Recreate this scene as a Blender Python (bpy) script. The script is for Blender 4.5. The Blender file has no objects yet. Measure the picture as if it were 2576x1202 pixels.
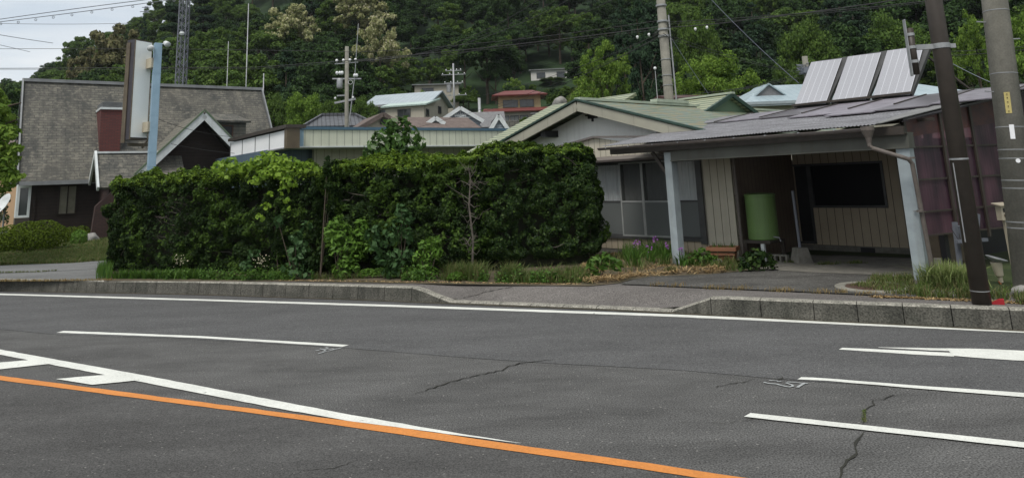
import bpy, math, random
import numpy as np
from mathutils import Vector, Matrix, noise as mn
random.seed(7); RNG = np.random.default_rng(7)
SC = bpy.context.scene; COL = SC.collection
R = math.radians

# ---------------------------------------------------------------- camera
# measured on the photograph (2576 px wide): focal 1800 px, optical centre (1288, 95), pitch, roll
F, CX, CY, YH, ROLL, EYE = 1800.0, 1288.0, 95.0, 450.0, .042, 2.1
PITCH = math.atan((YH-CY)/F)
_c, _s = math.cos(ROLL), math.sin(ROLL)
CAMM = np.array([[1,0,0],[0,math.cos(PITCH),-math.sin(PITCH)],[0,math.sin(PITCH),math.cos(PITCH)]]) @ np.array([[_c,0,_s],[0,1,0],[-_s,0,_c]])
cam = bpy.data.cameras.new('camera'); co = bpy.data.objects.new('camera', cam); COL.objects.link(co)
cam.sensor_width = 36; cam.lens = F/2576*36; cam.shift_y = -(601-CY)/2576
cam.clip_start = .1; cam.clip_end = 3000
m4 = Matrix.Identity(4)
for i in range(3):
    m4[i][0] = CAMM[i,0]; m4[i][1] = CAMM[i,2]; m4[i][2] = -CAMM[i,1]
m4[2][3] = EYE
co.matrix_world = m4
SC.camera = co
SC.view_settings.view_transform = 'Standard'; SC.view_settings.look = 'None'
SC.view_settings.exposure = 0.34; SC.view_settings.gamma = 1
SC.cycles.max_bounces = 6; SC.cycles.diffuse_bounces = 3; SC.cycles.transparent_max_bounces = 8

# ---------------------------------------------------------------- world and sun
SUN_EL, SUN_AZ = R(60), R(-155)     # azimuth measured from +Y towards +X; soft light through cloud from the left
W = bpy.data.worlds.new("World"); SC.world = W; W.use_nodes = True
nt = W.node_tree; nt.nodes.clear()
def wn(t, **k):
    n = nt.nodes.new(t)
    for a, b in k.items(): setattr(n, a, b)
    return n
out = wn('ShaderNodeOutputWorld'); bg = wn('ShaderNodeBackground'); bg.inputs['Strength'].default_value = .085
sky = wn('ShaderNodeTexSky', sky_type='NISHITA', sun_disc=False, sun_elevation=SUN_EL, sun_rotation=SUN_AZ)
tc = wn('ShaderNodeTexCoord'); mp = wn('ShaderNodeMapping'); mp.inputs['Scale'].default_value = (1, 1, 5); mp.inputs['Rotation'].default_value = (.25, 0, .5)
nz = wn('ShaderNodeTexNoise'); nz.inputs['Scale'].default_value = 2.6; nz.inputs['Detail'].default_value = 6; nz.inputs['Roughness'].default_value = .5; nz.inputs['Distortion'].default_value = .35
rp = wn('ShaderNodeValToRGB'); e = rp.color_ramp.elements
e[0].position = .36; e[0].color = (6.3, 7.0, 7.7, 1); e[1].position = .6; e[1].color = (9.3, 9.4, 9.3, 1)
sx = wn('ShaderNodeSeparateXYZ'); mr = wn('ShaderNodeMapRange')
mr.inputs['From Min'].default_value = 0; mr.inputs['From Max'].default_value = 1; mr.inputs['To Min'].default_value = 1.1; mr.inputs['To Max'].default_value = .82
mul = wn('ShaderNodeMix', data_type='RGBA', blend_type='MULTIPLY'); mul.inputs['Factor'].default_value = 1
mx = wn('ShaderNodeMix', data_type='RGBA'); mx.inputs['Factor'].default_value = .86
L = nt.links.new
L(tc.outputs['Generated'], mp.inputs['Vector']); L(mp.outputs['Vector'], nz.inputs['Vector']); L(nz.outputs['Fac'], rp.inputs['Fac'])
L(tc.outputs['Generated'], sx.inputs[0]); L(sx.outputs['Z'], mr.inputs['Value'])
L(rp.outputs['Color'], mul.inputs['A']); L(mr.outputs['Result'], mul.inputs['B'])
L(sky.outputs['Color'], mx.inputs['A']); L(mul.outputs['Result'], mx.inputs['B'])
L(mx.outputs['Result'], bg.inputs['Color']); L(bg.outputs['Background'], out.inputs['Surface'])
sl = bpy.data.lights.new('sun', 'SUN'); so = bpy.data.objects.new('sun', sl); COL.objects.link(so)
sl.energy = 2.2; sl.angle = R(24); sl.color = (1, .96, .9)
sd = Vector((math.sin(SUN_AZ)*math.cos(SUN_EL), math.cos(SUN_AZ)*math.cos(SUN_EL), math.sin(SUN_EL)))
so.rotation_euler = sd.to_track_quat('Z', 'Y').to_euler(); so.location = (0, 0, 60)

# ---------------------------------------------------------------- measuring helpers
def ray(u, v): return CAMM @ np.array([(u-CX)/F, 1, -(v-CY)/F])
def P(u, v, Y):
    d = ray(u, v); d = d/d[1]*Y; return np.array([d[0], d[1], d[2]+EYE])
def G(u, v, z=0.0):
    d = ray(u, v); t = (z-EYE)/d[2]; return np.array([d[0]*t, d[1]*t, z])
class Fr:
    """a building frame: origin, e1 along the front, e2 away from the road"""
    def __init__(s, O, ang, z=0.0):
        s.O = np.array(O[:2], float); s.a = ang; s.z = z
        s.e1 = np.array([math.cos(ang), math.sin(ang)]); s.e2 = np.array([-s.e1[1], s.e1[0]])
    def hit(s, u, v, t=0.0):             # where the sight line meets the vertical plane t -> (s, z) local
        d = ray(u, v); o = s.O + s.e2*t; k = o.dot(s.e2)/d[:2].dot(s.e2); p = d*k
        return float((p[:2]-o).dot(s.e1)), float(p[2]+EYE-s.z)
    def hits(s, u, v, ss=0.0):           # plane of constant s -> (t, z)
        d = ray(u, v); o = s.O + s.e1*ss; k = o.dot(s.e1)/d[:2].dot(s.e1); p = d*k
        return float((p[:2]-o).dot(s.e2)), float(p[2]+EYE-s.z)
    def loc(s, p):
        q = np.array(p[:2])-s.O; return (float(q.dot(s.e1)), float(q.dot(s.e2)), float(p[2]-s.z))
    def w(s, a, t, z=0): p = s.O+s.e1*a+s.e2*t; return (p[0], p[1], z+s.z)

# ---------------------------------------------------------------- mesh builder
class MB:
    def __init__(s): s.v = []; s.f = []
    def add(s, vs, fs):
        n = len(s.v); s.v += [tuple(map(float, p)) for p in vs]; s.f += [tuple(i+n for i in f) for f in fs]; return s
    def box(s, x0, x1, y0, y1, z0, z1):
        return s.add([(x0,y0,z0),(x1,y0,z0),(x1,y1,z0),(x0,y1,z0),(x0,y0,z1),(x1,y0,z1),(x1,y1,z1),(x0,y1,z1)],
                     [(0,3,2,1),(4,5,6,7),(0,1,5,4),(1,2,6,5),(2,3,7,6),(3,0,4,7)])
    def prism(s, poly, t0, t1, ax='t'):  # polygon in (s,z) extruded in t, or in (t,z) extruded in s, or (x,y) extruded in z
        n = len(poly)
        if ax == 't': a = [(p[0], t0, p[1]) for p in poly]; b = [(p[0], t1, p[1]) for p in poly]
        elif ax == 's': a = [(t0, p[0], p[1]) for p in poly]; b = [(t1, p[0], p[1]) for p in poly]
        else: a = [(p[0], p[1], t0) for p in poly]; b = [(p[0], p[1], t1) for p in poly]
        return s.add(a+b, [tuple(range(n)), tuple(range(2*n-1, n-1, -1))]+[((i+1)%n, i, i+n, (i+1)%n+n) for i in range(n)])
    def slab(s, q, th, up=None):         # planar polygon thickened downward along its normal
        q = [Vector(p) for p in q]; n = (q[1]-q[0]).cross(q[2]-q[0]).normalized()
        if (n.z < 0 if abs(n.z) > .05 else n.y > 0): n = -n
        k = len(q); a = [tuple(p) for p in q]; b = [tuple(p-n*th) for p in q]
        return s.add(a+b, [tuple(range(k)), tuple(range(2*k-1, k-1, -1))]+[((i+1)%k, i, i+k, (i+1)%k+k) for i in range(k)])
    def tube(s, pts, r, n=8, cap=True):
        pts = [Vector(p) for p in pts]; rs = r if hasattr(r, '__len__') else [r]*len(pts); base = len(s.v); k = len(pts)
        for i, p in enumerate(pts):
            d = (pts[min(i+1, k-1)]-pts[max(i-1, 0)]).normalized()
            a = d.cross(Vector((0, 0, 1)) if abs(d.z) < .9 else Vector((0, 1, 0))).normalized(); b = d.cross(a)
            for j in range(n):
                t = 2*math.pi*j/n; s.v.append(tuple(p+(a*math.cos(t)+b*math.sin(t))*rs[i]))
        for i in range(k-1):
            for j in range(n):
                s.f.append((base+i*n+j, base+i*n+(j+1)%n, base+(i+1)*n+(j+1)%n, base+(i+1)*n+j))
        if cap: s.f.append(tuple(base+j for j in range(n))[::-1]); s.f.append(tuple(base+(k-1)*n+j for j in range(n)))
        return s
    def bar(s, a, b, w, h):              # rectangular bar from a to b
        a = Vector(a); b = Vector(b); d = (b-a).normalized()
        x = d.cross(Vector((0, 0, 1)) if abs(d.z) < .95 else Vector((0, 1, 0))).normalized(); y = x.cross(d)
        vs = []
        for p in (a, b):
            for i, j in ((-1,-1),(1,-1),(1,1),(-1,1)): vs.append(p+x*i*w/2+y*j*h/2)
        return s.add(vs, [(0,3,2,1),(4,5,6,7),(0,1,5,4),(1,2,6,5),(2,3,7,6),(3,0,4,7)])
    def lathe(s, prof, n=20, c=(0,0,0), axis=None):
        base = len(s.v); M = Matrix.Identity(3)
        if axis is not None: M = Vector(axis).to_track_quat('Z', 'Y').to_matrix()
        for r, z in prof:
            for j in range(n):
                t = 2*math.pi*j/n; p = M @ Vector((r*math.cos(t), r*math.sin(t), z)); s.v.append((p.x+c[0], p.y+c[1], p.z+c[2]))
        for i in range(len(prof)-1):
            for j in range(n):
                s.f.append((base+i*n+j, base+i*n+(j+1)%n, base+(i+1)*n+(j+1)%n, base+(i+1)*n+j))
        s.f.append(tuple(base+j for j in range(n))[::-1]); s.f.append(tuple(base+(len(prof)-1)*n+j for j in range(n)))
        return s
    def ring(s, q, w, y0, y1):           # rectangular frame in the s-z plane
        x0, x1, z0, z1 = q
        s.box(x0, x1, y0, y1, z1-w, z1); s.box(x0, x1, y0, y1, z0, z0+w); s.box(x0, x0+w, y0, y1, z0+w, z1-w); s.box(x1-w, x1, y0, y1, z0+w, z1-w); return s
class ML:
    """several separate pieces of one kind: every shape added becomes an object of its own"""
    def __init__(s): s.l = []
    def __getattr__(s, k):
        def g(*a, **kw): m = MB(); getattr(m, k)(*a, **kw); s.l.append(m); return s
        return g
def tag(o, label=None, cat=None, group=None, kind=None):
    if label: o['label'] = label
    if cat: o['category'] = cat
    if group: o['group'] = group
    if kind: o['kind'] = kind
    return o
def thing(name, label, cat, loc, rz=0, group=None):
    o = bpy.data.objects.new(name, None); COL.objects.link(o); o.empty_display_size = .3
    o.location = tuple(map(float, loc)); o.rotation_euler = (0, 0, rz); return tag(o, label, cat, group)
def frt(name, label, cat, fr, group=None): return thing(name, label, cat, (fr.O[0], fr.O[1], fr.z), fr.a, group)
def obj(name, mb, mat, parent=None, label=None, smooth=False, bevel=0, loc=None):
    if isinstance(mb, ML): return [obj(name, m, mat, parent, label, smooth, bevel, loc) for m in mb.l][0]
    me = bpy.data.meshes.new(name)
    if isinstance(mb, MB): me.from_pydata(mb.v, [], mb.f); me.validate()
    else: me = mb
    me.materials.clear(); me.materials.append(mat)
    if smooth: me.polygons.foreach_set('use_smooth', [True]*len(me.polygons))
    o = bpy.data.objects.new(name, me); COL.objects.link(o)
    if parent: o.parent = parent
    if loc is not None: o.location = tuple(map(float, loc))
    if bevel:
        b = o.modifiers.new('bevel', 'BEVEL'); b.width = bevel; b.segments = 2; b.limit_method = 'ANGLE'
    if label: o['label'] = label
    return o
def struct(name, mb, mat, **k): return tag(obj(name, mb, mat, **k), kind='structure')
def kids(o): return [c for c in COL.objects if c.parent == o]
def dup(root, loc, rz=0, sc=(1,1,1), label=None, _ch={}):
    if root.name not in _ch: _ch[root.name] = [(c, kids(c)) for c in kids(root)]
    r = root.copy(); COL.objects.link(r); r.location = tuple(map(float, loc)); r.rotation_euler = (0, 0, rz); r.scale = sc
    if label: r['label'] = label
    for c, gs in _ch[root.name]:
        d = c.copy(); COL.objects.link(d); d.parent = r
        for g in gs: h = g.copy(); COL.objects.link(h); h.parent = d
    return r

# ---------------------------------------------------------------- materials
def newmat(name):
    m = bpy.data.materials.new(name); m.use_nodes = True; n = m.node_tree; b = n.nodes['Principled BSDF']; return m, n, b
def N(n, t, **k):
    x = n.nodes.new(t)
    for a, v in k.items():
        if a in x.inputs.keys() if isinstance(a, str) else False: x.inputs[a].default_value = v
        else: setattr(x, a, v)
    return x
def c4(c): return (c[0], c[1], c[2], 1)
def pm(name, c1, c2=None, scale=4, rough=.6, bump=0, bscale=40, metal=0, stretch=(1,1,1), spec=.4, lo=.35, hi=.65, lines=None, streak=None, grain=0, gscale=120):
    """procedural paint/stone/metal: two colours mixed by noise, optional grooves, rain streaks, fine grain, bump"""
    m, n, b = newmat(name); lk = n.links.new
    b.inputs['Roughness'].default_value = rough; b.inputs['Metallic'].default_value = metal; b.inputs['Specular IOR Level'].default_value = spec
    tc = N(n, 'ShaderNodeTexCoord'); mp = N(n, 'ShaderNodeMapping'); mp.inputs['Scale'].default_value = stretch; lk(tc.outputs['Object'], mp.inputs['Vector'])
    nz = N(n, 'ShaderNodeTexNoise'); nz.inputs['Scale'].default_value = scale; nz.inputs['Detail'].default_value = 6; nz.inputs['Roughness'].default_value = .6
    lk(mp.outputs[0], nz.inputs['Vector'])
    rp = N(n, 'ShaderNodeValToRGB'); rp.color_ramp.elements[0].position = lo; rp.color_ramp.elements[1].position = hi
    rp.color_ramp.elements[0].color = c4(c1); rp.color_ramp.elements[1].color = c4(c2 or [x*.82 for x in c1]); lk(nz.outputs['Fac'], rp.inputs['Fac'])
    col = rp.outputs['Color']
    def mixc(fac, c, mode='MIX'):
        nonlocal col
        x = N(n, 'ShaderNodeMix', data_type='RGBA', blend_type=mode)
        if hasattr(fac, 'is_linked'): lk(fac, x.inputs['Factor'])
        else: x.inputs['Factor'].default_value = fac
        lk(col, x.inputs['A']); 
        if hasattr(c, 'is_linked'): lk(c, x.inputs['B'])
        else: x.inputs['B'].default_value = c4(c)
        col = x.outputs['Result']
    h = None
    if streak:                           # (amount, colour): long vertical stains
        m2 = N(n, 'ShaderNodeMapping'); m2.inputs['Scale'].default_value = (3.2, 3.2, .22); lk(tc.outputs['Object'], m2.inputs['Vector'])
        z2 = N(n, 'ShaderNodeTexNoise'); z2.inputs['Scale'].default_value = 2.2; z2.inputs['Detail'].default_value = 5; lk(m2.outputs[0], z2.inputs['Vector'])
        r2 = N(n, 'ShaderNodeMapRange'); r2.inputs['From Min'].default_value = .5; r2.inputs['From Max'].default_value = .75; r2.inputs['To Max'].default_value = streak[0]
        lk(z2.outputs['Fac'], r2.inputs['Value']); mixc(r2.outputs['Result'], streak[1])
    if grain:
        z3 = N(n, 'ShaderNodeTexNoise'); z3.inputs['Scale'].default_value = gscale; z3.inputs['Detail'].default_value = 3; lk(tc.outputs['Object'], z3.inputs['Vector'])
        r3 = N(n, 'ShaderNodeMapRange'); r3.inputs['From Min'].default_value = .3; r3.inputs['From Max'].default_value = .7; r3.inputs['To Min'].default_value = 1-grain; r3.inputs['To Max'].default_value = 1+grain
        lk(z3.outputs['Fac'], r3.inputs['Value']); mixc(1.0, r3.outputs['Result'], 'MULTIPLY')
    if lines:                            # (axis 'st' or 'z', period, width, colour): grooves between boards
        ax, per, wd, lc = lines
        sp = N(n, 'ShaderNodeSeparateXYZ'); lk(tc.outputs['Object'], sp.inputs[0])
        if ax == 'st': a = N(n, 'ShaderNodeMath', operation='ADD'); lk(sp.outputs['X'], a.inputs[0]); lk(sp.outputs['Y'], a.inputs[1]); src = a.outputs[0]
        else: src = sp.outputs['Z' if ax == 'z' else ('X' if ax == 'x' else 'Y')]
        d = N(n, 'ShaderNodeMath', operation='DIVIDE'); lk(src, d.inputs[0]); d.inputs[1].default_value = per
        fr = N(n, 'ShaderNodeMath', operation='FRACT'); lk(d.outputs[0], fr.inputs[0])
        lt = N(n, 'ShaderNodeMath', operation='LESS_THAN'); lk(fr.outputs[0], lt.inputs[0]); lt.inputs[1].default_value = wd/per
        mixc(lt.outputs[0], lc)
        sb = N(n, 'ShaderNodeMath', operation='SUBTRACT'); sb.inputs[0].default_value = 1; lk(lt.outputs[0], sb.inputs[1]); h = sb.outputs[0]
    lk(col, b.inputs['Base Color'])
    if bump or h is not None:
        zb = N(n, 'ShaderNodeTexNoise'); zb.inputs['Scale'].default_value = bscale; zb.inputs['Detail'].default_value = 4; lk(mp.outputs[0], zb.inputs['Vector'])
        hh = zb.outputs['Fac']
        if h is not None:
            ad = N(n, 'ShaderNodeMath', operation='MULTIPLY_ADD'); lk(zb.outputs['Fac'], ad.inputs[0]); ad.inputs[1].default_value = bump; lk(h, ad.inputs[2]); hh = ad.outputs[0]
        bp = N(n, 'ShaderNodeBump'); bp.inputs['Strength'].default_value = bump if h is None else .5; bp.inputs['Distance'].default_value = .01
        lk(hh, bp.inputs['Height']); lk(bp.outputs[0], b.inputs['Normal'])
    return m
def leafmat(name, cols, rough=.6, trans=.25, objvar=.0, spec=.18):
    """each leaf gets its own tone; a little light passes through"""
    m, n, b = newmat(name); lk = n.links.new
    g = N(n, 'ShaderNodeNewGeometry'); rp = N(n, 'ShaderNodeValToRGB'); el = rp.color_ramp.elements
    while len(el) < len(cols): el.new(.5)
    for i, c in enumerate(cols): el[i].position = i/(len(cols)-1); el[i].color = c4(c)
    lk(g.outputs['Random Per Island'], rp.inputs['Fac'])
    oi = N(n, 'ShaderNodeObjectInfo'); hs = N(n, 'ShaderNodeHueSaturation')
    mr = N(n, 'ShaderNodeMapRange'); mr.inputs['To Min'].default_value = 1-objvar; mr.inputs['To Max'].default_value = 1+objvar
    mh = N(n, 'ShaderNodeMapRange'); mh.inputs['To Min'].default_value = .5-objvar*.07; mh.inputs['To Max'].default_value = .5+objvar*.05
    lk(oi.outputs['Random'], mr.inputs['Value']); lk(mr.outputs[0], hs.inputs['Value']); lk(oi.outputs['Random'], mh.inputs['Value']); lk(mh.outputs[0], hs.inputs['Hue']); lk(rp.outputs[0], hs.inputs['Color'])
    lk(hs.outputs[0], b.inputs['Base Color']); b.inputs['Roughness'].default_value = rough; b.inputs['Specular IOR Level'].default_value = spec
    tr = N(n, 'ShaderNodeBsdfTranslucent'); lk(hs.outputs[0], tr.inputs['Color']); ms = N(n, 'ShaderNodeMixShader'); ms.inputs[0].default_value = trans
    o = n.nodes['Material Output']; lk(b.outputs[0], ms.inputs[1]); lk(tr.outputs[0], ms.inputs[2]); lk(ms.outputs[0], o.inputs['Surface'])
    return m
def brickmat(name, c1, c2, mortar, bw, bh, msize, axes='xz', rough=.8, bump=.5, stain=None, offset=.5, zs=1.0):
    m, n, b = newmat(name); lk = n.links.new; b.inputs['Roughness'].default_value = rough
    tc = N(n, 'ShaderNodeTexCoord'); sp = N(n, 'ShaderNodeSeparateXYZ'); lk(tc.outputs['Object'], sp.inputs[0]); cb = N(n, 'ShaderNodeCombineXYZ')
    if axes == 'xz': 
        ad = N(n, 'ShaderNodeMath', operation='ADD'); lk(sp.outputs['X'], ad.inputs[0]); lk(sp.outputs['Y'], ad.inputs[1]); lk(ad.outputs[0], cb.inputs['X'])
    elif axes == 'x|z': lk(sp.outputs['X'], cb.inputs['X'])
    else: lk(sp.outputs['Y'], cb.inputs['X'])
    mz = N(n, 'ShaderNodeMath', operation='MULTIPLY'); mz.inputs[1].default_value = zs; lk(sp.outputs['Z'], mz.inputs[0]); lk(mz.outputs[0], cb.inputs['Y'])
    bk = N(n, 'ShaderNodeTexBrick'); lk(cb.outputs[0], bk.inputs['Vector']); bk.offset = offset
    bk.inputs['Color1'].default_value = c4(c1); bk.inputs['Color2'].default_value = c4(c2); bk.inputs['Mortar'].default_value = c4(mortar)
    bk.inputs['Scale'].default_value = 1; bk.inputs['Mortar Size'].default_value = msize; bk.inputs['Brick Width'].default_value = bw; bk.inputs['Row Height'].default_value = bh; bk.inputs['Bias'].default_value = 0
    col = bk.outputs['Color']
    if stain:
        for sc, stre, lo, hi, c, amt in stain:
            mp = N(n, 'ShaderNodeMapping'); mp.inputs['Scale'].default_value = stre; lk(tc.outputs['Object'], mp.inputs['Vector'])
            z = N(n, 'ShaderNodeTexNoise'); z.inputs['Scale'].default_value = sc; z.inputs['Detail'].default_value = 6; z.inputs['Roughness'].default_value = .62; lk(mp.outputs[0], z.inputs['Vector'])
            r = N(n, 'ShaderNodeMapRange'); r.inputs['From Min'].default_value = lo; r.inputs['From Max'].default_value = hi; r.inputs['To Max'].default_value = amt; lk(z.outputs['Fac'], r.inputs['Value'])
            x = N(n, 'ShaderNodeMix', data_type='RGBA'); lk(r.outputs[0], x.inputs['Factor']); lk(col, x.inputs['A']); x.inputs['B'].default_value = c4(c); col = x.outputs['Result']
    lk(col, b.inputs['Base Color'])
    bp = N(n, 'ShaderNodeBump'); bp.inputs['Strength'].default_value = bump; bp.inputs['Distance'].default_value = .01; bp.invert = True; lk(bk.outputs['Fac'], bp.inputs['Height']); lk(bp.outputs[0], b.inputs['Normal'])
    return m
def glassmat(name, c, rough=.08, spec=.6):
    m, n, b = newmat(name); b.inputs['Base Color'].default_value = c4(c); b.inputs['Roughness'].default_value = rough; b.inputs['Specular IOR Level'].default_value = spec; return m
def asphalt(name, base, speck, gs, blot=.12, rough=.85, bscale=2.2):
    gs = gs*.72; speck = min(.8, speck*1.8); blot *= 2.0
    m, n, b = newmat(name); lk = n.links.new; b.inputs['Roughness'].default_value = .95; b.inputs['Specular IOR Level'].default_value = .12
    tc = N(n, 'ShaderNodeTexCoord')
    z1 = N(n, 'ShaderNodeTexNoise'); z1.inputs['Scale'].default_value = gs; z1.inputs['Detail'].default_value = 2; lk(tc.outputs['Object'], z1.inputs['Vector'])
    r1 = N(n, 'ShaderNodeMapRange'); r1.inputs['From Min'].default_value = .3; r1.inputs['From Max'].default_value = .7; r1.inputs['To Min'].default_value = 1-speck; r1.inputs['To Max'].default_value = 1+speck; lk(z1.outputs['Fac'], r1.inputs['Value'])
    mp = N(n, 'ShaderNodeMapping'); mp.inputs['Rotation'].default_value = (0, 0, R(22)); mp.inputs['Scale'].default_value = (.42, 1.1, 1); lk(tc.outputs['Object'], mp.inputs['Vector'])
    z2 = N(n, 'ShaderNodeTexNoise'); z2.inputs['Scale'].default_value = 1.3; z2.inputs['Detail'].default_value = 9; z2.inputs['Roughness'].default_value = .74; lk(mp.outputs[0], z2.inputs['Vector'])
    r2 = N(n, 'ShaderNodeMapRange'); r2.inputs['From Min'].default_value = .3; r2.inputs['From Max'].default_value = .7; r2.inputs['To Min'].default_value = 1-blot; r2.inputs['To Max'].default_value = 1+blot; lk(z2.outputs['Fac'], r2.inputs['Value'])
    z3 = N(n, 'ShaderNodeTexVoronoi'); z3.inputs['Scale'].default_value = gs*.42; lk(tc.outputs['Object'], z3.inputs['Vector'])
    wn_ = N(n, 'ShaderNodeSeparateColor'); lk(z3.outputs['Color'], wn_.inputs[0])
    gt = N(n, 'ShaderNodeMath', operation='GREATER_THAN'); lk(wn_.outputs[0], gt.inputs[0]); gt.inputs[1].default_value = .955
    lt = N(n, 'ShaderNodeMath', operation='LESS_THAN'); lk(z3.outputs['Distance'], lt.inputs[0]); lt.inputs[1].default_value = .28
    an = N(n, 'ShaderNodeMath', operation='MULTIPLY'); lk(gt.outputs[0], an.inputs[0]); lk(lt.outputs[0], an.inputs[1])
    a2 = N(n, 'ShaderNodeMath', operation='MULTIPLY'); lk(an.outputs[0], a2.inputs[0]); a2.inputs[1].default_value = .5
    mm = N(n, 'ShaderNodeMath', operation='MULTIPLY'); lk(r1.outputs[0], mm.inputs[0]); lk(r2.outputs[0], mm.inputs[1])
    vm = N(n, 'ShaderNodeMix', data_type='RGBA', blend_type='MULTIPLY'); vm.inputs['Factor'].default_value = 1; vm.inputs['A'].default_value = c4(base); lk(mm.outputs[0], vm.inputs['B'])
    x = N(n, 'ShaderNodeMix', data_type='RGBA'); lk(a2.outputs[0], x.inputs['Factor']); lk(vm.outputs['Result'], x.inputs['A']); x.inputs['B'].default_value = (.3, .29, .27, 1)
    lk(x.outputs['Result'], b.inputs['Base Color'])
    bp = N(n, 'ShaderNodeBump'); bp.inputs['Strength'].default_value = .5; bp.inputs['Distance'].default_value = .006; lk(z1.outputs['Fac'], bp.inputs['Height']); lk(bp.outputs[0], b.inputs['Normal'])
    return m
M = {}
M['asphalt_mid'] = asphalt('worn coarse asphalt', (.094,.0935,.091), .34, 95, .17)
M['asphalt_far'] = asphalt('smooth asphalt', (.094,.0945,.0945), .28, 110, .10)
M['asphalt_near'] = asphalt('dark asphalt', (.077,.076,.074), .26, 110, .14)
M['asphalt_drive'] = asphalt('old driveway asphalt', (.088,.086,.08), .25, 70, .28)
M['asphalt_walk'] = asphalt('pinkish sidewalk asphalt', (.13,.121,.114), .25, 90, .12)
M['asphalt_lot'] = asphalt('grey lot asphalt', (.145,.147,.145), .2, 80, .12)
M['crack'] = pm('crack', (.018,.018,.017), (.03,.03,.02), rough=1)
def wornpaint(name, c, wear=.635, sc=9):
    m = pm(name, c, [x*.86 for x in c], scale=2.2, rough=.75, grain=.12, gscale=55); n = m.node_tree; lk = n.links.new
    tc = N(n, 'ShaderNodeTexCoord'); z = N(n, 'ShaderNodeTexNoise'); z.inputs['Scale'].default_value = sc; z.inputs['Detail'].default_value = 9; z.inputs['Roughness'].default_value = .75; lk(tc.outputs['Object'], z.inputs['Vector'])
    r = N(n, 'ShaderNodeMapRange'); r.inputs['From Min'].default_value = wear; r.inputs['From Max'].default_value = wear+.05; lk(z.outputs['Fac'], r.inputs['Value'])
    tr = N(n, 'ShaderNodeBsdfTransparent'); ms = N(n, 'ShaderNodeMixShader'); lk(r.outputs[0], ms.inputs[0]); lk(n.nodes['Principled BSDF'].outputs[0], ms.inputs[1]); lk(tr.outputs[0], ms.inputs[2]); lk(ms.outputs[0], n.nodes['Material Output'].inputs['Surface']); return m
M['white_paint'] = wornpaint('road white', (.68,.69,.64)); M['plain_white'] = pm('road white', (.72,.73,.68), (.66,.66,.6), scale=3, rough=.7, grain=.07, gscale=60)
M['orange_paint'] = wornpaint('road orange', (.6,.225,.05), .65)
M['chalk'] = pm('chalk mark', (.4,.42,.42), (.25,.26,.26), scale=30, rough=.9)
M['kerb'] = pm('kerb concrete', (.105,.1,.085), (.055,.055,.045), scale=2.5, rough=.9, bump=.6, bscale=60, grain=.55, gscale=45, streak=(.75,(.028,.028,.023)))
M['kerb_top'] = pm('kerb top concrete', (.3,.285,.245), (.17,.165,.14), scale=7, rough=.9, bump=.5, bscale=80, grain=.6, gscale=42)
M['soil'] = pm('soil', (.11,.085,.055), (.06,.055,.03), scale=3, rough=1, bump=.8, bscale=20, grain=.3)
M['ground'] = pm('meadow ground', (.055,.075,.022), (.03,.05,.015), scale=1.2, rough=1, bump=.8, bscale=15, grain=.3, gscale=20)
M['lawn'] = pm('mown grass', (.07,.1,.025), (.035,.06,.015), scale=1.4, rough=1, bump=.9, bscale=30, grain=.35, gscale=30)
M['hill'] = pm('hill undergrowth', (.02,.045,.012), (.01,.024,.008), scale=.4, rough=1, bump=1, bscale=2)
M['bark'] = pm('bark', (.09,.07,.05), (.05,.04,.03), scale=8, rough=.95, stretch=(1,1,.2))
M['twig'] = pm('dry twig', (.13,.115,.095), (.07,.06,.05), scale=10, rough=.9)
M['cream'] = pm('cream boards', (.5,.465,.375), (.43,.4,.32), scale=1.5, rough=.65, lines=('st', .182, .011, (.04,.036,.03)), streak=(.25,(.22,.2,.16)))
M['cream_in'] = pm('tan boards', (.47,.4,.29), (.4,.335,.245), scale=1.5, rough=.65, lines=('st', .182, .011, (.03,.026,.02)))
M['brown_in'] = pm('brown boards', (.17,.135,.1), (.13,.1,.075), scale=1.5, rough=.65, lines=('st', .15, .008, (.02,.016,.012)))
M['cream_flat'] = pm('pale green panel', (.6,.62,.5), (.54,.56,.45), scale=1.2, rough=.55, lines=('st', .3, .014, (.09,.1,.09)), streak=(.25,(.3,.32,.26)))
M['cream_wall2'] = pm('cream ribbed wall', (.4,.39,.31), (.34,.33,.27), scale=1.5, rough=.6, lines=('st', .3, .012, (.06,.06,.05)), streak=(.3,(.25,.24,.2)))
M['stucco'] = pm('white stucco', (.82,.82,.8), (.74,.745,.725), scale=.6, rough=.9, bump=.5, bscale=70, streak=(.3,(.36,.36,.33)))
M['barge'] = pm('beige barge board', (.34,.33,.265), (.3,.29,.235), scale=2, rough=.6, lines=('st', 1.0, .008, (.14,.13,.11)))
M['green_trim'] = pm('dark green trim', (.03,.065,.05), (.02,.045,.035), rough=.5)
M['green_wall'] = pm('green panel', (.12,.19,.12), (.1,.16,.1), scale=2, rough=.5)
M['dark'] = pm('dark void', (.018,.018,.02), (.012,.012,.013), rough=.5)
M['dark_wood'] = pm('dark brown wood', (.035,.024,.02), (.024,.017,.014), scale=3, rough=.8, lines=('z', .14, .012, (.012,.009,.008)))
M['brown_paint'] = pm('brown painted steel', (.052,.042,.034), (.038,.031,.025), scale=6, rough=.5)
M['alu'] = pm('aluminium', (.42,.43,.42), (.34,.35,.34), rough=.4, metal=.3)
M['alu_dark'] = pm('dark aluminium', (.07,.07,.07), (.05,.05,.05), rough=.4)
M['pane'] = glassmat('window glass', (.045,.05,.052), .06)
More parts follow.
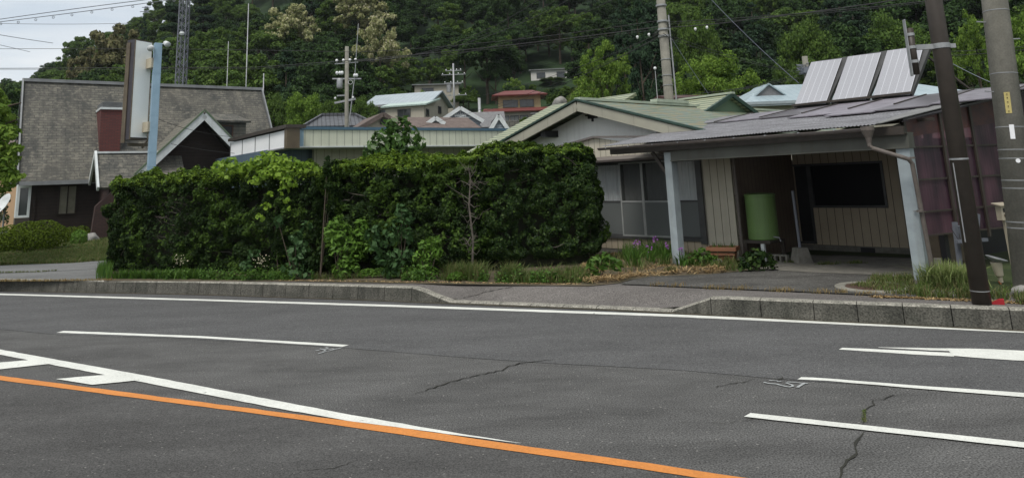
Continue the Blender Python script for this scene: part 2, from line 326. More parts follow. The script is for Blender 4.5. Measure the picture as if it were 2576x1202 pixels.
def clearmat():
    m, n, b = newmat('see through window glass'); b.inputs['Base Color'].default_value = (.03,.035,.035,1); b.inputs['Roughness'].default_value = .05
    tr = N(n, 'ShaderNodeBsdfTransparent'); ms = N(n, 'ShaderNodeMixShader'); ms.inputs[0].default_value = .86
    n.links.new(b.outputs[0], ms.inputs[1]); n.links.new(tr.outputs[0], ms.inputs[2]); n.links.new(ms.outputs[0], n.nodes['Material Output'].inputs['Surface']); return m
M['clear'] = clearmat()
M['frost'] = glassmat('frosted glass', (.12,.13,.127), .4, .5)
M['curtain'] = pm('lace curtain', (.95,.97,.97), (.7,.75,.75), scale=5, rough=.9, stretch=(6,6,.3), lo=.3, hi=.7)
M['post'] = pm('pale blue grey steel', (.33,.38,.40), (.27,.31,.33), scale=4, rough=.5, streak=(.4,(.2,.2,.18)))
M['beam'] = pm('grey green beam', (.1,.105,.088), (.07,.07,.06), scale=1.4, rough=.6, streak=(.6,(.07,.06,.045)))
M['gutter'] = pm('brown grey gutter', (.15,.13,.12), (.11,.095,.09), rough=.45)
M['pipe'] = pm('brown drain pipe', (.14,.12,.105), (.1,.085,.075), scale=8, rough=.5)
M['corr'] = pm('weathered corrugated sheet', (.215,.215,.228), (.115,.112,.12), scale=3.2, rough=.6, metal=.0, stretch=(.5,2.2,1), grain=.25, gscale=18)
M['corr_plain'] = pm('plain grey verge sheet', (.2,.2,.195), (.16,.16,.155), scale=2, rough=.6)
M['pp_grey'] = pm('grey roof panel', (.115,.103,.116), (.08,.072,.083), scale=3, rough=.35)
M['pp_lilac'] = pm('lilac faded panel', (.27,.25,.285), (.115,.103,.12), scale=4, rough=.4, stretch=(1,3,1))
M['purple'] = pm('purple translucent sheet', (.11,.05,.07), (.06,.032,.055), scale=1.1, rough=.22, streak=(.6,(.035,.022,.035)))
M['rusty'] = pm('rust red sheet', (.09,.035,.028), (.05,.025,.028), scale=5, rough=.5)
M['concrete'] = pm('pole concrete', (.24,.23,.195), (.17,.165,.14), scale=3, rough=.9, grain=.12, gscale=40, streak=(.5,(.13,.125,.1)))
M['concrete_d'] = pm('old block concrete', (.2,.19,.165), (.13,.125,.105), scale=6, rough=.95, grain=.2)
M['steel'] = pm('galvanised steel', (.35,.36,.36), (.26,.27,.28), scale=8, rough=.5, metal=.4)
M['steel_far'] = pm('grey lattice paint', (.16,.17,.2), (.12,.13,.15), rough=.6)
M['wire'] = pm('cable sheath', (.035,.035,.035), (.03,.03,.03), rough=.7)
M['wire_pale'] = pm('pale cable', (.25,.28,.32), (.22,.25,.3), rough=.7)
M['porcelain'] = pm('porcelain', (.72,.74,.74), (.65,.66,.66), rough=.25)
M['bluepole'] = pm('light blue pole paint', (.28,.41,.52), (.24,.36,.46), scale=3, rough=.5, streak=(.3,(.17,.24,.3)))
M['signwhite'] = pm('blank sign panel', (.93,.95,.93), (.9,.925,.9), scale=1, rough=.35)
M['signbrown'] = pm('bronze sign frame', (.12,.095,.06), (.085,.065,.042), scale=3, rough=.5)
M['signdark'] = pm('dark sign edge', (.05,.045,.055), (.04,.035,.04), rough=.5)
M['whitebox'] = pm('white sign boards', (.84,.85,.86), (.8,.81,.82), scale=1, rough=.5)
M['shingle'] = brickmat('weathered shingle roof', (.105,.102,.088), (.14,.134,.11), (.04,.038,.034), .33, .118, .010, 'x|z', .9, .7,
    [(1.3,(1.7,1,.16),.4,.62,(.04,.042,.04),.8),(5,(1,1,1.6),.52,.75,(.34,.31,.25),.5),(.35,(1,1,1),.45,.7,(.21,.19,.15),.3)])
M['shingle_t'] = brickmat('weathered shingle roof side', (.12,.115,.095), (.165,.155,.125), (.06,.058,.048), .3, .17, .012, 'yz', .9, .7,
    [(2.2,(1,1.6,.3),.5,.7,(.06,.06,.055),.5),(4,(1,1,.5),.5,.8,(.28,.26,.2),.4)])
M['redbrick'] = brickmat('dark red brick', (.13,.035,.03), (.1,.028,.026), (.05,.03,.028), .22, .07, .008)
M['darkbrick'] = brickmat('dark brown brick', (.05,.022,.018), (.038,.018,.016), (.02,.014,.012), .22, .07, .008)
M['whitetrim'] = pm('white painted trim', (.62,.65,.65), (.5,.53,.53), scale=2, rough=.6, streak=(.35,(.35,.36,.34)))
M['greytrim'] = pm('grey roof trim', (.24,.25,.255), (.17,.175,.18), scale=2, rough=.6)
M['moss'] = pm('green metal edge', (.09,.15,.08), (.12,.14,.1), scale=3, rough=.6)
M['bluetrim'] = pm('blue parapet cap', (.07,.14,.2), (.055,.115,.165), rough=.45)
M['bluewall'] = pm('blue grey wall', (.09,.13,.17), (.065,.1,.135), scale=1, rough=.6, lines=('st', .3, .01, (.03,.04,.05)))
M['lightblue'] = pm('light blue corner panel', (.27,.4,.5), (.22,.34,.44), scale=2, rough=.5, lines=('st', .15, .01, (.13,.2,.26)))
def bandroof(name, cs, per, dk, wd, ax='Z'):
    m, n, b = newmat(name); lk = n.links.new; b.inputs['Roughness'].default_value = .45
    tc = N(n, 'ShaderNodeTexCoord'); sp = N(n, 'ShaderNodeSeparateXYZ'); lk(tc.outputs['Object'], sp.inputs[0])
    nz = N(n, 'ShaderNodeTexNoise'); nz.inputs['Scale'].default_value = 2.4; nz.inputs['Detail'].default_value = 5; mp = N(n, 'ShaderNodeMapping'); mp.inputs['Scale'].default_value = (1, .6, 6); lk(tc.outputs['Object'], mp.inputs[0]); lk(mp.outputs[0], nz.inputs['Vector'])
    rp = N(n, 'ShaderNodeValToRGB'); el = rp.color_ramp.elements
    while len(el) < len(cs): el.new(.5)
    for i, c in enumerate(cs): el[i].position = .34+.32*i/(len(cs)-1); el[i].color = c4(c)
    lk(nz.outputs['Fac'], rp.inputs['Fac'])
    d = N(n, 'ShaderNodeMath', operation='DIVIDE'); lk(sp.outputs[ax], d.inputs[0]); d.inputs[1].default_value = per
    fr = N(n, 'ShaderNodeMath', operation='FRACT'); lk(d.outputs[0], fr.inputs[0]); lt = N(n, 'ShaderNodeMath', operation='LESS_THAN'); lk(fr.outputs[0], lt.inputs[0]); lt.inputs[1].default_value = wd
    x = N(n, 'ShaderNodeMix', data_type='RGBA'); lk(lt.outputs[0], x.inputs['Factor']); lk(rp.outputs[0], x.inputs['A']); x.inputs['B'].default_value = c4(dk); lk(x.outputs['Result'], b.inputs['Base Color'])
    bp = N(n, 'ShaderNodeBump'); bp.inputs['Strength'].default_value = .8; bp.inputs['Distance'].default_value = .02; lk(fr.outputs[0], bp.inputs['Height']); lk(bp.outputs[0], b.inputs['Normal'])
    return m
M['greenroof'] = bandroof('green banded metal roof', [(.12,.15,.09),(.21,.22,.135),(.12,.18,.165),(.25,.19,.1),(.18,.2,.12)], .085, (.07,.1,.06), .32)
M['greenroof2'] = bandroof('pale green banded roof', [(.27,.3,.19),(.34,.36,.23)], .085, (.07,.09,.06), .38)
M['redroof'] = bandroof('red metal roof', [(.15,.04,.035),(.2,.06,.05)], .16, (.1,.02,.02), .25, 'X')
M['brownroof'] = pm('brown shingle roof', (.16,.125,.11), (.11,.085,.075), scale=3, rough=.9, grain=.2, gscale=12)
M['greyroof'] = pm('grey shingle roof', (.19,.19,.19), (.14,.14,.145), scale=3, rough=.9, grain=.2, gscale=12)
M['metalroof'] = pm('pale grey metal roof', (.38,.43,.46), (.31,.36,.39), scale=1, rough=.45, lines=('x', .45, .03, (.22,.26,.29)))
M['mintroof'] = pm('mint metal roof', (.46,.56,.52), (.4,.5,.46), scale=1, rough=.5, lines=('x', .45, .03, (.3,.38,.35)))
M['blueroof'] = pm('light blue metal roof', (.35,.43,.46), (.29,.36,.39), scale=1, rough=.4, lines=('x', .4, .03, (.22,.3,.34)))
M['tileroof'] = pm('dark kawara tile roof', (.1,.105,.115), (.07,.073,.08), scale=2, rough=.5, lines=('x', .28, .06, (.035,.037,.04)))
M['beige'] = pm('beige house wall', (.42,.39,.32), (.36,.33,.27), scale=1, rough=.8, streak=(.2,(.25,.23,.2)))
M['whitewall'] = pm('white house wall', (.6,.59,.55), (.5,.49,.46), scale=1, rough=.8)
M['yellowwall'] = pm('yellow ochre wall', (.4,.32,.18), (.34,.27,.15), scale=1, rough=.8)
M['peach'] = pm('peach wall', (.5,.33,.2), (.45,.3,.18), scale=1, rough=.8)
M['blueclap'] = pm('blue grey clapboard', (.3,.34,.38), (.26,.3,.34), scale=1, rough=.7, lines=('z', .2, .04, (.16,.18,.21)))
M['stonewall'] = brickmat('retaining stone wall', (.12,.12,.1), (.17,.16,.14), (.04,.04,.035), .6, .4, .03)
M['tankgreen'] = pm('green plastic tank', (.14,.235,.075), (.115,.195,.062), scale=2, rough=.45, streak=(.45,(.07,.11,.045)))
M['terracotta'] = pm('terracotta plastic', (.27,.12,.062), (.22,.095,.05), scale=3, rough=.6, streak=(.4,(.2,.12,.08)))
M['metercase'] = pm('ivory plastic case', (.5,.45,.34), (.42,.37,.28), scale=4, rough=.5)
M['redplastic'] = pm('red plastic', (.4,.02,.03), (.3,.015,.02), rough=.4)
M['orangeplastic'] = pm('faded orange pipe', (.5,.13,.04), (.4,.2,.12), scale=10, rough=.6)
M['yellow'] = pm('yellow plate', (.5,.42,.16), (.42,.35,.13), rough=.5)
M['rust'] = pm('rusty iron', (.09,.05,.035), (.06,.04,.03), scale=12, rough=.8)
M['rock'] = pm('rock', (.3,.29,.27), (.18,.175,.165), scale=4, rough=.9, bump=.8, bscale=8)
M['straw'] = leafmat('dry straw', [(.34,.24,.12),(.22,.15,.07),(.42,.31,.16),(.16,.11,.06)], .9, .1)
M['panelglass'] = None
def solar():
    m, n, b = newmat('solar collector glass'); lk = n.links.new; b.inputs['Roughness'].default_value = .5; b.inputs['Specular IOR Level'].default_value = .3
    tc = N(n, 'ShaderNodeTexCoord'); sp = N(n, 'ShaderNodeSeparateXYZ'); lk(tc.outputs['Object'], sp.inputs[0])
    d = N(n, 'ShaderNodeMath', operation='DIVIDE'); lk(sp.outputs['X'], d.inputs[0]); d.inputs[1].default_value = .165
    fr = N(n, 'ShaderNodeMath', operation='FRACT'); lk(d.outputs[0], fr.inputs[0]); lt = N(n, 'ShaderNodeMath', operation='LESS_THAN'); lk(fr.outputs[0], lt.inputs[0]); lt.inputs[1].default_value = .09
    z = N(n, 'ShaderNodeTexNoise'); z.inputs['Scale'].default_value = 45; lk(tc.outputs['Object'], z.inputs['Vector'])
    rp = N(n, 'ShaderNodeValToRGB'); rp.color_ramp.elements[0].color = (.31,.315,.34,1); rp.color_ramp.elements[1].color = (.39,.395,.425,1); rp.color_ramp.elements[0].position = .3; rp.color_ramp.elements[1].position = .7; lk(z.outputs['Fac'], rp.inputs[0])
    x = N(n, 'ShaderNodeMix', data_type='RGBA'); lk(lt.outputs[0], x.inputs['Factor']); lk(rp.outputs[0], x.inputs['A']); x.inputs['B'].default_value = (.5,.51,.545,1); lk(x.outputs['Result'], b.inputs['Base Color'])
    return m
M['panelglass'] = solar()
# foliage
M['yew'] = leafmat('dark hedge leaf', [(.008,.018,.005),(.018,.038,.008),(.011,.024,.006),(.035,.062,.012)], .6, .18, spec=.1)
M['yew_lit'] = leafmat('lit hedge leaf', [(.035,.07,.012),(.06,.11,.018),(.025,.05,.01),(.09,.15,.026)], .6, .25, spec=.1)  # lighter copy of the hedge leaf, lit clumps put into the colour
M['newleaf'] = leafmat('fresh hedge shoot', [(.11,.19,.02),(.18,.27,.03),(.06,.12,.018)], .5, .35)
M['gloss'] = leafmat('glossy dark leaf', [(.008,.020,.005),(.014,.033,.007),(.024,.048,.010),(.05,.085,.017)], .5, .12, spec=.14)
M['vine'] = leafmat('bright vine leaf', [(.17,.28,.03),(.25,.38,.05),(.12,.22,.03)], .5, .4)
M['yellowshrub'] = leafmat('yellow green shrub', [(.1,.2,.03),(.14,.26,.04),(.08,.16,.03)], .5, .35)
M['bluegreen'] = leafmat('grey green leaf', [(.04,.09,.03),(.065,.13,.045),(.03,.07,.022)], .5, .25)
M['sapling'] = leafmat('sapling leaf', [(.05,.11,.025),(.09,.17,.04),(.035,.08,.02)], .35, .3)
M['azalea'] = leafmat('clipped azalea leaf', [(.08,.12,.015),(.11,.155,.02),(.055,.09,.012)], .7, .3, spec=.05)
M['grass'] = leafmat('grass blade', [(.06,.11,.02),(.1,.15,.035),(.14,.18,.06),(.2,.17,.08),(.045,.09,.018)], .5, .35)
M['drygrass'] = leafmat('dry grass blade', [(.3,.2,.09),(.2,.16,.06),(.35,.26,.12)], .8, .3)
M['varigrass'] = leafmat('striped grass blade', [(.3,.35,.13),(.18,.26,.07),(.4,.42,.2)], .5, .3)
M['weed'] = leafmat('weed leaf', [(.06,.13,.025),(.1,.19,.03),(.04,.1,.02)], .5, .35)
M['purpleflower'] = leafmat('purple petal', [(.3,.09,.4),(.42,.15,.5)], .5, .3)
M['whiteflower'] = leafmat('cream blossom', [(.55,.5,.36),(.4,.38,.26)], .6, .3)
M['t_dark'] = leafmat('dark tree leaf', [(.014,.032,.009),(.028,.06,.015),(.05,.095,.024)], .75, .2, .04)
M['t_mid'] = leafmat('green tree leaf', [(.04,.078,.014),(.07,.125,.022),(.115,.18,.034)], .75, .25, .04)
M['t_light'] = leafmat('fresh green tree leaf', [(.08,.15,.02),(.13,.22,.03),(.2,.3,.05)], .75, .35, .04)
M['t_con'] = leafmat('conifer needle', [(.012,.03,.014),(.02,.045,.02),(.03,.06,.026)], .75, .1, .04)
M['t_bloom'] = leafmat('pale blossoming leaf', [(.1,.14,.04),(.36,.37,.16),(.48,.46,.26),(.2,.24,.08)], .75, .25, .04)
M['t_brown'] = leafmat('olive brown leaf', [(.09,.1,.04),(.2,.18,.09),(.13,.14,.055)], .75, .25, .04)
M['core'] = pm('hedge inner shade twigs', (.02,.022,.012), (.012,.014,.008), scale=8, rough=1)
# ================================================================ GROUND, ROAD, KERB
KB = [(-60,35.0),(-30,24.0),(-17,19.4),(-11.12,17.2),(-6.77,15.63),(-3.09,14.04),(-.93,13.02),(1.16,12.04),(2.77,11.18),(4.02,10.5),(5.49,9.74),(6.6,9.15),(9.5,7.5),(14,4.7),(24,-2.2),(50,-22)]
def resample(pts, step):
    o = []; acc = 0
    for a, b in zip(pts, pts[1:]):
        a = np.array(a, float); b = np.array(b, float); l = np.linalg.norm(b-a); k = max(1, int(round(l/step)))
        for i in range(k): o.append(a+(b-a)*i/k)
    o.append(np.array(pts[-1], float)); return o
def offs(pts, d):
    r = []
    for i, p in enumerate(pts):
        t = pts[min(i+1, len(pts)-1)]-pts[max(i-1, 0)]; t = t/np.linalg.norm(t); r.append(p+np.array([-t[1], t[0]])*d)
    return r
KP = resample(KB, .5)
def kh(x):                                # kerb height along x: full, dipped at the drive, full again
    if x < -1.95: return .26
    if x < -1.3: return .26-(x+1.95)/.65*.215
    if x < 2.25: return .045
    if x < 2.8: return .045+(x-2.25)/.55*.215
    return .26
# road: one sheet of worn asphalt with smoother resurfaced lanes laid over it
g0 = MB(); g0.add([(-1000,-1000,-.3),(1000,-1000,-.3),(1000,1000,-.3),(-1000,1000,-.3)], [(0,1,2,3)])
struct('ground', g0, M['ground'])
rd = MB(); fr0 = offs(KP, .1); bk0 = [np.array([p[0], -60.0]) for p in fr0]
n = len(KP)
rd.add([(p[0],p[1],0) for p in fr0]+[(p[0],p[1],0) for p in bk0], [(i+n, i+1+n, i+1, i) for i in range(n-1)])
struct('road', rd, M['asphalt_mid'])
def gp(u, v, z=0): q = G(u, v); return (q[0], q[1], z)
# far lane, smoother: between the kerb and the seam running from the far left dash to the right
seam = [(-400,806),(-150,812),(0,828),(145,842),(450,852),(880,876),(1150,898),(1400,915),(1700,930),(2010,958),(2300,975),(2576,998),(2800,1015)]
fl = MB(); sm = [gp(u, v, .004) for u, v in seam]
kk = [p for p in fr0 if -13 < p[0] < 8.5]
def strip_between(mb, A, B, z, m=60, jit=0):
    def samp(L, t):
        L = [np.array(a[:2], float) for a in L]; d = [0]
        for a, b in zip(L, L[1:]): d.append(d[-1]+np.linalg.norm(b-a))
        t *= d[-1]
        for i in range(len(L)-1):
            if t <= d[i+1]+1e-9: return L[i]+(L[i+1]-L[i])*(t-d[i])/(d[i+1]-d[i])
        return L[-1]
    a = [samp(A, i/m) for i in range(m+1)]; b = [samp(B, i/m) for i in range(m+1)]
    if jit:
        a = [p+np.array([0, random.gauss(0, jit)]) for p in a]; b = [p+np.array([0, random.gauss(0, jit)]) for p in b]
    mb.add([(p[0],p[1],z) for p in a]+[(p[0],p[1],z) for p in b], [(i+m+1, i+m+2, i+1, i) for i in range(m)])
strip_between(fl, kk, sm, .004); struct('road_far_lane', fl, M['asphalt_far'])
nl = MB(); orange_c = [(-1500,845),(-1000,875),(-500,905),(-200,925),(0,951),(350,997),(700,1043),(1000,1084),(1300,1129),(1600,1170),(1830,1206),(2100,1243),(2500,1310),(3200,1440)]
near = [(-9,-4),(-3,-4),(3,-4),(8,-4)]
strip_between(nl, [G(u, v)[:2] for u, v in orange_c], near, .004); struct('road_near_lane', nl, M['asphalt_near'])
# painted markings, each a sheet above the asphalt
def pxpoly(name, lists, mat, z=.009):
    mb = MB()
    for k_, (A, B) in enumerate(lists): strip_between(mb, [G(u, v)[:2] for u, v in A], [G(u, v)[:2] for u, v in B], z+.0013*k_, int(min(170, max(5, np.linalg.norm(G(*A[0])-G(*A[-1]))/.12))), .003)
    return struct(name, mb, mat)
pxpoly('edge_line_marking', [([(-300,738),(0,739),(500,753),(1000,768),(1700,792),(2576,832),(2900,848)], [(-300,741),(0,742.5),(500,757),(1000,773),(1700,798),(2576,838.5),(2900,855)])], M['white_paint'])
pxpoly('lane_dash_marking', [([(160,833),(500,846),(878,868.5)],[(142,837.5),(500,851),(862,873.5)]),
    ([(2016,950.5),(2060,952),(2300,971),(2576,990),(2750,1001)],[(2006,956),(2060,958),(2300,978),(2576,1001),(2750,1014)]),
    ([(1888,1041),(2300,1085.5),(2576,1115),(2800,1139)],[(1872,1050.5),(2300,1098),(2576,1128.5),(2800,1153)])], M['white_paint'])
pxpoly('direction_arrow_marking', [([(2120,876),(2300,884),(2400,889)],[(2110,880.5),(2300,893),(2400,898)]),
    ([(2210,875),(2380,878),(2450,886)],[(2211,875.6),(2340,883),(2440,887)]),
    ([(2380,878),(2480,879.5),(2530,882),(2700,890)],[(2400,897),(2480,904),(2530,907),(2700,917)])], M['white_paint'])
pxpoly('chevron_marking', [([(-300,838),(0,880),(340,941),(700,1010),(900,1048),(1090,1081),(1200,1099),(1310,1116)],[(-300,848),(0,893),(340,959),(700,1029),(900,1064),(1090,1088),(1200,1103),(1310,1117)]),
    ([(-120,929),(0,913),(70,907),(110,905)],[(-120,945),(0,930),(130,916),(150,914)]),
    ([(140,955),(205,949),(270,944)],[(232,969.5),(290,964),(345,958.5)])], M['white_paint'])
pxpoly('orange_centre_marking', [([(u, v-(5 if u<900 else 8)*1.0) for u, v in orange_c],[(u, v+(6.5 if u<900 else 9.5)*1.0) for u, v in orange_c])], M['orange_paint'])
for nm, (a_, b_), lo_, hi_ in (('l', ((-300,738),(-300,741)), -40, None), ('r', ((2900,848),(2900,855)), None, 22)):
    p1 = G(*a_)[:2]; p2 = G(*b_)[:2]
    dd = [min(np.linalg.norm(p-k) for k in resample(KB, .1)) for p in (p1, p2)]
    xs_ok = (lambda x: lo_ < x < p1[0]) if lo_ is not None else (lambda x: p1[0] < x < hi_)
    A_ = [p for p in offs(KP, -dd[0]) if xs_ok(p[0])]; B_ = [p for p in offs(KP, -dd[1]) if xs_ok(p[0])]
    mb = MB(); strip_between(mb, [p1]+A_ if nm == 'r' else A_+[p1], [p2]+B_ if nm == 'r' else B_+[p2], .009, 60); struct('edge_line_marking', mb, M['white_paint'])
# survey squiggles sprayed on the asphalt
def squig(mb, pts, w=.012, z=.009):
    q = [np.array(G(u, v)[:2]) for u, v in pts]; a = offs(q, w); b = offs(q, -w); k = len(q)
    mb.add([(p[0],p[1],z) for p in a]+[(p[0],p[1],z) for p in b], [(i+k, i+1+k, i+1, i) for i in range(k-1)])
c1 = MB(); t1 = lambda L: [((920+x/16.1)*.8383, (1030+y/16.1)*.8383) for x, y in L]
squig(c1, t1([(640,285),(880,330),(880,380),(780,400)])); squig(c1, t1([(910,210),(1050,245),(870,300)])); squig(c1, t1([(880,330),(1250,285),(1330,320),(1020,400)])); squig(c1, t1([(1330,315),(1540,270),(1700,225)])); squig(c1, t1([(560,520),(780,460),(960,405)])); squig(c1, t1([(440,365),(520,355),(600,365)]))
struct('survey_mark', c1, M['chalk'])
c2 = MB(); t2 = lambda L: [((2250+x/11.2)*.8383, (1110+y/11.2)*.8383) for x, y in L]
squig(c2, t2([(470,430),(640,470),(900,490),(1000,520),(1220,575),(1340,590),(1450,565),(1440,530),(1220,450)])); squig(c2, t2([(650,370),(900,380),(960,410),(1060,400)]), .009); squig(c2, t2([(1250,420),(1480,430),(1780,465)]), .01); squig(c2, t2([(1610,610),(1650,570),(1780,500),(1850,460),(1950,480)]), .014)
struct('survey_mark', c2, M['chalk'])
# cracks: thin dark openings with ragged edges
def crack(mb, pts, w, z=.0075, jit=2.2, seed=0):
    rr = random.Random(seed); q = []
    for (a, b), (c, d) in zip(pts, pts[1:]):
        k = max(2, int(math.hypot(c-a, d-b)/9))
        for i in range(k): t = i/k; q.append((a+(c-a)*t+rr.uniform(-jit, jit)*1.5, b+(d-b)*t+rr.uniform(-jit, jit)*.8))
    q.append(pts[-1]); q = [np.array(G(u, v)[:2]) for u, v in q]; k = len(q)
    ws = [w*rr.uniform(.35, 1.3)*min(1, (i+.5)/4, (k-i-.5)/4) for i in range(k)]
    a = []; b = []
    for i, p in enumerate(q):
        t = q[min(i+1, k-1)]-q[max(i-1, 0)]; t /= np.linalg.norm(t)+1e-9; nn = np.array([-t[1], t[0]]); a.append(p+nn*ws[i]); b.append(p-nn*ws[i])
    mb.add([(p[0],p[1],z) for p in a]+[(p[0],p[1],z) for p in b], [(i+k, i+1+k, i+1, i) for i in range(k-1)])
ck = MB()
crack(ck, [(1040,992),(1080,980),(1130,962),(1190,948),(1240,936),(1262,932),(1275,922),(1320,912),(1392,906)], .010, seed=1)
crack(ck, [(1275,926),(1300,916),(1345,910)], .006, seed=11)
crack(ck, [(2195,1005),(2198,1018),(2176,1031),(2174,1048),(2170,1068)], .013, seed=2)
crack(ck, [(2176,1086),(2165,1100),(2148,1124),(2155,1142),(2130,1160),(2118,1180),(2112,1202),(2108,1225)], .011, seed=3)
crack(ck, [(2196,1012),(2240,998),(2280,990)], .006, seed=4)
crack(ck, [(1780,978),(1830,968),(1880,960),(1900,952)], .006, seed=5); crack(ck, [(1925,958),(1965,952),(2010,956)], .006, seed=6)
crack(ck, [(1960,946),(1972,952),(1950,960)], .008, seed=12)
crack(ck, [(760,1185),(830,1180),(870,1170),(900,1158)], .005, seed=7)
crack(ck, [(1920,1052),(1830,1065),(1700,1062)], .003, seed=8)
struct('road_cracks', ck, M['crack'])
wk = MB(); crack(wk, [(1163,752),(1205,741),(1260,728),(1290,722)], .016, z=.0, seed=9)
# kerb: cast blocks 0.6 m long with open joints
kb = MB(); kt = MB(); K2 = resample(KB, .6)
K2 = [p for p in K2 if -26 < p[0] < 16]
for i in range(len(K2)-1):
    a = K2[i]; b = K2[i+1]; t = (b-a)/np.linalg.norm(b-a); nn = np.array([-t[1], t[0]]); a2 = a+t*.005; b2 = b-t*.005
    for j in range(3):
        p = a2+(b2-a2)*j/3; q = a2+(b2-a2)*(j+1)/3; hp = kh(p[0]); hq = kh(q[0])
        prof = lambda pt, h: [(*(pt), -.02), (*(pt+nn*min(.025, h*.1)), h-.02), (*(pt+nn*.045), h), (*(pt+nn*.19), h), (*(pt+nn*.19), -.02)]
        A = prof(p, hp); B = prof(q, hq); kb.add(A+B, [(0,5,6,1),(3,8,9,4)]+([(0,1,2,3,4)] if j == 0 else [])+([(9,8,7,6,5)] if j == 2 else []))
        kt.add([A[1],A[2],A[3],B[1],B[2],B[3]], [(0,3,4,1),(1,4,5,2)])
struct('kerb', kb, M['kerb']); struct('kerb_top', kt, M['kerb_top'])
# dirt line collected in the channel at the foot of the kerb
ch = MB(); strip_between(ch, [p for p in offs(KP, .02) if -14<p[0]<9], [p for p in offs(KP, -.035) if -14<p[0]<9], .013, 80); struct('gutter_dirt', ch, M['soil'])
# sidewalk: dips to the kerb at the drive and rises to lot level behind it
sw = MB(); rows = [.185,.29,.4,.51,.62,1.5]; KS = [p for p in KP]
LV = .25
def swz(x, d):
    k = kh(x)-.008; t = min(1, max(0, (d-.185)/.43)); t = t*t*(3-2*t); return k+(LV-k)*t
ofs = [offs(KS, d) for d in rows]
vs = [(p[0], p[1], swz(KS[i][0], rows[r])) for r in range(6) for i, p in enumerate(ofs[r])]; m_ = len(KS)
sw.add(vs, [(r*m_+i, r*m_+i+1, (r+1)*m_+i+1, (r+1)*m_+i) for r in range(5) for i in range(m_-1)])
struct('sidewalk', sw, M['asphalt_walk'], smooth=True)
# crack across the sidewalk follows its slope
from mathutils.bvhtree import BVHTree
_bv = BVHTree.FromPolygons([Vector(v) for v in sw.v], sw.f); cr = MB(); _q = [(1163,750),(1180,746),(1200,742),(1215,736),(1240,731),(1262,726),(1290,722)]; cp = []
for i in range(6):
    for t in np.arange(0, 1, .1):
        u = _q[i][0]*(1-t)+_q[i+1][0]*t+random.uniform(-.6,.6); v = _q[i][1]*(1-t)+_q[i+1][1]*t+random.uniform(-.4,.4)
        h = _bv.ray_cast(Vector((0,0,EYE)), Vector(ray(u, v)).normalized())
        if h[0] is not None: cp.append(np.array(h[0])+[0,0,.006])
for i, (a, b) in enumerate(zip(cp, cp[1:])):
    t = (b-a)/(np.linalg.norm(b-a)+1e-9); nn = np.array([-t[1], t[0], 0])*(.008+.005*math.sin(i*.7)); cr.add([a-nn, b-nn, b+nn, a+nn], [(0,1,2,3)])
struct('sidewalk_crack', cr, M['crack'])
# terrain from the back of the sidewalk up to the wooded hill, one polar sheet
def ridge(azd):
    xs = [-90,-50,-38,-35.6,-33,-30,-27,-25,-22,-18,0,40,60,90]; ys = [8,13,23,26.5,31,39,48,57,71,84,92,92,80,60]
    return float(np.interp(azd, xs, ys))
def terr(x, y):
    D = math.hypot(x, y); az = math.degrees(math.atan2(x, y))
    t = min(1, max(0, (D-48)/192)); z = LV+ridge(az)*t**1.55
    if D > 50: z += (mn.noise((x*.03, y*.03, 0))*2.5)*min(1, (D-50)/40)
    return z
back = [np.array(p) for p in offs(KS, 1.49)]
def bdist(az):
    d = np.array([math.sin(az), math.cos(az)]); best = 1e9
    for a, b in zip(back, back[1:]):
        e_ = b-a; den = d[0]*e_[1]-d[1]*e_[0]
        if abs(den) < 1e-9: continue
        t = (a[0]*e_[1]-a[1]*e_[0])/den; s = (a[0]*d[1]-a[1]*d[0])/den
        if 0 <= s <= 1 and t > 0: best = min(best, t)
    return best
azs = [R(a) for a in np.arange(-66, 92, 1.0)]
fr_ = [0,.06,.12,.2,.3,.42,.55,.7,.85,1]
tv = []; kcol = 0
for az in azs:
    b = bdist(az); b = b if b < 200 else 40; col = [b+(48-b)*f for f in fr_ ] if b < 46 else [b+i*.2 for i in range(10)]
    col += list(np.linspace(col[-1]+3, 260, 34))+[300, 420, 700]; kcol = len(col)
    for D in col: 
        x = D*math.sin(az); y = D*math.cos(az); tv.append((x, y, terr(x, y) if D > b+.01 else LV-.002))
tm = MB(); tm.add(tv, [(i*kcol+j, (i+1)*kcol+j, (i+1)*kcol+j+1, i*kcol+j+1) for i in range(len(azs)-1) for j in range(kcol-1)])
# hill part and near part share one sheet; the near part is covered by lot surfaces laid on it
th = struct('hill', tm, M['ground'], smooth=True); th.data.materials.append(M['hill'])
for p in th.data.polygons:
    c = p.center
    if math.hypot(c.x, c.y) > 62: p.material_index = 1
def flat(name, pts, mat, z=LV+.004, px=True):
    mb = MB(); q = [(*G(u, v, z)[:2], z) if px else (u, v, z) for u, v in pts]
    mb.add(q, [tuple(range(len(q)))[::-1]]); return struct(name, mb, mat)
flat('left_lot_paving', [(-350,712),(-350,688),(0,668),(120,663),(252,656),(300,652),(330,700),(262,706),(0,706.5)], M['asphalt_lot'], LV+.006)
flat('hedge_bed_soil', [(255,700),(290,660),(900,650),(1300,640),(1500,632),(1700,648),(1800,664),(1860,676),(1900,678),(1780,690),(1640,695),(1585,703),(1555,712),(1480,719),(1250,716),(1000,712),(700,707),(500,707),(262,706)], M['soil'], LV+.012)
flat('driveway', [(1560,714),(1590,703),(1640,695),(1780,690),(1880,682),(2100,640),(2290,648),(2330,690),(2350,720),(2300,746),(1900,728)], M['asphalt_drive'], LV+.017)
flat('shed_floor', [(1900,676),(1930,668),(2010,640),(2300,650),(2330,700),(2290,700),(2200,690),(2050,685)], M['concrete_d'], LV+.022)
lw = MB()                                   # lawn: gently mounded turf sheet in front of the left house
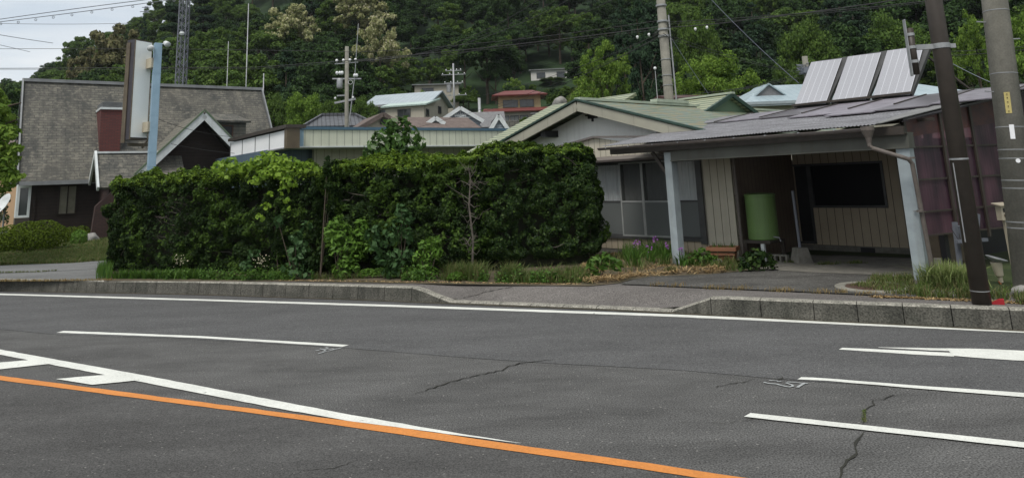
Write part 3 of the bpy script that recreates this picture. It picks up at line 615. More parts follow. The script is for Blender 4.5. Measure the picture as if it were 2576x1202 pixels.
LG = [[(-400,690),(-150,676),(0,667),(120,662),(255,655),(300,651)],[(-400,630),(-150,622),(0,640),(120,632),(260,628),(300,628)],[(-400,615),(-150,610),(0,616),(120,612),(260,608),(310,606)],[(-400,600),(-150,596),(0,598),(120,597),(260,596),(320,595)]]
LWZ = [LV+.004,.42,.5,.5]
vs = [tuple(G(u, v, LWZ[r])) for r in range(4) for u, v in LG[r]]
lw.add(vs, [(r*6+i, r*6+i+1, (r+1)*6+i+1, (r+1)*6+i) for r in range(3) for i in range(5)])
struct('lawn', lw, M['lawn'], smooth=True)
# ================================================================ BUILDINGS
def window(par, fr_mat, pane_mat, q, t, depth=.06, fw=.05, mull=0, name='window', rail=None, curtain=None):
    """framed window in the plane t of its building: frame > pane (and curtain)"""
    f = MB(); f.ring(q, fw, t-depth/2, t+depth/2); x0, x1, z0, z1 = q
    for i in range(mull): c = x0+(x1-x0)*(i+1)/(mull+1); f.box(c-fw*.4, c+fw*.4, t-depth/2+.004, t+depth/2-.004, z0+fw, z1-fw)
    if rail is not None: f.box(x0+fw, x1-fw, t-depth/2+.007, t+depth/2-.007, rail-.02, rail+.02)
    w = obj(name, f, fr_mat, par); g = MB(); g.box(x0+fw*.5, x1-fw*.5, t-.006, t+.006, z0+fw*.5, z1-fw*.5); obj('pane', g, pane_mat, w)
    if curtain: c = MB(); c.box(x0+fw, x1-fw, t+.03, t+.036, *(curtain)); obj('curtain', c, M['curtain'], w)
    return w
def swindow(par, fr_mat, pane_mat, q, s, depth=.06, fw=.05):
    y0, y1, z0, z1 = q; f = MB()
    for a in ((y0,y1,z1-fw,z1),(y0,y1,z0,z0+fw),(y0,y0+fw,z0+fw,z1-fw),(y1-fw,y1,z0+fw,z1-fw)): f.box(s-depth/2, s+depth/2, *a)
    w = obj('window', f, fr_mat, par); g = MB(); g.box(s-.006, s+.006, y0+fw*.5, y1-fw*.5, z0+fw*.5, z1-fw*.5); obj('pane', g, pane_mat, w)

# ---- A: dark timber house under a big steep shingle roof (left)
A = Fr(P(55,457,29), math.atan2(.5953,.8035))
hA = frt('timber_house', 'dark brown timber house with a huge steep grey shingle roof behind the sign', 'house', A)
s0, ez = A.hit(58,457,0)
tR = 3.6; sr, rz_ = A.hit(62,203,tR); srr, _ = A.hit(655,221,tR)
sR = srr
mb = MB(); mb.slab([(sr,-.0,ez),(sR,0,ez),(sR,tR,rz_),(sr,tR,rz_)], .12)
roofA = obj('roof', mb, M['shingle'], hA)
mb = MB(); mb.slab([(sr,tR,rz_),(sR,tR,rz_),(sR,tR*2,ez),(sr,tR*2,ez)], .12); obj('rear_roof', mb, M['shingle'], hA)
mb = MB(); mb.bar((sr-.05,tR,rz_+.02),(sR+.05,tR,rz_+.02), .3, .14)
for s_ in (sr-.06, sR+.06):
    mb.bar((s_,-.06,ez-.03),(s_,tR,rz_+.04), .06, .2); mb.bar((s_,tR*2+.06,ez-.03),(s_,tR,rz_+.04), .06, .2)
mb.box(sr, sR, -.1, -.02, ez-.16, ez+.0); obj('roof_trim', mb, M['greytrim'], roofA)
wl = A.hit(80,600,.5)[0]; mb = MB(); gz = -.1
mb.box(wl, sR-.2, .5, tR*2-.5, gz, ez+.1); obj('wall', mb, M['dark_wood'], hA)
mb = MB(); mb.prism([(.45,ez-.1),(tR,rz_-.3),(tR*2-.45,ez-.1)], sr+.35, sr+.5, 's'); obj('gable_wall', mb, M['dark_wood'], hA)
mb = MB(); mb.prism([(.45,ez-.1),(tR,rz_-.3),(tR*2-.45,ez-.1)], sR-.5, sR-.35, 's'); obj('gable_wall', mb, M['dark_wood'], hA)
# white framed bay window at the left corner
b0 = A.hit(35,580,.35)[0]; b1 = A.hit(70,580,.35)[0]
bz0 = A.hit(50,548,.35)[1]
mb = MB(); mb.box(b0, b1, .35, 1.6, gz, bz0-.03); obj('bay_base', mb, M['brown_paint'], hA)
window(hA, M['whitetrim'], M['pane'], (b0, b1, bz0, ez-.15), .4, .1, .09, 0, 'bay_window', None, (bz0+.1, ez-.25))
mb = MB(); mb.box(b0, b0+.06, .46, 1.6, bz0, ez-.1); obj('bay_side', mb, M['whitetrim'], hA)
mb = MB(); mb.box(b1+.02, b1+.18, .42, .56, gz, ez-.1); obj('corner_post', mb, M['dark_wood'], hA)
# curtained window
wq = A.hit(143,540,.5)[0], A.hit(190,540,.5)[0], A.hit(165,540,.5)[1], A.hit(165,466,.5)[1]
M['pane_tan'] = pm('tan blind', (.17,.16,.12), (.13,.12,.09), rough=.6)
window(hA, M['dark_wood'], M['pane_tan'], wq, .47, .08, .05, 1)
# brick chimney standing through the roof with a louvred top
c0, cz = A.hit(252,385,.9); c1, ctop = A.hit(308,279,.9); _, cl0 = A.hit(280,276,.9); _, cl1 = A.hit(283,258,.9)
mb = MB(); mb.prism([(c0,ez-.6),(c1,ez-.6),(c1,cl0),(A.hit(254,279,.9)[0],cl0)], .9, 2.6); chm = obj('chimney', mb, M['redbrick'], hA)
c0b = A.hit(256,279,.9)[0]
mb = MB(); mb.box(c0b-.06, c1+.06, .84, 2.6, cl0+.003, cl0+.1)
obj('chimney_band', mb, M['whitetrim'], chm)
mb = MB(); hh = (cl1-cl0-.1)/5
mb = ML()
for i in range(5): mb.box(c0b, c1+.0, .88, 2.6, cl0+.11+i*hh+hh*.45, cl0+.11+(i+1)*hh)
obj('louvre', mb, M['greytrim'], chm)
mb = MB(); mb.box(c0b+.05, c1-.05, .95, 2.55, cl0+.1, cl1-.03); obj('flue', mb, M['dark'], chm)
# porch with its own small ridge parallel to the house
tp = -1.3
p0, pz = A.hit(243,386,tp); p1 = A.hit(378,384,tp)[0]; pe = A.hit(250,472,tp-1.5)[1]
mb = MB(); mb.slab([(p0,tp-1.5,pe),(p1+1.2,tp-1.5,pe),(p1+1.2,tp,pz),(p0,tp,pz)], .1); mb.slab([(p0,tp,pz),(p1+1.2,tp,pz),(p1+1.2,tp+1.3,pe+.3),(p0,tp+1.3,pe+.3)], .1)
pr = obj('porch_roof', mb, M['shingle'], hA)
mb = MB(); mb.bar((p0-.04,tp-1.55,pe-.05),(p0-.04,tp,pz+.03), .08, .2); mb.bar((p0-.04,tp+1.3,pe+.2),(p0-.04,tp,pz+.03), .08, .2); mb.bar((p0-.04,tp,pz+.03),(p1+1,tp,pz+.03), .2, .08)
obj('porch_trim', mb, M['whitetrim'], pr)
mb = MB(); mb.prism([(tp-1.2,pe),(tp,pz-.25),(tp+1.2,pe)], p0+.3, p0+.36, 's'); mb.box(p0+.4, p1+1, tp-1.1, .5, gz, pe+.05); obj('porch_wall', mb, M['darkbrick'], hA)
# tapered brick buttress
bq = A.hit(222,590,tp-1.2)[0]
mb = MB(); mb.prism([(bq,gz),(bq+1.6,gz),(bq+1.6,pe-.1),(bq+.75,pe-.1),(bq+.15,pe-.7)], tp-1.5, tp-1.1); obj('buttress', mb, M['darkbrick'], hA)
# front cross gable with white barge boards
tg = -2.2; ga, gaz = A.hit(514,283,tg); gl, glz = A.hit(345,438,tg); gr_, grz = A.hit(640,425,tg)
sl_ = (gaz-glz)/(ga-gl); gr_ = ga+(ga-gl); grz = glz
gl2 = gl-.6; gz2 = glz-.6*sl_; gr2 = gr_+.6
mb = MB(); mb.slab([(gl2,tg,gz2),(ga,tg,gaz),(ga,3.0,gaz),(gl2,3.0,gz2)], .12); cg = obj('cross_gable_roof', mb, M['shingle_t'], hA)
mb = MB(); mb.slab([(gr2,tg,gz2),(ga,tg,gaz),(ga,3.0,gaz),(gr2,3.0,gz2)], .12); obj('cross_gable_roof', mb, M['shingle_t'], hA)
mb = MB()
for sg, xe in ((-1, gl2), (1, gr2)): mb.bar((xe,tg-.05,gz2-.1),(ga,tg-.05,gaz-.1), .06, .34)
obj('barge_board', mb, M['whitetrim'], cg)
mb = MB()
for xe in (gl2, gr2): mb.bar((xe,tg-.07,gz2+.1),(ga,tg-.07,gaz+.1), .08, .07)
obj('gable_edge', mb, M['moss'], cg)
mb = MB(); mb.prism([(gl+.15,-.4+gz),(gr_-.15,gz-.4),(gr_-.15,glz-.1),(ga,gaz-.28),(gl+.15,glz-.1)], tg+.75, tg+.9); obj('gable_wall', mb, M['dark_wood'], hA)
# small flat-topped dormer to the right
d0 = A.hit(540,300,.6)[0]; d1, dz = A.hit(618,298,.6); dzt = A.hit(590,298,1.2)[1]
dzb = A.hit(590,345,.7)[1]
mb = MB(); mb.slab([(d0-.1,.2,dz-.15),(d1+.15,.2,dz-.15),(d1-.3,1.6,dz+.3),(d0-.1,1.6,dz+.3)], .1); dm = obj('dormer_roof', mb, M['shingle'], hA)
mb = MB(); mb.box(d0, d1, .5, 2.4, dzb-.4, dz-.2); obj('dormer_wall', mb, M['shingle_t'], hA)
window(hA, M['rust'], M['dark'], (d0+.1, d1-.6, dzb-.3, dz-.35), .47, .08, .06, 0, 'dormer_window')
# ---- tall guyed mast behind
# ---- peach house glimpsed at the left edge
def bghouse(name, label, u, v, Y, ang, w, d, h, rh, wall, roof, ridge='s', oh=.5, wins=(), sides=(), group=None, trim=None, hip=0):
    """simple house: (u, v, Y) is the front-left eave corner, ridge along s or t"""
    p = P(u, v, Y); gz_ = min(terr(p[0], p[1]), p[2]-h); f = Fr(p, ang, gz_); ez = p[2]-gz_; b = ez
    th = frt(name, label, 'house', f, group)
    mb = MB(); x0, x1, y0, y1 = oh, w-oh, oh, d-oh
    if ridge == 's' and not hip:
        mb.prism([(y0,0),(y1,0),(y1,b),(d/2,b+rh*(1-oh/(d/2))),(y0,b)], x0, x1, 's')
    elif ridge == 't' and not hip: mb.prism([(x0,0),(x1,0),(x1,b),(w/2,b+rh*(1-oh/(w/2))),(x0,b)], y0, y1)
    else: mb.box(x0, x1, y0, y1, 0, b)
    wo = obj('wall', mb, wall, th)
    mb = MB(); t_ = .14
    if hip:
        hx = hip; mb.slab([(0,0,b),(w,0,b),(w-hx,d/2,b+rh),(hx,d/2,b+rh)], t_); mb.slab([(w,d,b),(0,d,b),(hx,d/2,b+rh),(w-hx,d/2,b+rh)], t_)
        mb.slab([(w,0,b),(w,d,b),(w-hx,d/2,b+rh)], t_); mb.slab([(0,d,b),(0,0,b),(hx,d/2,b+rh)], t_)
    elif ridge == 's': mb.slab([(0,0,b),(w,0,b),(w,d/2,b+rh),(0,d/2,b+rh)], t_); mb.slab([(0,d,b),(w,d,b),(w,d/2,b+rh),(0,d/2,b+rh)], t_)
    elif ridge == 't': mb.slab([(0,0,b),(0,d,b),(w/2,d,b+rh),(w/2,0,b+rh)], t_); mb.slab([(w,0,b),(w,d,b),(w/2,d,b+rh),(w/2,0,b+rh)], t_)
    else: mb.slab([(0,0,b),(w,0,b),(w,d,b+rh),(0,d,b+rh)], t_)
    ro = obj('roof', mb, roof, th)
    if ridge == 't' and trim is not None:
        mb = MB()
        for xe in (0, w): mb.bar((xe,-.04,b-.12),(w/2,-.04,b+rh-.12), .06, .26)
        obj('barge_board', mb, trim, ro)
    elif trim is not None and ridge == 's':
        mb = MB(); mb.box(0, w, -.06, .04, b-.22, b-.02); obj('eave_trim', mb, trim, ro)
    for (a, c, z0, z1) in wins: window(th, M['alu_dark'], M['pane'], (a, c, b+z0, b+z1), oh-.03, .1, .07, 1)
    for (a, c, z0, z1) in sides: swindow(th, M['alu_dark'], M['pane'], (a, c, b+z0, b+z1), w-oh+.03, .1, .07)
    return th, f, b
bghouse('house', 'peach coloured house at the left edge behind the leafy tree', -30, 380, 44, R(10), 2.3, 5, 3.2, .8, M['peach'], M['brownroof'], 's', .2)
# ---- B: flat roofed shop with cream parapet and white sign band
B = Fr(P(746,345,25.5), math.atan2(.5953,.8035))
hB = frt('flat_roofed_shop', 'flat roofed cream building with ribbed parapet, blue cap and white blank sign boards', 'shop building', B)
zt = B.hit(760,321,0)[1]; zb = B.hit(760,368,0)[1]; sE = B.hit(1275,330,0)[0]; sC = B.hit(764,340,0)[0]
gap = MB(); gap.box(sC, sE, 0, .12, zb, zt-.08); gap.box(sE-.12, sE, .12, 9, zb, zt-.08); pa = obj('parapet', gap, M['cream_flat'], hB)
mb = MB(); mb.box(-.02, sC-.003, -.004, .12, zb, zt-.08); mb.box(-.02, .1, .123, 1.0, zb, zt-.08); obj('corner_panel', mb, M['lightblue'], pa)
mb = MB(); mb.box(-.06, sE+.05, -.05, 9.05, zt-.077, zt+.03); obj('parapet_cap', mb, M['bluetrim'], hB)
mb = MB(); mb.box(-.01, sE, -.03, .13, zb-.05, zb-.003); mb.box(-.01,sE,.14,9,zb-.04,zb-.0); obj('soffit', mb, M['whitetrim'], hB)
sw0 = B.hit(790,400,1.2)[0]
mb = MB(); mb.box(sw0, sE-.3, 1.2, 8.8, -.3, zb-.045); obj('wall', mb, M['cream_wall2'], hB)
mb = MB(); mb.box(sw0-1.7, sw0-.01, 1.4, 8.6, -.3, zb-.045); bw = obj('blue_wall', mb, M['bluewall'], hB)
mb = MB(); mb.ring((sw0-1.35, sw0-.35, 1.0, 2.25), .06, 1.36, 1.44); wf = obj('window', mb, M['whitetrim'], hB); mb = MB(); mb.box(sw0-1.32, sw0-.38, 1.39, 1.41, 1.03, 2.22); obj('pane', mb, M['frost'], wf)
# white sign band running back along the side
t0_, za = B.hits(740,324,-.25); _, zb2 = B.hits(727,376,-.25); t1_, _ = B.hits(600,352,-.25)
SBX = -.25
mb = MB(); mb.box(SBX-.35, SBX+.1, t0_-.3, t0_-.02, zb2-.0, za+.0); band = obj('sign_end', mb, M['signbrown'], hB)
mb = MB(); mb.box(SBX-.3, SBX+.1, t0_-.01, t1_, zb2+.05, za-.05); sb = obj('sign_board', mb, M['whitebox'], hB)
mb = MB()
for i in range(5): tt = t0_+(t1_-t0_)*i/4; mb.box(SBX-.32, SBX-.304, tt-.02, tt+.02, zb2+.05, za-.05)
mb.box(SBX-.33, SBX+.1, t0_, t1_, zb2+.0, zb2+.045); obj('sign_seams', mb, M['greytrim'], sb)
mb = MB(); mb.box(SBX-.4, SBX+.3, t0_-.35, t1_+.1, za+.0, za+.12); obj('sign_cap', mb, M['brown_paint'], sb)
mb = MB(); mb.box(SBX+.12, 3, 1.0, t1_, -.3, zb2-.1) if False else mb.box(.6, sE, 8.9, 9.0, .2, zb); obj('rear_wall', mb, M['bluewall'], hB)
mb = MB(); mb.box(.9, 1.1, 1.4, t1_-.5, -.3, za-.1); obj('side_wall', mb, M['bluewall'], hB)
mb = MB(); mb.box(-.2, 1.1, 1.05, t1_, za-.1, za-.01); mb.box(.1, sE-.1, .2, 8.9, zb+.02, zb+.1); obj('flat_roof', mb, M['greytrim'], hB)
def screenmat():
    m, n, b = newmat('insect screen'); b.inputs['Base Color'].default_value = (.045,.048,.045,1); b.inputs['Roughness'].default_value = .8
    tr = N(n, 'ShaderNodeBsdfTransparent'); ms = N(n, 'ShaderNodeMixShader'); ms.inputs[0].default_value = .5
    n.links.new(b.outputs[0], ms.inputs[1]); n.links.new(tr.outputs[0], ms.inputs[2]); n.links.new(ms.outputs[0], n.nodes['Material Output'].inputs['Surface']); return m
M['screen'] = screenmat()
# ---- C: the house with the white gable, and the carport in front of it
CA = math.atan2(-.74463, .66748)
OC = G(1540, 637, LV)
C = Fr(OC, CA, LV)
hC = frt('gabled_house', 'single storey house with green banded roof, white gable and sliding windows beside the hedge', 'house', C)
sc_ = 3.45                                   # right corner of the front wall
gT = .9                                      # gable wall set back behind the window wall
ap, apz = C.hit(1455,252,gT-.55); bl, blz = C.hit(1228,378,gT-.55); br, brz = C.hit(1735,317,gT-.55)
pit = (apz-blz)/(ap-bl); RL = ap-bl+.4
# white stucco gable
mb = MB(); mb.prism([(ap-RL+.8,-.02),(sc_-.1,-.02),(sc_-.1,apz-pit*(sc_-.1-ap)-.2),(ap,apz-.2),(ap-RL+.8,apz-pit*(RL-.8)-.2)], gT, gT+.15); obj('gable_wall', mb, M['stucco'], hC)
mb = MB(); mb.box(ap-RL+.8, ap-RL+.95, gT+.16, 9, 0, apz-pit*RL); mb.box(sc_-.25,sc_-.1,gT+.16,2.2,0,2.3); obj('side_wall', mb, M['stucco'], hC)
# roof planes
tE = 13
for sg in (-1, 1):
    xe = ap+sg*(RL if sg < 0 else 3.9); ze = apz-pit*abs(xe-ap)
    mb = MB(); mb.slab([(xe,gT-.55,ze),(ap,gT-.55,apz),(ap,tE,apz),(xe,tE,ze)], .1); rf = obj('roof', mb, M['greenroof'], hC)
    mb = MB(); mb.bar((xe,gT-.6,ze-.17),(ap,gT-.6,apz-.17), .07, .24); obj('barge_board', mb, M['barge'], rf)
    mb = MB(); mb.bar((xe,gT-.62,ze+.01),(ap,gT-.62,apz+.01), .1, .05); obj('roof_edge', mb, M['green_trim'], rf)
M['ridge'] = pm('pale ridge cap', (.4,.45,.36), (.32,.37,.29), scale=4, rough=.5)
mb = MB(); mb.bar((ap,gT-.6,apz+.03),(ap,tE,apz+.03), .22, .07); obj('ridge_cap', mb, M['ridge'], rf)
r0 = C.hits(1645,259,ap)[0]; r1 = C.hits(1725,264,ap)[0]
mb = MB(); mb.box(ap-.13, ap+.13, r0, min(r1, tE-.2), apz+.07, apz+.16); obj('ridge_vent', mb, M['ridge'], rf)
# purlin ends and the dark louvre under the apex
mb = ML()
for k in (.38, .62): 
    x = ap-(ap-bl)*k; mb.box(x-.09, x+.09, gT-.52, gT+.02, apz-pit*(ap-x)-.46, apz-pit*(ap-x)-.28)
obj('purlin_end', mb, M['dark'], hC)
v0, vz = C.hit(1492,290,gT)
mb = MB(); mb.box(v0-.16, v0+.16, gT-.05, gT-.005, vz-.09, vz+.1); mb.box(v0-.24, v0+.24, gT-.06, gT-.006, vz-.01, vz+.03); mb.box(v0-.03, v0+.01, gT-.05, gT-.006, vz-.17, vz-.09); obj('gable_vent', mb, M['dark'], hC)
# left wing with the pale banded roof showing beyond the barge board
mb = MB(); q = [(-6.3,1.6,2.45),(-4.2,1.6,2.45),(-1.6,4.6,3.65),(-3.6,4.6,3.65)]
wa = C.hit(1165,387,1.0); wz = wa[1]
q = [(wa[0],1.0,wz),(wa[0]+4,1.0,wz),(wa[0]+4,5.2,wz+1.75),(wa[0],5.2,wz+1.75)]
mb.slab(q, .1); wr = obj('wing_roof', mb, M['greenroof2'], hC)
mb = MB(); mb.box(wa[0]+.4, wa[0]+3.8, 1.7, 5.2, 0, wz-.1); obj('wing_wall', mb, M['stucco'], hC)
# rear wing: ridge parallel to the front, green panelled gable end
ra = C.hit(1838,236,5.0)
def wingfit():
    t_ = 6.6; s_, z_ = C.hit(1838,237,t_); return t_, s_, z_
wt, ws, wz2 = wingfit(); hw = 2.0; fz = .78
mb = MB(); mb.slab([(ws-8,wt-hw,wz2-fz),(ws,wt-hw,wz2-fz),(ws,wt,wz2),(ws-8,wt,wz2)], .1); mb.slab([(ws-8,wt+hw,wz2-fz),(ws,wt+hw,wz2-fz),(ws,wt,wz2),(ws-8,wt,wz2)], .1); rw = obj('rear_wing_roof', mb, M['greenroof2'], hC)
mb = MB(); mb.bar((ws+.03,wt-hw,wz2-fz-.03),(ws+.03,wt,wz2-.03), .1, .12); mb.bar((ws+.03,wt+hw,wz2-fz-.03),(ws+.03,wt,wz2-.03), .1, .12); obj('roof_edge', mb, M['green_trim'], rw)
mb = MB(); mb.bar((ws-8,wt,wz2+.03),(ws+.1,wt,wz2+.03), .2, .06); obj('ridge_cap', mb, M['ridge'], rw)
mb = MB(); mb.prism([(wt-hw+.1,wz2-fz-.8),(wt+hw-.1,wz2-fz-.8),(wt+hw-.1,wz2-fz-.05),(wt,wz2-.1),(wt-hw+.1,wz2-fz-.05)], ws-.2, ws-.12, 's'); obj('rear_gable_wall', mb, M['green_wall'], hC)
# front window wall: cream boards with a low gabled top
pA = C.hit(1434,368,0); pB = C.hit(1498,347,0); pC = C.hit(1568,357,0)
wx0, wx1 = -1.6, 2.62; wz0, wz1 = .42, 2.12
mb = MB(); mb.prism([(-2.6,2.16),(sc_,2.16),(sc_,2.55),(pC[0]+1.5,2.62),(pC[0],pC[1]),(pB[0],pB[1]),(-1.6,2.6),(-2.6,2.45)], -.02, .04)
mb.box(2.72, sc_, -.02, .04, .0, 2.157); mb.box(sc_-.06, sc_, .043, .9, .0, 2.5); wl_ = obj('front_wall', mb, M['cream'], hC)
mb = MB(); mb.bar((-1.6,-.04,2.62),(pB[0],-.04,pB[1]+.02), .12, .05); mb.bar((pB[0],-.04,pB[1]+.02),(pC[0]+1.5,-.04,2.64), .12, .05); obj('wall_cap', mb, M['gutter'], wl_)
mb = MB(); mb.box(-2.6, 2.7, -.02, .06, .12, wz0-.03); obj('sill_wall', mb, M['cream_in'], hC)
mb = MB(); mb.box(-2.6, 2.6, -.01, .08, -.02, .117); obj('foundation', mb, M['concrete_d'], hC)
mb = MB(); mb.slab([(-2.4,-.42,2.2),(2.75,-.42,2.2),(2.75,.0,2.3),(-2.4,.0,2.3)], .05); mb.box(2.0,2.9,-.52,-.0,2.24,2.32); obj('window_canopy', mb, M['gutter'], hC)
mb = MB(); mb.box(-2.0, -1.3, -.4, -.03, 2.42, 2.5); obj('small_canopy', mb, M['gutter'], hC)
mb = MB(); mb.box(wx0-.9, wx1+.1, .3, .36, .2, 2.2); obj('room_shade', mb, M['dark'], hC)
mb = MB(); mb.box(wx1-.02, wx1+.12, -.08, .1, wz0-.1, wz1+.05); mb.box(-2.6, wx1-.02, -.06, .02, wz0-.06, wz0-.002); mb.box(-2.6, wx1-.02, -.06, .02, wz1+.002, wz1+.06); obj('window_surround', mb, M['alu_dark'], hC)
xs = [C.hit(u, 525, 0)[0] for u in (1566, 1623, 1692)]
def leaf(x0, x1, tt, mat, cur, pane='pane'):
    w = window(hC, mat, M['pane'] if cur else M['frost'], (x0, x1, wz0, wz1), tt, .035, .035, 0, 'sliding_window', 1.22)
    return w
for (x0, x1, tt, mt, cu) in ((xs[0]-1.3, xs[0]+.02, .03, M['alu_dark'], 1), (xs[0], xs[1], -.03, M['alu'], 0), (xs[1], xs[2], -.035, M['alu'], 0), (xs[2]+.02, wx1, .03, M['alu_dark'], 1)):
    f = MB(); f.ring((x0, x1, wz0, wz1), .035, tt-.017, tt+.017); f.box(x0+.035, x1-.035, tt-.013, tt+.013, 1.19, 1.23)
    w = obj('sliding_window', f, mt, hC)
    g_ = MB(); g_.box(x0+.02, x1-.02, tt-.004, tt+.004, 1.21, wz1-.02); obj('pane', g_, M['clear'] if cu else M['screen'], w)
    g_ = MB(); g_.box(x0+.02, x1-.02, tt-.005, tt+.005, wz0+.02, 1.2); obj('lower_pane', g_, M['frost'], w)
    cz = MB(); nn_ = 40
    cz.add([(x0+.05+(x1-x0-.1)*i/nn_, tt+.1+.02*math.sin(i*1.7)+.012*math.sin(i*.6), z) for z in (1.2, wz1-.04) for i in range(nn_+1)], [(i, i+1, i+nn_+2, i+nn_+1) for i in range(nn_)])
    obj('curtain', cz, M['curtain'], w, smooth=True)
# side wall of the recess, with brown drain pipe at the corner
tb = 2.6                                     # depth of the carport recess behind the front wall corner
mb = MB(); mb.tube([(sc_+.09,-.03,.0),(sc_+.09,-.03,2.35)], .035, 10)
for z in (.5, 1.3, 2.0): mb.tube([(sc_+.09,-.03,z),(sc_+.09,-.03,z+.04)], .045, 10)
obj('drain_pipe', mb, M['pipe'], hC)
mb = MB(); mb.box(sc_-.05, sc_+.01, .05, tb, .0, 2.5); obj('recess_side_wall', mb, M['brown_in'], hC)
# back wall of the recess = face of the low rear room, plane found from the photograph
tB = tb
w0 = C.hit(1985,420,tB)[0]; w1 = C.hit(2219,405,tB)[0]; wzA = C.hit(2200,523,tB)[1]; wzB = C.hit(2200,405,tB)[1]
dx = C.hit(2050,560,tB)[0]; dzb_ = C.hit(2040,613,tB)[1]; xR = C.hit(2300,600,tB)[0]; zF = C.hit(2200,650,tB)[1]
mb = MB(); mb.box(dx, xR+.3, tB, tB+.08, max(zF,.12), wzA); mb.box(w1, xR+.3, tB, tB+.08, wzA, wzB); mb.box(sc_+.02, xR+.3, tB, tB+.08, wzB, 2.62); mb.box(sc_+.02, w0, tB, tB+.08, .1, wzB); mb.box(w0, dx, tB, tB+.08, .1, dzb_)
obj('recess_back_wall', mb, M['cream_in'], hC)
mb = MB(); mb.box(sc_+.02, xR+.3, tB-.03, tB+.02, -.02, max(zF,.12)-.003); obj('recess_foundation', mb, M['concrete_d'], hC)
mb = MB(); mb.box(xR-1.1, xR-.8, tB-.036, tB-.031, .0, .1); obj('foundation_vent', mb, M['dark'], hC)
mb = MB(); mb.box(w0-.1, w1+.1, tB+.12, tB+.2, 0, wzB+.1); obj('recess_dark_backing', mb, M['dark'], hC)  # dark sheet, its colour stands in for the unlit space behind the openings
mb = MB(); mb.ring((dx, w1, wzA, wzB), .05, tB-.03, tB+.03); wf = obj('recess_window', mb, M['alu_dark'], hC); mb = MB(); mb.box(dx+.03, w1-.03, tB+.04, tB+.05, wzA+.03, wzB-.03); obj('pane', mb, glassmat('black window glass', (.008,.008,.009), .5, .12), wf)
mb = MB(); mb.ring((w0, dx, dzb_, wzB), .05, tB-.03, tB+.03); wf = obj('recess_door', mb, M['alu_dark'], hC); mb = MB(); mb.box(w0+.03, dx-.03, tB+.04, tB+.05, dzb_+.03, wzB-.03); obj('pane', mb, M['dark'], wf)

# ---- carport: two steel posts, deep beam, mono-pitch corrugated roof, gutter and downpipe
OP = G(2325, 714, LV); K = Fr(OP, CA, LV)
kp = frt('carport', 'open carport with pale steel posts, grey green beam and weathered corrugated sheet roof', 'carport', K)
pl = -4.55
zE = K.hit(2217,311,-.3)[1]; tanp = math.tan(R(8.6))
for x in (pl, 0):
    f_ = MB(); lean = .0; w_ = .085 if x < 0 else .1
    f_.box(x-w_, x+w_, -.1+.0, .1, .06, zE-.22 if x < 0 else zE-.26); obj('post', f_, M['post'], kp, bevel=.006)
    f_ = MB(); f_.box(x-.13, x+.13, -.13, .13, -.02, .058); obj('post_footing', f_, M['concrete_d'], kp)
zb_, zt_ = K.hit(2262,374,0)[1], K.hit(2262,338,0)[1]
zb_ = 2.07; zt_ = 2.30
f_ = MB(); f_.box(pl+.09, .12, -.11, .11, zb_+.02, zt_); f_.box(pl+.09, .12, -.14, .14, zb_, zb_+.02); f_.box(pl+.09, .12, -.13, .13, zt_, zt_+.02); obj('beam', f_, M['beam'], kp)
f_ = MB(); f_.box(-6.0, .1, -.2, -.14, zE-.17, zE-.06); f_.box(-6.0, .1, -.2, .1, zE-.19, zE-.172); obj('eave_board', f_, M['brown_paint'], kp)
f_ = MB(); f_.bar((-5.0,0,zE-.2),(pl-.05,0,1.75), .05, .07); obj('knee_brace', f_, M['brown_paint'], kp)
# rafters
f_ = ML()
for x in np.arange(-5.6, .3, .9): f_.bar((x,-.15,zE-.13),(x,4.0,zE-.13+4.15*tanp), .05, .09)
for t_ in (.9, 1.9, 2.9): f_.bar((-5.8,t_,zE-.07+t_*tanp),(.2,t_,zE-.07+t_*tanp), .05, .05)
obj('rafters', f_, M['brown_paint'], kp)
# corrugated sheet with real waves along the eave
def roofz(t): return zE+(t+.35)*tanp
f_ = MB(); nx = 460; T = [-.38, .5, 1.6, 3.0]; xs_ = np.linspace(-6.1, -.2, nx)
vs = [(x, t_, roofz(t_)+.007*math.sin(x*2*math.pi/.062)+.006*math.sin(x*2.1+t_)) for t_ in T for x in xs_]
f_.add(vs, [(r*nx+i, r*nx+i+1, (r+1)*nx+i+1, (r+1)*nx+i) for r in range(3) for i in range(nx-1)]); obj('corrugated_roof', f_, M['corr'], kp, smooth=True)
def onroof(u, v, dz=.016):                # where a sight line meets the roof plane
    d = ray(u, v); o = np.array([0, 0, EYE]); lo, hi = 5.0, 40.0
    f = lambda Y: (lambda q: q[2]-(roofz(q[1])+dz))(K.loc(d/d[1]*Y+o))
    for _ in range(50):
        m = (lo+hi)/2
        if (f(m) > 0) == (f(lo) > 0): lo = m
        else: hi = m
    q = K.loc(d/d[1]*lo+o); return (q[0], q[1], roofz(q[1])+dz)
vq = [onroof(2217,309), onroof(2367,271), onroof(2500,241), onroof(2500,234), onroof(2366,256), onroof(2300,268)]
f_ = MB(); f_.slab([(-.22,-.4,roofz(-.4)+.016)]+vq+[(-.3,1.9,roofz(1.9)+.016)], .012); obj('verge_sheet', f_, M['corr_plain'], kp)
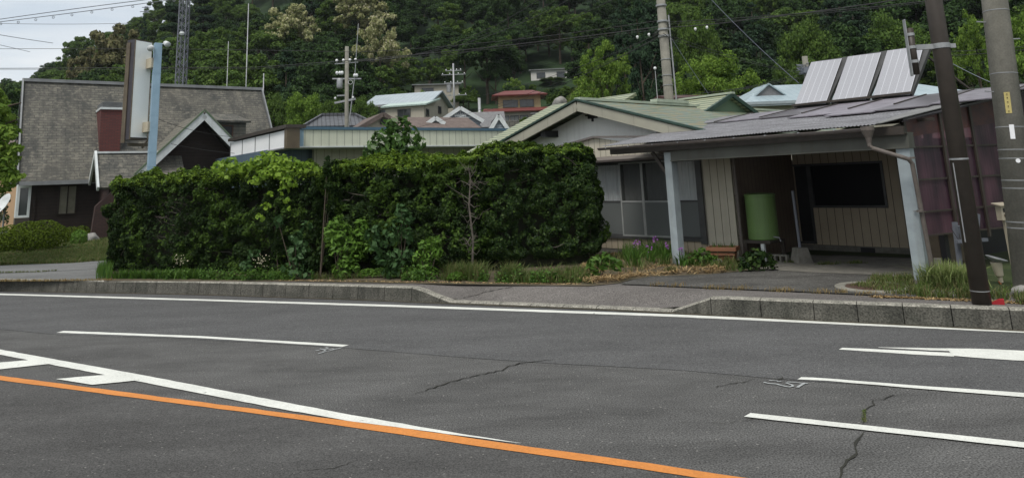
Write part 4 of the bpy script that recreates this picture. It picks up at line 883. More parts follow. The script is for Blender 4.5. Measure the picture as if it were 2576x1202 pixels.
# patchwork panels further up
def panel(s0_, s1_, t0, t1, mat, dz, sh=0): f = MB(); f.slab([(s0_,t0,roofz(t0)+dz),(s1_,t0,roofz(t0)+dz),(s1_+sh,t1,roofz(t1)+dz),(s0_+sh,t1,roofz(t1)+dz)], .02); obj('roof_panel', f, mat, kp)
pan = [(-6.05,-5.1,2.95,4.5,'corr',.034),(-5.1,-3.9,2.75,4.5,'pp_lilac',.036),(-3.95,-2.9,2.6,4.5,'pp_grey',.04),(-2.95,-1.9,2.0,4.5,'pp_lilac',.044),(-1.95,-1.0,1.5,4.5,'pp_lilac',.048),(-1.05,-.1,1.6,4.5,'pp_grey',.052),(-.15,.9,1.9,4.3,'pp_lilac',.056),(.85,1.9,3.2,4.2,'pp_grey',.06)]
for a, b_, c, d, mt, dz in pan: panel(a, b_, c, d, M[mt], dz)
f_ = ML()
for x in (-5.1,-3.92,-2.92,-1.92,-1.02,-.12,.88): f_.bar((x,2.6,roofz(2.6)+.065),(x,4.4,roofz(4.4)+.065), .035, .02)
obj('roof_battens', f_, M['brown_paint'], kp)
# gutter: half round along the eave, hopper, and a bent downpipe
f_ = MB(); gy = -.5; gzz = zE-.05; nn_ = 8
xa, xb = -6.05, -.28
vs = [(x, gy+.055*math.cos(math.pi+math.pi*j/nn_), gzz+(x-xa)*-.004+.05*math.sin(math.pi+math.pi*j/nn_)) for x in (xa, xb) for j in range(nn_+1)]
f_.add(vs, [(j, j+1, nn_+2+j, nn_+1+j) for j in range(nn_)])
f_.tube([(xa,gy-.055,gzz),(xb,gy-.055,gzz-.02)], .008, 6); gt_ = obj('gutter', f_, M['gutter'], kp)
md = gt_.modifiers.new('t', 'SOLIDIFY'); md.thickness = .004
f_ = ML()
for x in np.arange(-5.8, -.3, .62): f_.tube([(x,gy-.075,gzz-.01),(x,gy-.02,gzz-.01)], .012, 8)
obj('gutter_bracket', f_, M['steel'], gt_)
f_ = MB(); f_.lathe([(.035,-.2),(.05,-.12),(.1,0),(.1,.06)], 14, (-.33, gy, gzz-.05)); obj('gutter_hopper', f_, M['pipe'], gt_)
hx = -.33
f_ = MB(); f_.tube([(hx,gy,gzz-.2),(hx,gy,gzz-.3),(hx+.05,gy,gzz-.34),(.1,gy+.12,gzz-.5),(.16,gy+.16,gzz-.53),(.19,gy+.2,gzz-.6),(.22,-.18,.05)], .034, 12); obj('downpipe', f_, M['pipe'], kp)
f_ = ML()
for z in (1.9, 1.1): f_.tube([(.2,gy+.2+.0*z,z),(.2,gy+.2,z+.03)], .045, 12)
f_.bar((.05,-.12,1.1),(.24,-.2,1.1), .03, .01); obj('pipe_clip', f_, M['pipe'], kp)
# ---- lean-to clad in purple translucent sheet, right of the carport
UL = P(2292, 330, 12.2); pa_ = math.atan2(.43, .9)
U = Fr(UL, pa_, LV)
hu = frt('lean_to_shed', 'lean-to shed with faded purple translucent wall sheets behind the dark steel pole', 'shed', U)
zU0 = U.hit(2400,585,0)[1]
tops = [U.hit(u, v, 0) for u, v in ((2287,291),(2400,263),(2503,241))]
sl2 = (tops[2][1]-tops[0][1])/(tops[2][0]-tops[0][0]); uE = 3.6
def utop(s): return tops[0][1]+.0+sl2*(s-tops[0][0])-.06
mull = [U.hit(u, 450, 0)[0] for u in (2290, 2383, 2462, 2533)]; mull += [mull[-1]+.62, mull[-1]+1.25, mull[-1]+1.9]
zr_ = [U.hit(2350, v, 0)[1] for v in (495, 440)]
zr = [zU0, U.hit(2380,528,0)[1], U.hit(2380,448,0)[1], U.hit(2380,368,0)[1]]
sh_ = MB(); corr = 0
nx = 140; xs_ = np.linspace(mull[0], mull[-1], nx)
vs = [(x, .004*math.sin(x*2*math.pi/.075), z) for z in (zU0, zr[2]) for x in xs_]+[(x, .004*math.sin(x*2*math.pi/.075), utop(x)) for x in xs_]
sh_.add(vs, [(r*nx+i, r*nx+i+1, (r+1)*nx+i+1, (r+1)*nx+i) for r in range(2) for i in range(nx-1)])
def purplemat():
    m, n, b = newmat('purple translucent panel'); lk = n.links.new
    tc = N(n, 'ShaderNodeTexCoord'); mp = N(n, 'ShaderNodeMapping'); mp.inputs['Scale'].default_value = (2.2, 2.2, .5); lk(tc.outputs['Object'], mp.inputs[0])
    z = N(n, 'ShaderNodeTexNoise'); z.inputs['Scale'].default_value = 1.6; z.inputs['Detail'].default_value = 5; lk(mp.outputs[0], z.inputs['Vector'])
    rp = N(n, 'ShaderNodeValToRGB'); el = rp.color_ramp.elements; el[0].position = .35; el[0].color = (.04,.024,.036,1); el[1].position = .7; el[1].color = (.15,.075,.1,1); lk(z.outputs['Fac'], rp.inputs[0]); lk(rp.outputs[0], b.inputs['Base Color'])
    b.inputs['Roughness'].default_value = .3
    tr = N(n, 'ShaderNodeBsdfTransparent'); tr.inputs[0].default_value = (.55,.32,.42,1); ms = N(n, 'ShaderNodeMixShader'); ms.inputs[0].default_value = .3
    lk(b.outputs[0], ms.inputs[1]); lk(tr.outputs[0], ms.inputs[2]); lk(ms.outputs[0], n.nodes['Material Output'].inputs['Surface']); return m
obj('wall_sheet', sh_, purplemat(), hu, smooth=True)
f_ = MB()
for i, x in enumerate(mull): f_.box(x-.028, x+.028, -.05, -.016, zU0-.12, utop(x)-.02)
for z in zr: f_.box(mull[0]+.03, mull[-1]-.03, -.045, -.018, z-.012, z+.012) if False else f_.box(mull[0], mull[-1], -.032, -.014, z-.014, z+.014)
obj('wall_frame', f_, M['brown_paint'], hu)
f_ = MB(); f_.prism([(mull[0],utop(mull[0])-.28),(mull[3],utop(mull[3])-.42),(mull[3],utop(mull[3])-.02),(mull[0],utop(mull[0])-.02)], -.013, .02) ; obj('top_sheet', f_, M['rusty'], hu)
f_ = MB(); f_.box(2.0, 6, 1.3, 1.4, -.3, 2.3); 
for x in (mull[1]+.1, mull[3]+.3): f_.box(x-.05, x+.05, .25, .35, 0, 2.6)
f_.box(1.5, 1.9, .3, .6, .9, 1.5); f_.box(.75, 1.05, .3, .5, .9, 1.9); obj('inner_frame', f_, M['dark'], hu)
sB, zB_ = U.hit(2480,211,2.6); zbk = lambda s: zB_+sl2*(s-sB)
f_ = MB(); f_.slab([(mull[0]-.1,-.1,utop(mull[0])+.03),(5.2,-.1,utop(5.2)+.03),(5.2,2.6,zbk(5.2)),(mull[0]-.1,2.6,zbk(mull[0]-.1))], .03); obj('roof', f_, M['pp_grey'], hu)
# old machinery stand under the sheets, a blue drum scrap and brown box
qd = G(2350, 690, LV)
bx = thing('storage_box', 'brown box standing under the purple sheets beside the downpipe', 'box', qd+np.array([.35,.55,0]), pa_)
f_ = MB(); f_.box(-.1, .62, -.2, .2, .12, .82); f_.box(-.06, -.0, -.18, .18, 0, .12); f_.box(.5, .56, -.18, .18, 0, .12); obj('body', f_, M['signbrown'], bx, bevel=.01)
f_ = MB(); f_.box(-.12, .64, -.22, .22, .823, .85); obj('lid', f_, M['brown_paint'], bx)
qs = G(2515, 715, LV)
st = thing('steel_trestle', 'crossed grey steel trestle legs behind the meter post', 'trestle', qs+np.array([-.05,.35,0]), .4)
for a, b_ in (((-.12,0,0),(-.28,0,.85)), ((-.1,.05,.0),(.22,.05,1.0)), ((-.3,.1,0),(-.26,.1,.9))): f_ = MB(); f_.bar(a, b_, .07, .05); obj('leg', f_, M['steel_far'], st)
f_ = MB(); f_.bar((-.4,.02,.62),(.3,.02,.6), .05, .05); obj('rail', f_, M['steel_far'], st)
sp_ = thing('concrete_stub', 'short tapered concrete stub beside the carport downpipe', 'concrete stub', G(2366, 706, LV), .3)
f_ = MB(); f_.lathe([(.11,0),(.1,.1),(.07,.34),(.0,.345)], 4, (0,0,0)); obj('body', f_, M['concrete_d'], sp_)

# ---- solar water panels on a rack above the carport roof
ps = [((2048,164),(2145,133)),((2152,131),(2246,117)),((2252,115),(2342,103))]
bots = [((1990,268),(2075,257)),((2083,255),(2176,245)),((2184,243),(2290,231))]
# panel plane: bottom edge on the roof, facing the road; found by intersecting with an inclined plane
tP = 4.6
def roofhit(u, v, t=tP): s, z = K.hit(u, v, t); return s, z
bl_ = roofhit(1995,262); br_ = roofhit(2296,229)
tl_ = K.hit(2052,163,tP+.95); tr_ = K.hit(2343,102,tP+.95)
Wd = (br_[0]-bl_[0]); 
rack = frt('solar_water_heater', 'row of three tilted silver grey solar panels on a dark rack above the carport roof', 'solar heater', K)
f_ = MB(); f_.bar((bl_[0],tP-.05,bl_[1]-.04),(br_[0],tP-.05,bl_[1]-.04), .05, .05); obj('rail', f_, M['brown_paint'], rack)
zb0 = (bl_[1]+br_[1])/2-.07; zt0 = (tl_[1]+tr_[1])/2; sh0 = (tl_[0]-bl_[0])
for x in (bl_[0]+.3, br_[0]-.2):
    f_ = MB(); f_.bar((x+.75,tP+1.9,zb0+.15),(x+sh0*.9,tP+.95,zt0-.2), .04, .04); obj('strut', f_, M['brown_paint'], rack)
g3 = (br_[0]-bl_[0]-.1)/3
for i, word in enumerate(('leftmost', 'middle', 'rightmost')):
    x0 = bl_[0]+i*(g3+.05); x1 = x0+g3-.03
    q = [(x0,tP,zb0),(x1,tP,zb0),(x1+sh0,tP+.95,zt0),(x0+sh0,tP+.95,zt0)]
    a = Vector(q[0]); ex = (Vector(q[1])-a); ey = (Vector(q[3])-a); 
    # panels are sheared to follow the rack; local build in rack coordinates
    f_ = MB(); f_.slab(q, .09); pw = obj('solar_panel', f_, M['alu_dark'], rack)
    nrm = ex.cross(ey).normalized(); nrm = nrm if nrm.y < 0 else -nrm
    ins = lambda s, t: tuple(a+ex*s+ey*t+nrm*.006)
    f_ = MB(); q2 = [ins(.025,.015), ins(.975,.015), ins(.975,.985), ins(.025,.985)]
    # glass built in its own sheared axes so the collector strips run up the panel
    me = bpy.data.meshes.new('glass'); lx = ex.length; 
    Mx = Matrix(((ex.x/lx, ey.x/ey.length, nrm.x, a.x+nrm.x*.006), (ex.y/lx, ey.y/ey.length, nrm.y, a.y+nrm.y*.006), (ex.z/lx, ey.z/ey.length, nrm.z, a.z+nrm.z*.006), (0,0,0,1)))
    f_.add([(.02,.02,0),(lx-.02,.02,0),(lx-.02,ey.length-.02,0),(.02,ey.length-.02,0)], [(0,1,2,3)])
    g_ = obj('glass', MB().add(f_.v[-4:], [(0,1,2,3)]), M['panelglass'], pw); g_.matrix_local = Mx
    
# ================================================================ HOUSES BEHIND
bghouse('house', 'pale grey metal roofed two storey house on the slope left of the crossarm pole', 909, 267, 70, R(-14), 7.3, 6.5, 4.2, 1.35, M['beige'], M['metalroof'], 's', .45,
    [(1.2,2.6,-1.25,-.45),(4.6,6.4,-1.5,-.3)], [(3.0,3.8,-.9,-.2)], trim=M['greytrim'])
bghouse('house', 'mint roofed front annexe of the grey metal roofed house', 957, 268.5, 67.5, R(-14), 4.6, 4, 3.6, .9, M['beige'], M['mintroof'], 'm', .35, [(1.6,2.9,-1.2,-.35)], [(.8,1.5,-1.1,-.4)], trim=None)
bghouse('house', 'small beige flat roofed house highest left on the slope', 1036, 212.5, 95, R(8), 6.6, 5, 4, .35, M['beige'], M['greytrim'], 'm', .35, [(1.3,2.9,-1.6,-.5)])
bghouse('house', 'white flat roofed house high on the slope beside the grassy bank', 1330, 176, 113, R(-3), 6.4, 5, 3.0, .25, M['whitewall'], M['greytrim'], 'm', .3, [(1.2,2.6,-1.4,-.5),(4.4,5.7,-1.5,-.5)])
h_, f_r, b_r = bghouse('house', 'red roofed two storey house with ochre walls on the slope', 1237, 240, 84, R(3), 6.6, 5, 2.6, .75, M['yellowwall'], M['redroof'], 's', .8, [(1.3,3.1,-1.45,-.55),(3.3,5.0,-1.45,-.55)], hip=1.6)
mb = MB(); q = [(-1.1,-2.0,b_r-2.1),(6.9,-2.0,b_r-2.1),(7.4,.4,b_r-1.55),(-1.0,.4,b_r-1.55)]; mb.slab(q, .12); mb.slab([(6.9,-2.0,b_r-2.1),(8.8,-1.2,b_r-2.15),(8.4,.6,b_r-1.7),(7.2,.4,b_r-1.55)], .12); obj('lower_roof', mb, M['redroof'], h_)
mb = MB(); mb.box(-.6, 6.6, -1.5, 4.8, b_r-6.5, b_r-2.0); mb.box(6.61, 8.2, -.8, 4, b_r-6.5, b_r-2.1); lwall = obj('lower_wall', mb, M['beige'], h_)
for i, (a, c) in enumerate(((.9,1.9),(2.0,3.0),(3.1,4.1))): window(h_, M['alu_dark'], M['frost'], (a, c, b_r-3.6, b_r-2.6), -1.55, .1, .07, 1)
window(h_, M['alu'], M['frost'], (4.5, 6.3, b_r-4.3, b_r-2.6), -1.9, .1, .07, 3, 'porch_glazing'); mb = MB(); mb.slab([(4.3,-2.1,b_r-2.5),(6.4,-2.1,b_r-2.5),(6.4,-1.5,b_r-2.3),(4.3,-1.5,b_r-2.3)], .08); obj('porch_roof', mb, M['greytrim'], h_)
pz = P(1300, 320, 82)
sw_ = thing('retaining_wall', 'stone block retaining wall below the red roofed house', 'retaining wall', (pz[0]-3.5, 82, pz[2]-3), 0)
f_ = MB(); f_.box(-.2, 9.5, 0, 1.0, -2, 3.75); obj('wall', f_, M['stonewall'], sw_)
h1_, f1_, b1_ = bghouse('house', 'brown shingled gable house with a round topped attic window', 900, 321, 45, R(26), 3.3, 9.5, 3.2, .95, M['beige'], M['brownroof'], 't', .25, [], trim=M['brownroof'])
mb = MB(); mb.lathe([(.17,0),(.17,.05)], 20, (1.65,.2,b1_+.38), (0,-1,0)); mb.box(1.48,1.82,.16,.2,b1_+.2,b1_+.38); obj('arched_window', mb, M['dark'], h1_)
bghouse('house', 'long brown shingle roof running right of the round window gable', 1010, 322, 44, R(30), 5.5, 4.0, 3, .85, M['beige'], M['brownroof'], 's', .3)
h2_, f2_, b2_ = bghouse('house', 'blue grey clapboard house with white fretwork in its tall gable', 1101, 305, 50, R(8), 3.2, 8, 3.2, 1.0, M['blueclap'], M['greyroof'], 't', .22, [], trim=M['whitetrim'])
p_, f_, b_ = None, None, None
mb = MB(); rr_ = .0
for a in np.linspace(-.9, .9, 7): mb.bar((1.6,.1,b2_+.25),(1.6+.55*math.sin(a),.1,b2_+.25+.28*math.cos(a)), .03, .05)
mb.bar((1.6,.1,b2_+.2),(1.6,.1,b2_+.95), .04, .06); mb.bar((.9,.1,b2_+.2),(2.3,.1,b2_+.2), .04, .07)
for x in (1.25,1.4,1.8,1.95): mb.lathe([(.07,-.02),(.07,.02)], 10, (x,.1,b2_+.33), (0,-1,0))
obj('gable_fretwork', mb, M['whitetrim'], h2_)
bghouse('house', 'narrow blue grey clapboard gable with white edges beside the green roof', 1228, 331, 47, R(6), 1.45, 6, 3.0, 1.12, M['blueclap'], M['greyroof'], 't', .12, [], trim=M['whitetrim'])
bghouse('house', 'tiny white edged gable between the brown and the blue grey houses', 1072, 309, 46, R(10), 1.2, 4, 3.0, .42, M['blueclap'], M['greyroof'], 't', .1, [], trim=M['whitetrim'])
bghouse('house', 'grey shingle roof joining the two blue grey gables', 1165, 322, 53, R(4), 3.2, 5, 3.0, 1.35, M['blueclap'], M['greyroof'], 's', .3)
h3_, f3_, b3_ = bghouse('house', 'old house with dark tiled hipped roof behind the cream parapet', 765, 318, 48, R(16), 4.7, 5.5, 3, .95, M['beige'], M['tileroof'], 's', .5, hip=1.2)
mb = MB()
for a, c in (((0,0),(1.2,2.75)),((4.7,0),(3.5,2.75))): mb.bar((a[0],a[1],b3_+.08),(c[0],c[1],b3_+1.03), .16, .12)
mb.bar((1.2,2.75,b3_+1.04),(3.5,2.75,b3_+1.04), .2, .16); obj('ridge_tiles', mb, M['tileroof'], h3_)
h4_, f4_, b4_ = bghouse('house', 'wide house with light blue metal roof and a small gablet behind the solar panels', 1874, 257.5, 34, R(2), 11.6, 7, 3, 1.15, M['beige'], M['blueroof'], 's', .55, hip=2.2, trim=M['post'])
gx, gzz_ = f4_.hit(1933, 214, 1.2)
mb = MB(); mb.slab([(gx-.95,1.1,b4_+.28),(gx,1.1,b4_+1.0),(gx,3.2,b4_+1.0),(gx-.95,3.2,b4_+.3)], .06); mb.slab([(gx+.95,1.1,b4_+.28),(gx,1.1,b4_+1.0),(gx,3.2,b4_+1.0),(gx+.95,3.2,b4_+.3)], .06); gb = obj('gablet', mb, M['blueroof'], h4_)
mb = MB(); mb.prism([(gx-.8,b4_+.3),(gx+.8,b4_+.3),(gx,b4_+.9)], 1.2, 1.25); obj('gablet_wall', mb, M['greyroof'], gb)
mb = MB(); mb.box(-.05, 11.65, -.1, .02, b4_-.14, b4_-.02); obj('gutter', mb, M['post'], h4_)
bghouse('house', 'low rust brown roof just behind the green roofs', 1690, 246, 40, R(12), 4.5, 4, 3, .35, M['beige'], M['rusty'], 's', .3)
bghouse('house', 'small dark roofed hut behind the crossarm pole', 1185, 301, 88, R(0), 2.6, 3, 2.4, .5, M['beige'], M['greytrim'], 's', .3, [(.8,1.6,-1.4,-.5)])

# ================================================================ POLES, MASTS, WIRES
def place(u, v, Y): return P(u, v, Y)
def pole_thing(name, label, cat, u, v, Y, group=None, z=None):
    p = P(u, v, Y); zz = terr(p[0], p[1]) if z is None else z
    return thing(name, label, cat, (p[0], p[1], zz), 0, group), p, zz
# dark steel pole at the kerb
dp = G(2470, 763, .26); dpt = thing('steel_pole', 'dark brown painted steel pole standing at the kerb with a bracket high up', 'pole', (dp[0], dp[1], .24))
f_ = MB(); f_.tube([(0,0,0),(0,0,7.5)], [.112,.108], 24); obj('shaft', f_, M['brown_paint'], dpt, smooth=True)
def dz_(u, v): return P(u, v, dp[1])[2]-.24
zb1 = dz_(2365,117)
f_ = MB(); f_.tube([(0,0,zb1-.035),(0,0,zb1+.035)], .118, 24); f_.box(.11, .2, -.02, .02, zb1-.03, zb1+.03); f_.bar((-.1,0,zb1),(-.36,.02,zb1), .045, .07); obj('clamp', f_, M['steel'], dpt)
f_ = MB(); f_.tube([(-.4,0,zb1-.38),(-.4,0,zb1+.27)], .048, 14); ar = obj('bracket_tube', f_, M['brown_paint'], dpt, smooth=True)
f_ = MB(); f_.bar((-.46,-.0,zb1-.4),(-.46,0,zb1+.4), .012, .06)
for z in (-.2, 0, .18): f_.tube([(-.4,0,zb1+z-.02),(-.4,0,zb1+z+.02)], .056, 14)
obj('mounting_strip', f_, M['steel'], ar)
zb2_ = dz_(2412,400)
f_ = ML(); f_.tube([(0,0,zb2_-.012),(0,0,zb2_+.012)], .116, 24); f_.tube([(0,0,zb2_-1.7),(0,0,zb2_-1.69)], .115, 24); obj('steel_band', f_, M['steel'], dpt)
f_ = MB(); f_.tube([(-.108,-.035,.8),(-.106,-.035,zb2_-.05)], .008, 6); obj('cable', f_, M['steel'], dpt)
rp_ = thing('red_marker', 'small red plastic wedge lying at the foot of the dark steel pole', 'marker', dp+np.array([.16,-.02,-.0]), -.5)
f_ = MB(); f_.prism([(-.08,-.02),(.1,-.02),(.1,.055),(.05,.05)], -.05, .05); obj('wedge', f_, M['redplastic'], rp_)
# thick concrete pole at the right edge
cp_ = G(2593, 742, LV); cpt = thing('concrete_utility_pole', 'thick weathered concrete utility pole at the right edge with a yellow plate', 'utility pole', cp_)
f_ = MB(); f_.tube([(0,0,-.1),(0,0,9)], [.19,.138], 32); obj('shaft', f_, M['concrete'], cpt, smooth=True); cpt.rotation_euler = (0, .052, 0)
def cz_(u, v): return P(u, v, cp_[1])[2]-LV
rad = lambda z: .19-.052*z/9
f_ = ML()
for v in (28, 186, 321, 378, 400, 455, 475, 560, 575): 
    z = cz_(2520, v)
    if z > .2: f_.tube([(0,0,z-.006),(0,0,z+.006)], rad(z)+.004, 32)
obj('steel_band', f_, M['steel'], cpt)
def on_pole(ang, z, w, h, mat, name, th=.006, r0=rad):
    f = MB(); k = 5; r = r0(z)+.003; hw = w/2/r
    pts = [(ang-hw+2*hw*i/k) for i in range(k+1)]
    q = [(rr*math.cos(a), rr*math.sin(a), zz) for rr in (r, r+th) for zz in (z-h/2, z+h/2) for a in pts]; m = k+1
    fs = [(2*m+i, 2*m+i+1, 3*m+i+1, 3*m+i) for i in range(k)]+[(i, i+m, i+m+1, i+1) for i in range(k)]+[(m+i, 3*m+i, 3*m+i+1, m+i+1) for i in range(k)]+[(i, i+1, 2*m+i+1, 2*m+i) for i in range(k)]+[(0,2*m,3*m,m),(k,m+k,3*m+k,2*m+k)]
    return obj(name, f.add(q, fs), mat, cpt)
yp = on_pole(-math.pi/2-.55, cz_(2535,261), .07, .3, M['yellow'], 'number_plate')
f_ = MB()
for z in (.12,.07,.01,-.05,-.12):
    a = -math.pi/2-.55; r = rad(2)+.012; zz = cz_(2535,261)+z; f_.lathe([(.008,0),(.008,.003)], 8, (r*math.cos(a), r*math.sin(a), zz), (math.cos(a), math.sin(a), 0))
obj('plate_marks', f_, M['rust'], yp)
on_pole(-math.pi/2-.5, cz_(2543,333), .055, .2, M['whitebox'], 'white_sticker')
a = -math.pi/2-.35; z = cz_(2552,405); f_ = MB(); f_.lathe([(.03,0),(.028,.006)], 16, (rad(z)*math.cos(a), rad(z)*math.sin(a), z), (math.cos(a), math.sin(a), 0)); obj('round_tag', f_, M['whitebox'], cpt)
f_ = ML()
for u, v, sg in ((2480,56,-1),(2576,98,1),(2476,232,-1)):
    z = cz_(2520, v); f_.bar((sg*.12,0,z),(sg*.3,0,z+.01), .016, .016)
f_.tube([(.1,-.15,2.0),(.13,-.16,2.25)], .03, 8); obj('step_bolt', f_, M['steel'], cpt)
# electricity meter box on a stick
mp_ = G(2553, 690, LV); mpt = thing('meter_post', 'ivory meter box on a thin leaning stake beside the concrete pole', 'meter box', mp_, .35)
z1 = P(2528,552,mp_[1])[2]-LV; z2 = P(2526,517,mp_[1])[2]-LV
f_ = MB(); f_.bar((0,0,-.05),(-.03,0,z1), .045, .045); obj('stake', f_, M['metercase'], mpt)
f_ = MB(); f_.box(-.13, .08, -.05, .05, z1-.01, z2); bxm = obj('case', f_, M['metercase'], mpt, bevel=.006)
f_ = MB(); f_.slab([(-.18,-.1,z2+.01),(.09,-.1,z2+.01),(.09,.07,z2+.05),(-.18,.07,z2+.05)], .015); obj('cap', f_, M['metercase'], bxm)
f_ = MB(); f_.box(-.09, .02, -.056, -.051, z1+.12, z2-.04); obj('meter_dial', f_, M['dark'], bxm)
f_ = MB(); f_.box(-.08, .0, -.075, -.052, z1+.045, z1+.085); obj('spout', f_, M['rust'], bxm)
# reflector flood lamp on an orange stake
fp_ = G(2518, 715, LV-.0); fpt = thing('garden_lamp', 'upturned dish reflector lamp on an orange pipe stake beside the steel pole', 'lamp', fp_, 0)
zl = P(2510,658,fp_[1])[2]-LV
f_ = MB(); f_.tube([(0,0,0),(-.02,0,zl-.28)], .016, 8); obj('stake', f_, M['orangeplastic'], fpt)
f_ = MB(); f_.lathe([(.03,-.3),(.035,-.22),(.055,-.2),(.075,-.05),(.08,0)], 16, (-.02,0,zl), (-.1,0,1)); obj('socket', f_, M['metercase'], fpt)
f_ = MB(); f_.lathe([(.06,0),(.1,.02),(.145,.05),(.15,.055),(.135,.065),(.02,.03)], 28, (-.02,0,zl), (.28,-.12,1)); obj('reflector', f_, M['steel'], fpt, smooth=True)
f_ = MB(); f_.tube([(-.15,0,zl+.05),(-.3,.1,zl-.05),(-.35,.2,zl+.2),(-.45,.3,zl+.5)], .006, 6); obj('cable', f_, M['wire'], fpt)
# sign pole with blank box sign
spx = P(380,430,24.5); spp = thing('sign_pole', 'light blue square steel sign pole with two lamps on top behind the left hedge', 'sign pole', (spx[0], spx[1], LV), R(36))
ztop = P(398,110,24.5)[2]-LV
f_ = MB(); f_.box(-.12, .12, -.12, .12, 0, ztop); obj('shaft', f_, M['bluepole'], spp, bevel=.01)
f_ = ML()
for v in (185, 290, 382, 418): z = P(390, v, 24.5)[2]-LV; f_.box(-.126, .126, -.126, .126, z-.012, z+.012)
obj('band', f_, M['bluepole'], spp)
for sg, L_, zz in ((1, .2, ztop-.02), (-1, .12, ztop-.2)):
    f_ = MB(); f_.tube([(sg*.12,-.1,zz),(sg*.2,-.14,zz)], .02, 8); f_.lathe([(.05,-.12),(.08,-.08),(.1,.06),(.1,.1)], 18, (sg*.24,-.16,zz), (sg*.4,-.8,-.5)); obj('floodlight', f_, M['whitetrim'], spp, smooth=True)
sg_ang = math.atan2(.92, .4)-math.pi/2           # the white face looks this way
SGc = P(325, 350, 24.2); SG = Fr(SGc, math.atan2(.92, .4), LV)
sgt = frt('blank_sign', 'tall blank white box sign with bronze frame hung on the light blue pole', 'sign', SG)
w1, zs1 = SG.hit(368,350,0); w0_, zs0 = SG.hit(352,348,0); zst = SG.hit(341,99,0)[1]
f_ = MB(); f_.box(0, w1, 0, .38, zs0-.05, zst); sbd = obj('sign_box', f_, M['signdark'], sgt)
f_ = MB(); f_.box(.0, w1, -.03, -.004, zs0+.02, zst-.04); obj('white_panel', f_, M['signwhite'], sbd)
f_ = MB(); f_.box(-.03, -.002, .2, .38, zs0-.15, zst-.1); obj('bronze_edge', f_, M['signbrown'], sbd)
f_ = MB(); f_.ring((-.01, w1+.01, zs0-.05, zst), .02, -.034, -.0); obj('sign_rim', f_, M['signbrown'], sbd)
lp = lambda q: SG.loc(q)
for v in (157, 318):
    a = SG.loc(P(384, v, 24.3)); b_ = SG.loc((spx[0], spx[1], a[2]+SG.z)); f_ = MB(); f_.bar((w1+.012, a[1]*.0+.2, a[2]), (b_[0]-.05, b_[1], a[2]), .3, .34); obj('bracket', f_, M['metercase'], sgt)
f_ = MB(); f_.bar((.2,.3,zs0-.2),(w1+.3,.3,zs0-.2), .08, .1); f_.bar((w1+.1,.3,zs0-.3),(w1+.35,.3,zs0+.05), .06, .06); obj('lower_arm', f_, M['signbrown'], sgt)
# central concrete pole
def upole(label, u, v, Y, h_top_v, r0, r1, name='concrete_utility_pole', mat='concrete', lean=0, group='utility poles behind the houses'):
    t, p, zz = pole_thing(name, label, 'utility pole', u, v, Y, group)
    zt = P(u, h_top_v, Y)[2]-zz
    f = MB(); f.tube([(0,0,-.5),(lean,0,zt)], [r0, r1], 16); obj('shaft', f, M[mat], t, smooth=True); return t, zt, p, zz
cpole, zt_, pc_, zc_ = upole('concrete utility pole with cable clamps rising behind the green roof', 1683, 250, 24, -60, .175, .15)
f_ = MB(); 
f_ = ML()
for v in (15, 55, 75, 92): z = P(1668, v, 24)[2]-zc_; f_.tube([(0,0,z-.03),(0,0,z+.03)], .187, 20)
for v in (150, 190, 215): z = P(1680, v, 24)[2]-zc_; f_.tube([(0,0,z-.012),(0,0,z+.012)], .176, 16)
obj('cable_clamp', f_, M['steel'], cpole)
f_ = MB(); z0_ = P(1680,248,24)[2]-zc_; z1_ = P(1670,40,24)[2]-zc_; f_.tube([(.24,-.05,z0_-2),(.23,-.05,z0_),(.21,-.05,z1_)], .028, 8); obj('conduit', f_, M['steel'], cpole)
f_ = ML()
for dx_, v in ((-.9,92),(-.5,87),(1.1,78),(1.5,75)): z = P(1670, v, 24)[2]-zc_; f_.lathe([(.02,-.05),(.045,0),(.04,.05),(.015,.065)], 10, (dx_, 0, z))
obj('insulator', f_, M['porcelain'], cpole, smooth=True)
f_ = MB(); z = P(1670,66,24)[2]-zc_
for a in range(7): t = a*.9; f_.tube([(.23*math.cos(t),.23*math.sin(t),z+.1-a*.08),(.34*math.cos(t+.5),.3*math.sin(t+.5),z-a*.09),(.23*math.cos(t+1),.23*math.sin(t+1),z-.1-a*.07)], .012, 5)
obj('cable_loops', f_, M['wire'], cpole)
# transformer pole at left centre
lpole, lz, pl_, lzz = upole('utility pole with a transformer, round insulators and a crossarm behind the cream parapet', 872, 320, 44, 118, .14, .12, mat='concrete')
def zl_(v, u=875): return P(u, v, 44)[2]-lzz
def ins_row(mb, xs_, z, r=.08):
    for x in xs_: mb.lathe([(r*.5,-r),(r,0),(r*.8,r),(r*.2,r*1.3)], 10, (x, -.05, z))
f_ = ML(); f_.bar((-.75,0,zl_(160)),(.7,0,zl_(158)), .06, .06); f_.bar((-.9,0,zl_(197)),(.9,0,zl_(200)), .06, .08); f_.bar((-.75,0,zl_(258)),(.55,0,zl_(250)), .09, .12); f_.bar((-.6,0,zl_(240)),(.0,0,zl_(240)), .05, .08); obj('crossarm', f_, M['steel'], lpole)
f_ = ML(); ins_row(f_, (-.62,-.2,.2,.55), zl_(153), .09); ins_row(f_, (-.6,-.42,-.28), zl_(184), .1); ins_row(f_, (.62,.5), zl_(192), .1); ins_row(f_, (-.7,.4), zl_(247), .07); obj('insulator', f_, M['porcelain'], lpole, smooth=True)
f_ = MB(); f_.lathe([(.17,0),(.19,.05),(.19,.55),(.15,.62)], 14, (-.42,-.05,zl_(222))); obj('transformer', f_, M['steel'], lpole, smooth=True)
f_ = MB()
for k in range(20): 
    t0 = 2*math.pi*k/20; t1_a = 2*math.pi*(k+1)/20; f_.bar((.25+.13*math.cos(t0),-.1,zl_(208)+.13*math.sin(t0)),(.25+.13*math.cos(t1_a),-.1,zl_(208)+.13*math.sin(t1_a)), .02, .02)
obj('cable_coil', f_, M['porcelain'], lpole)
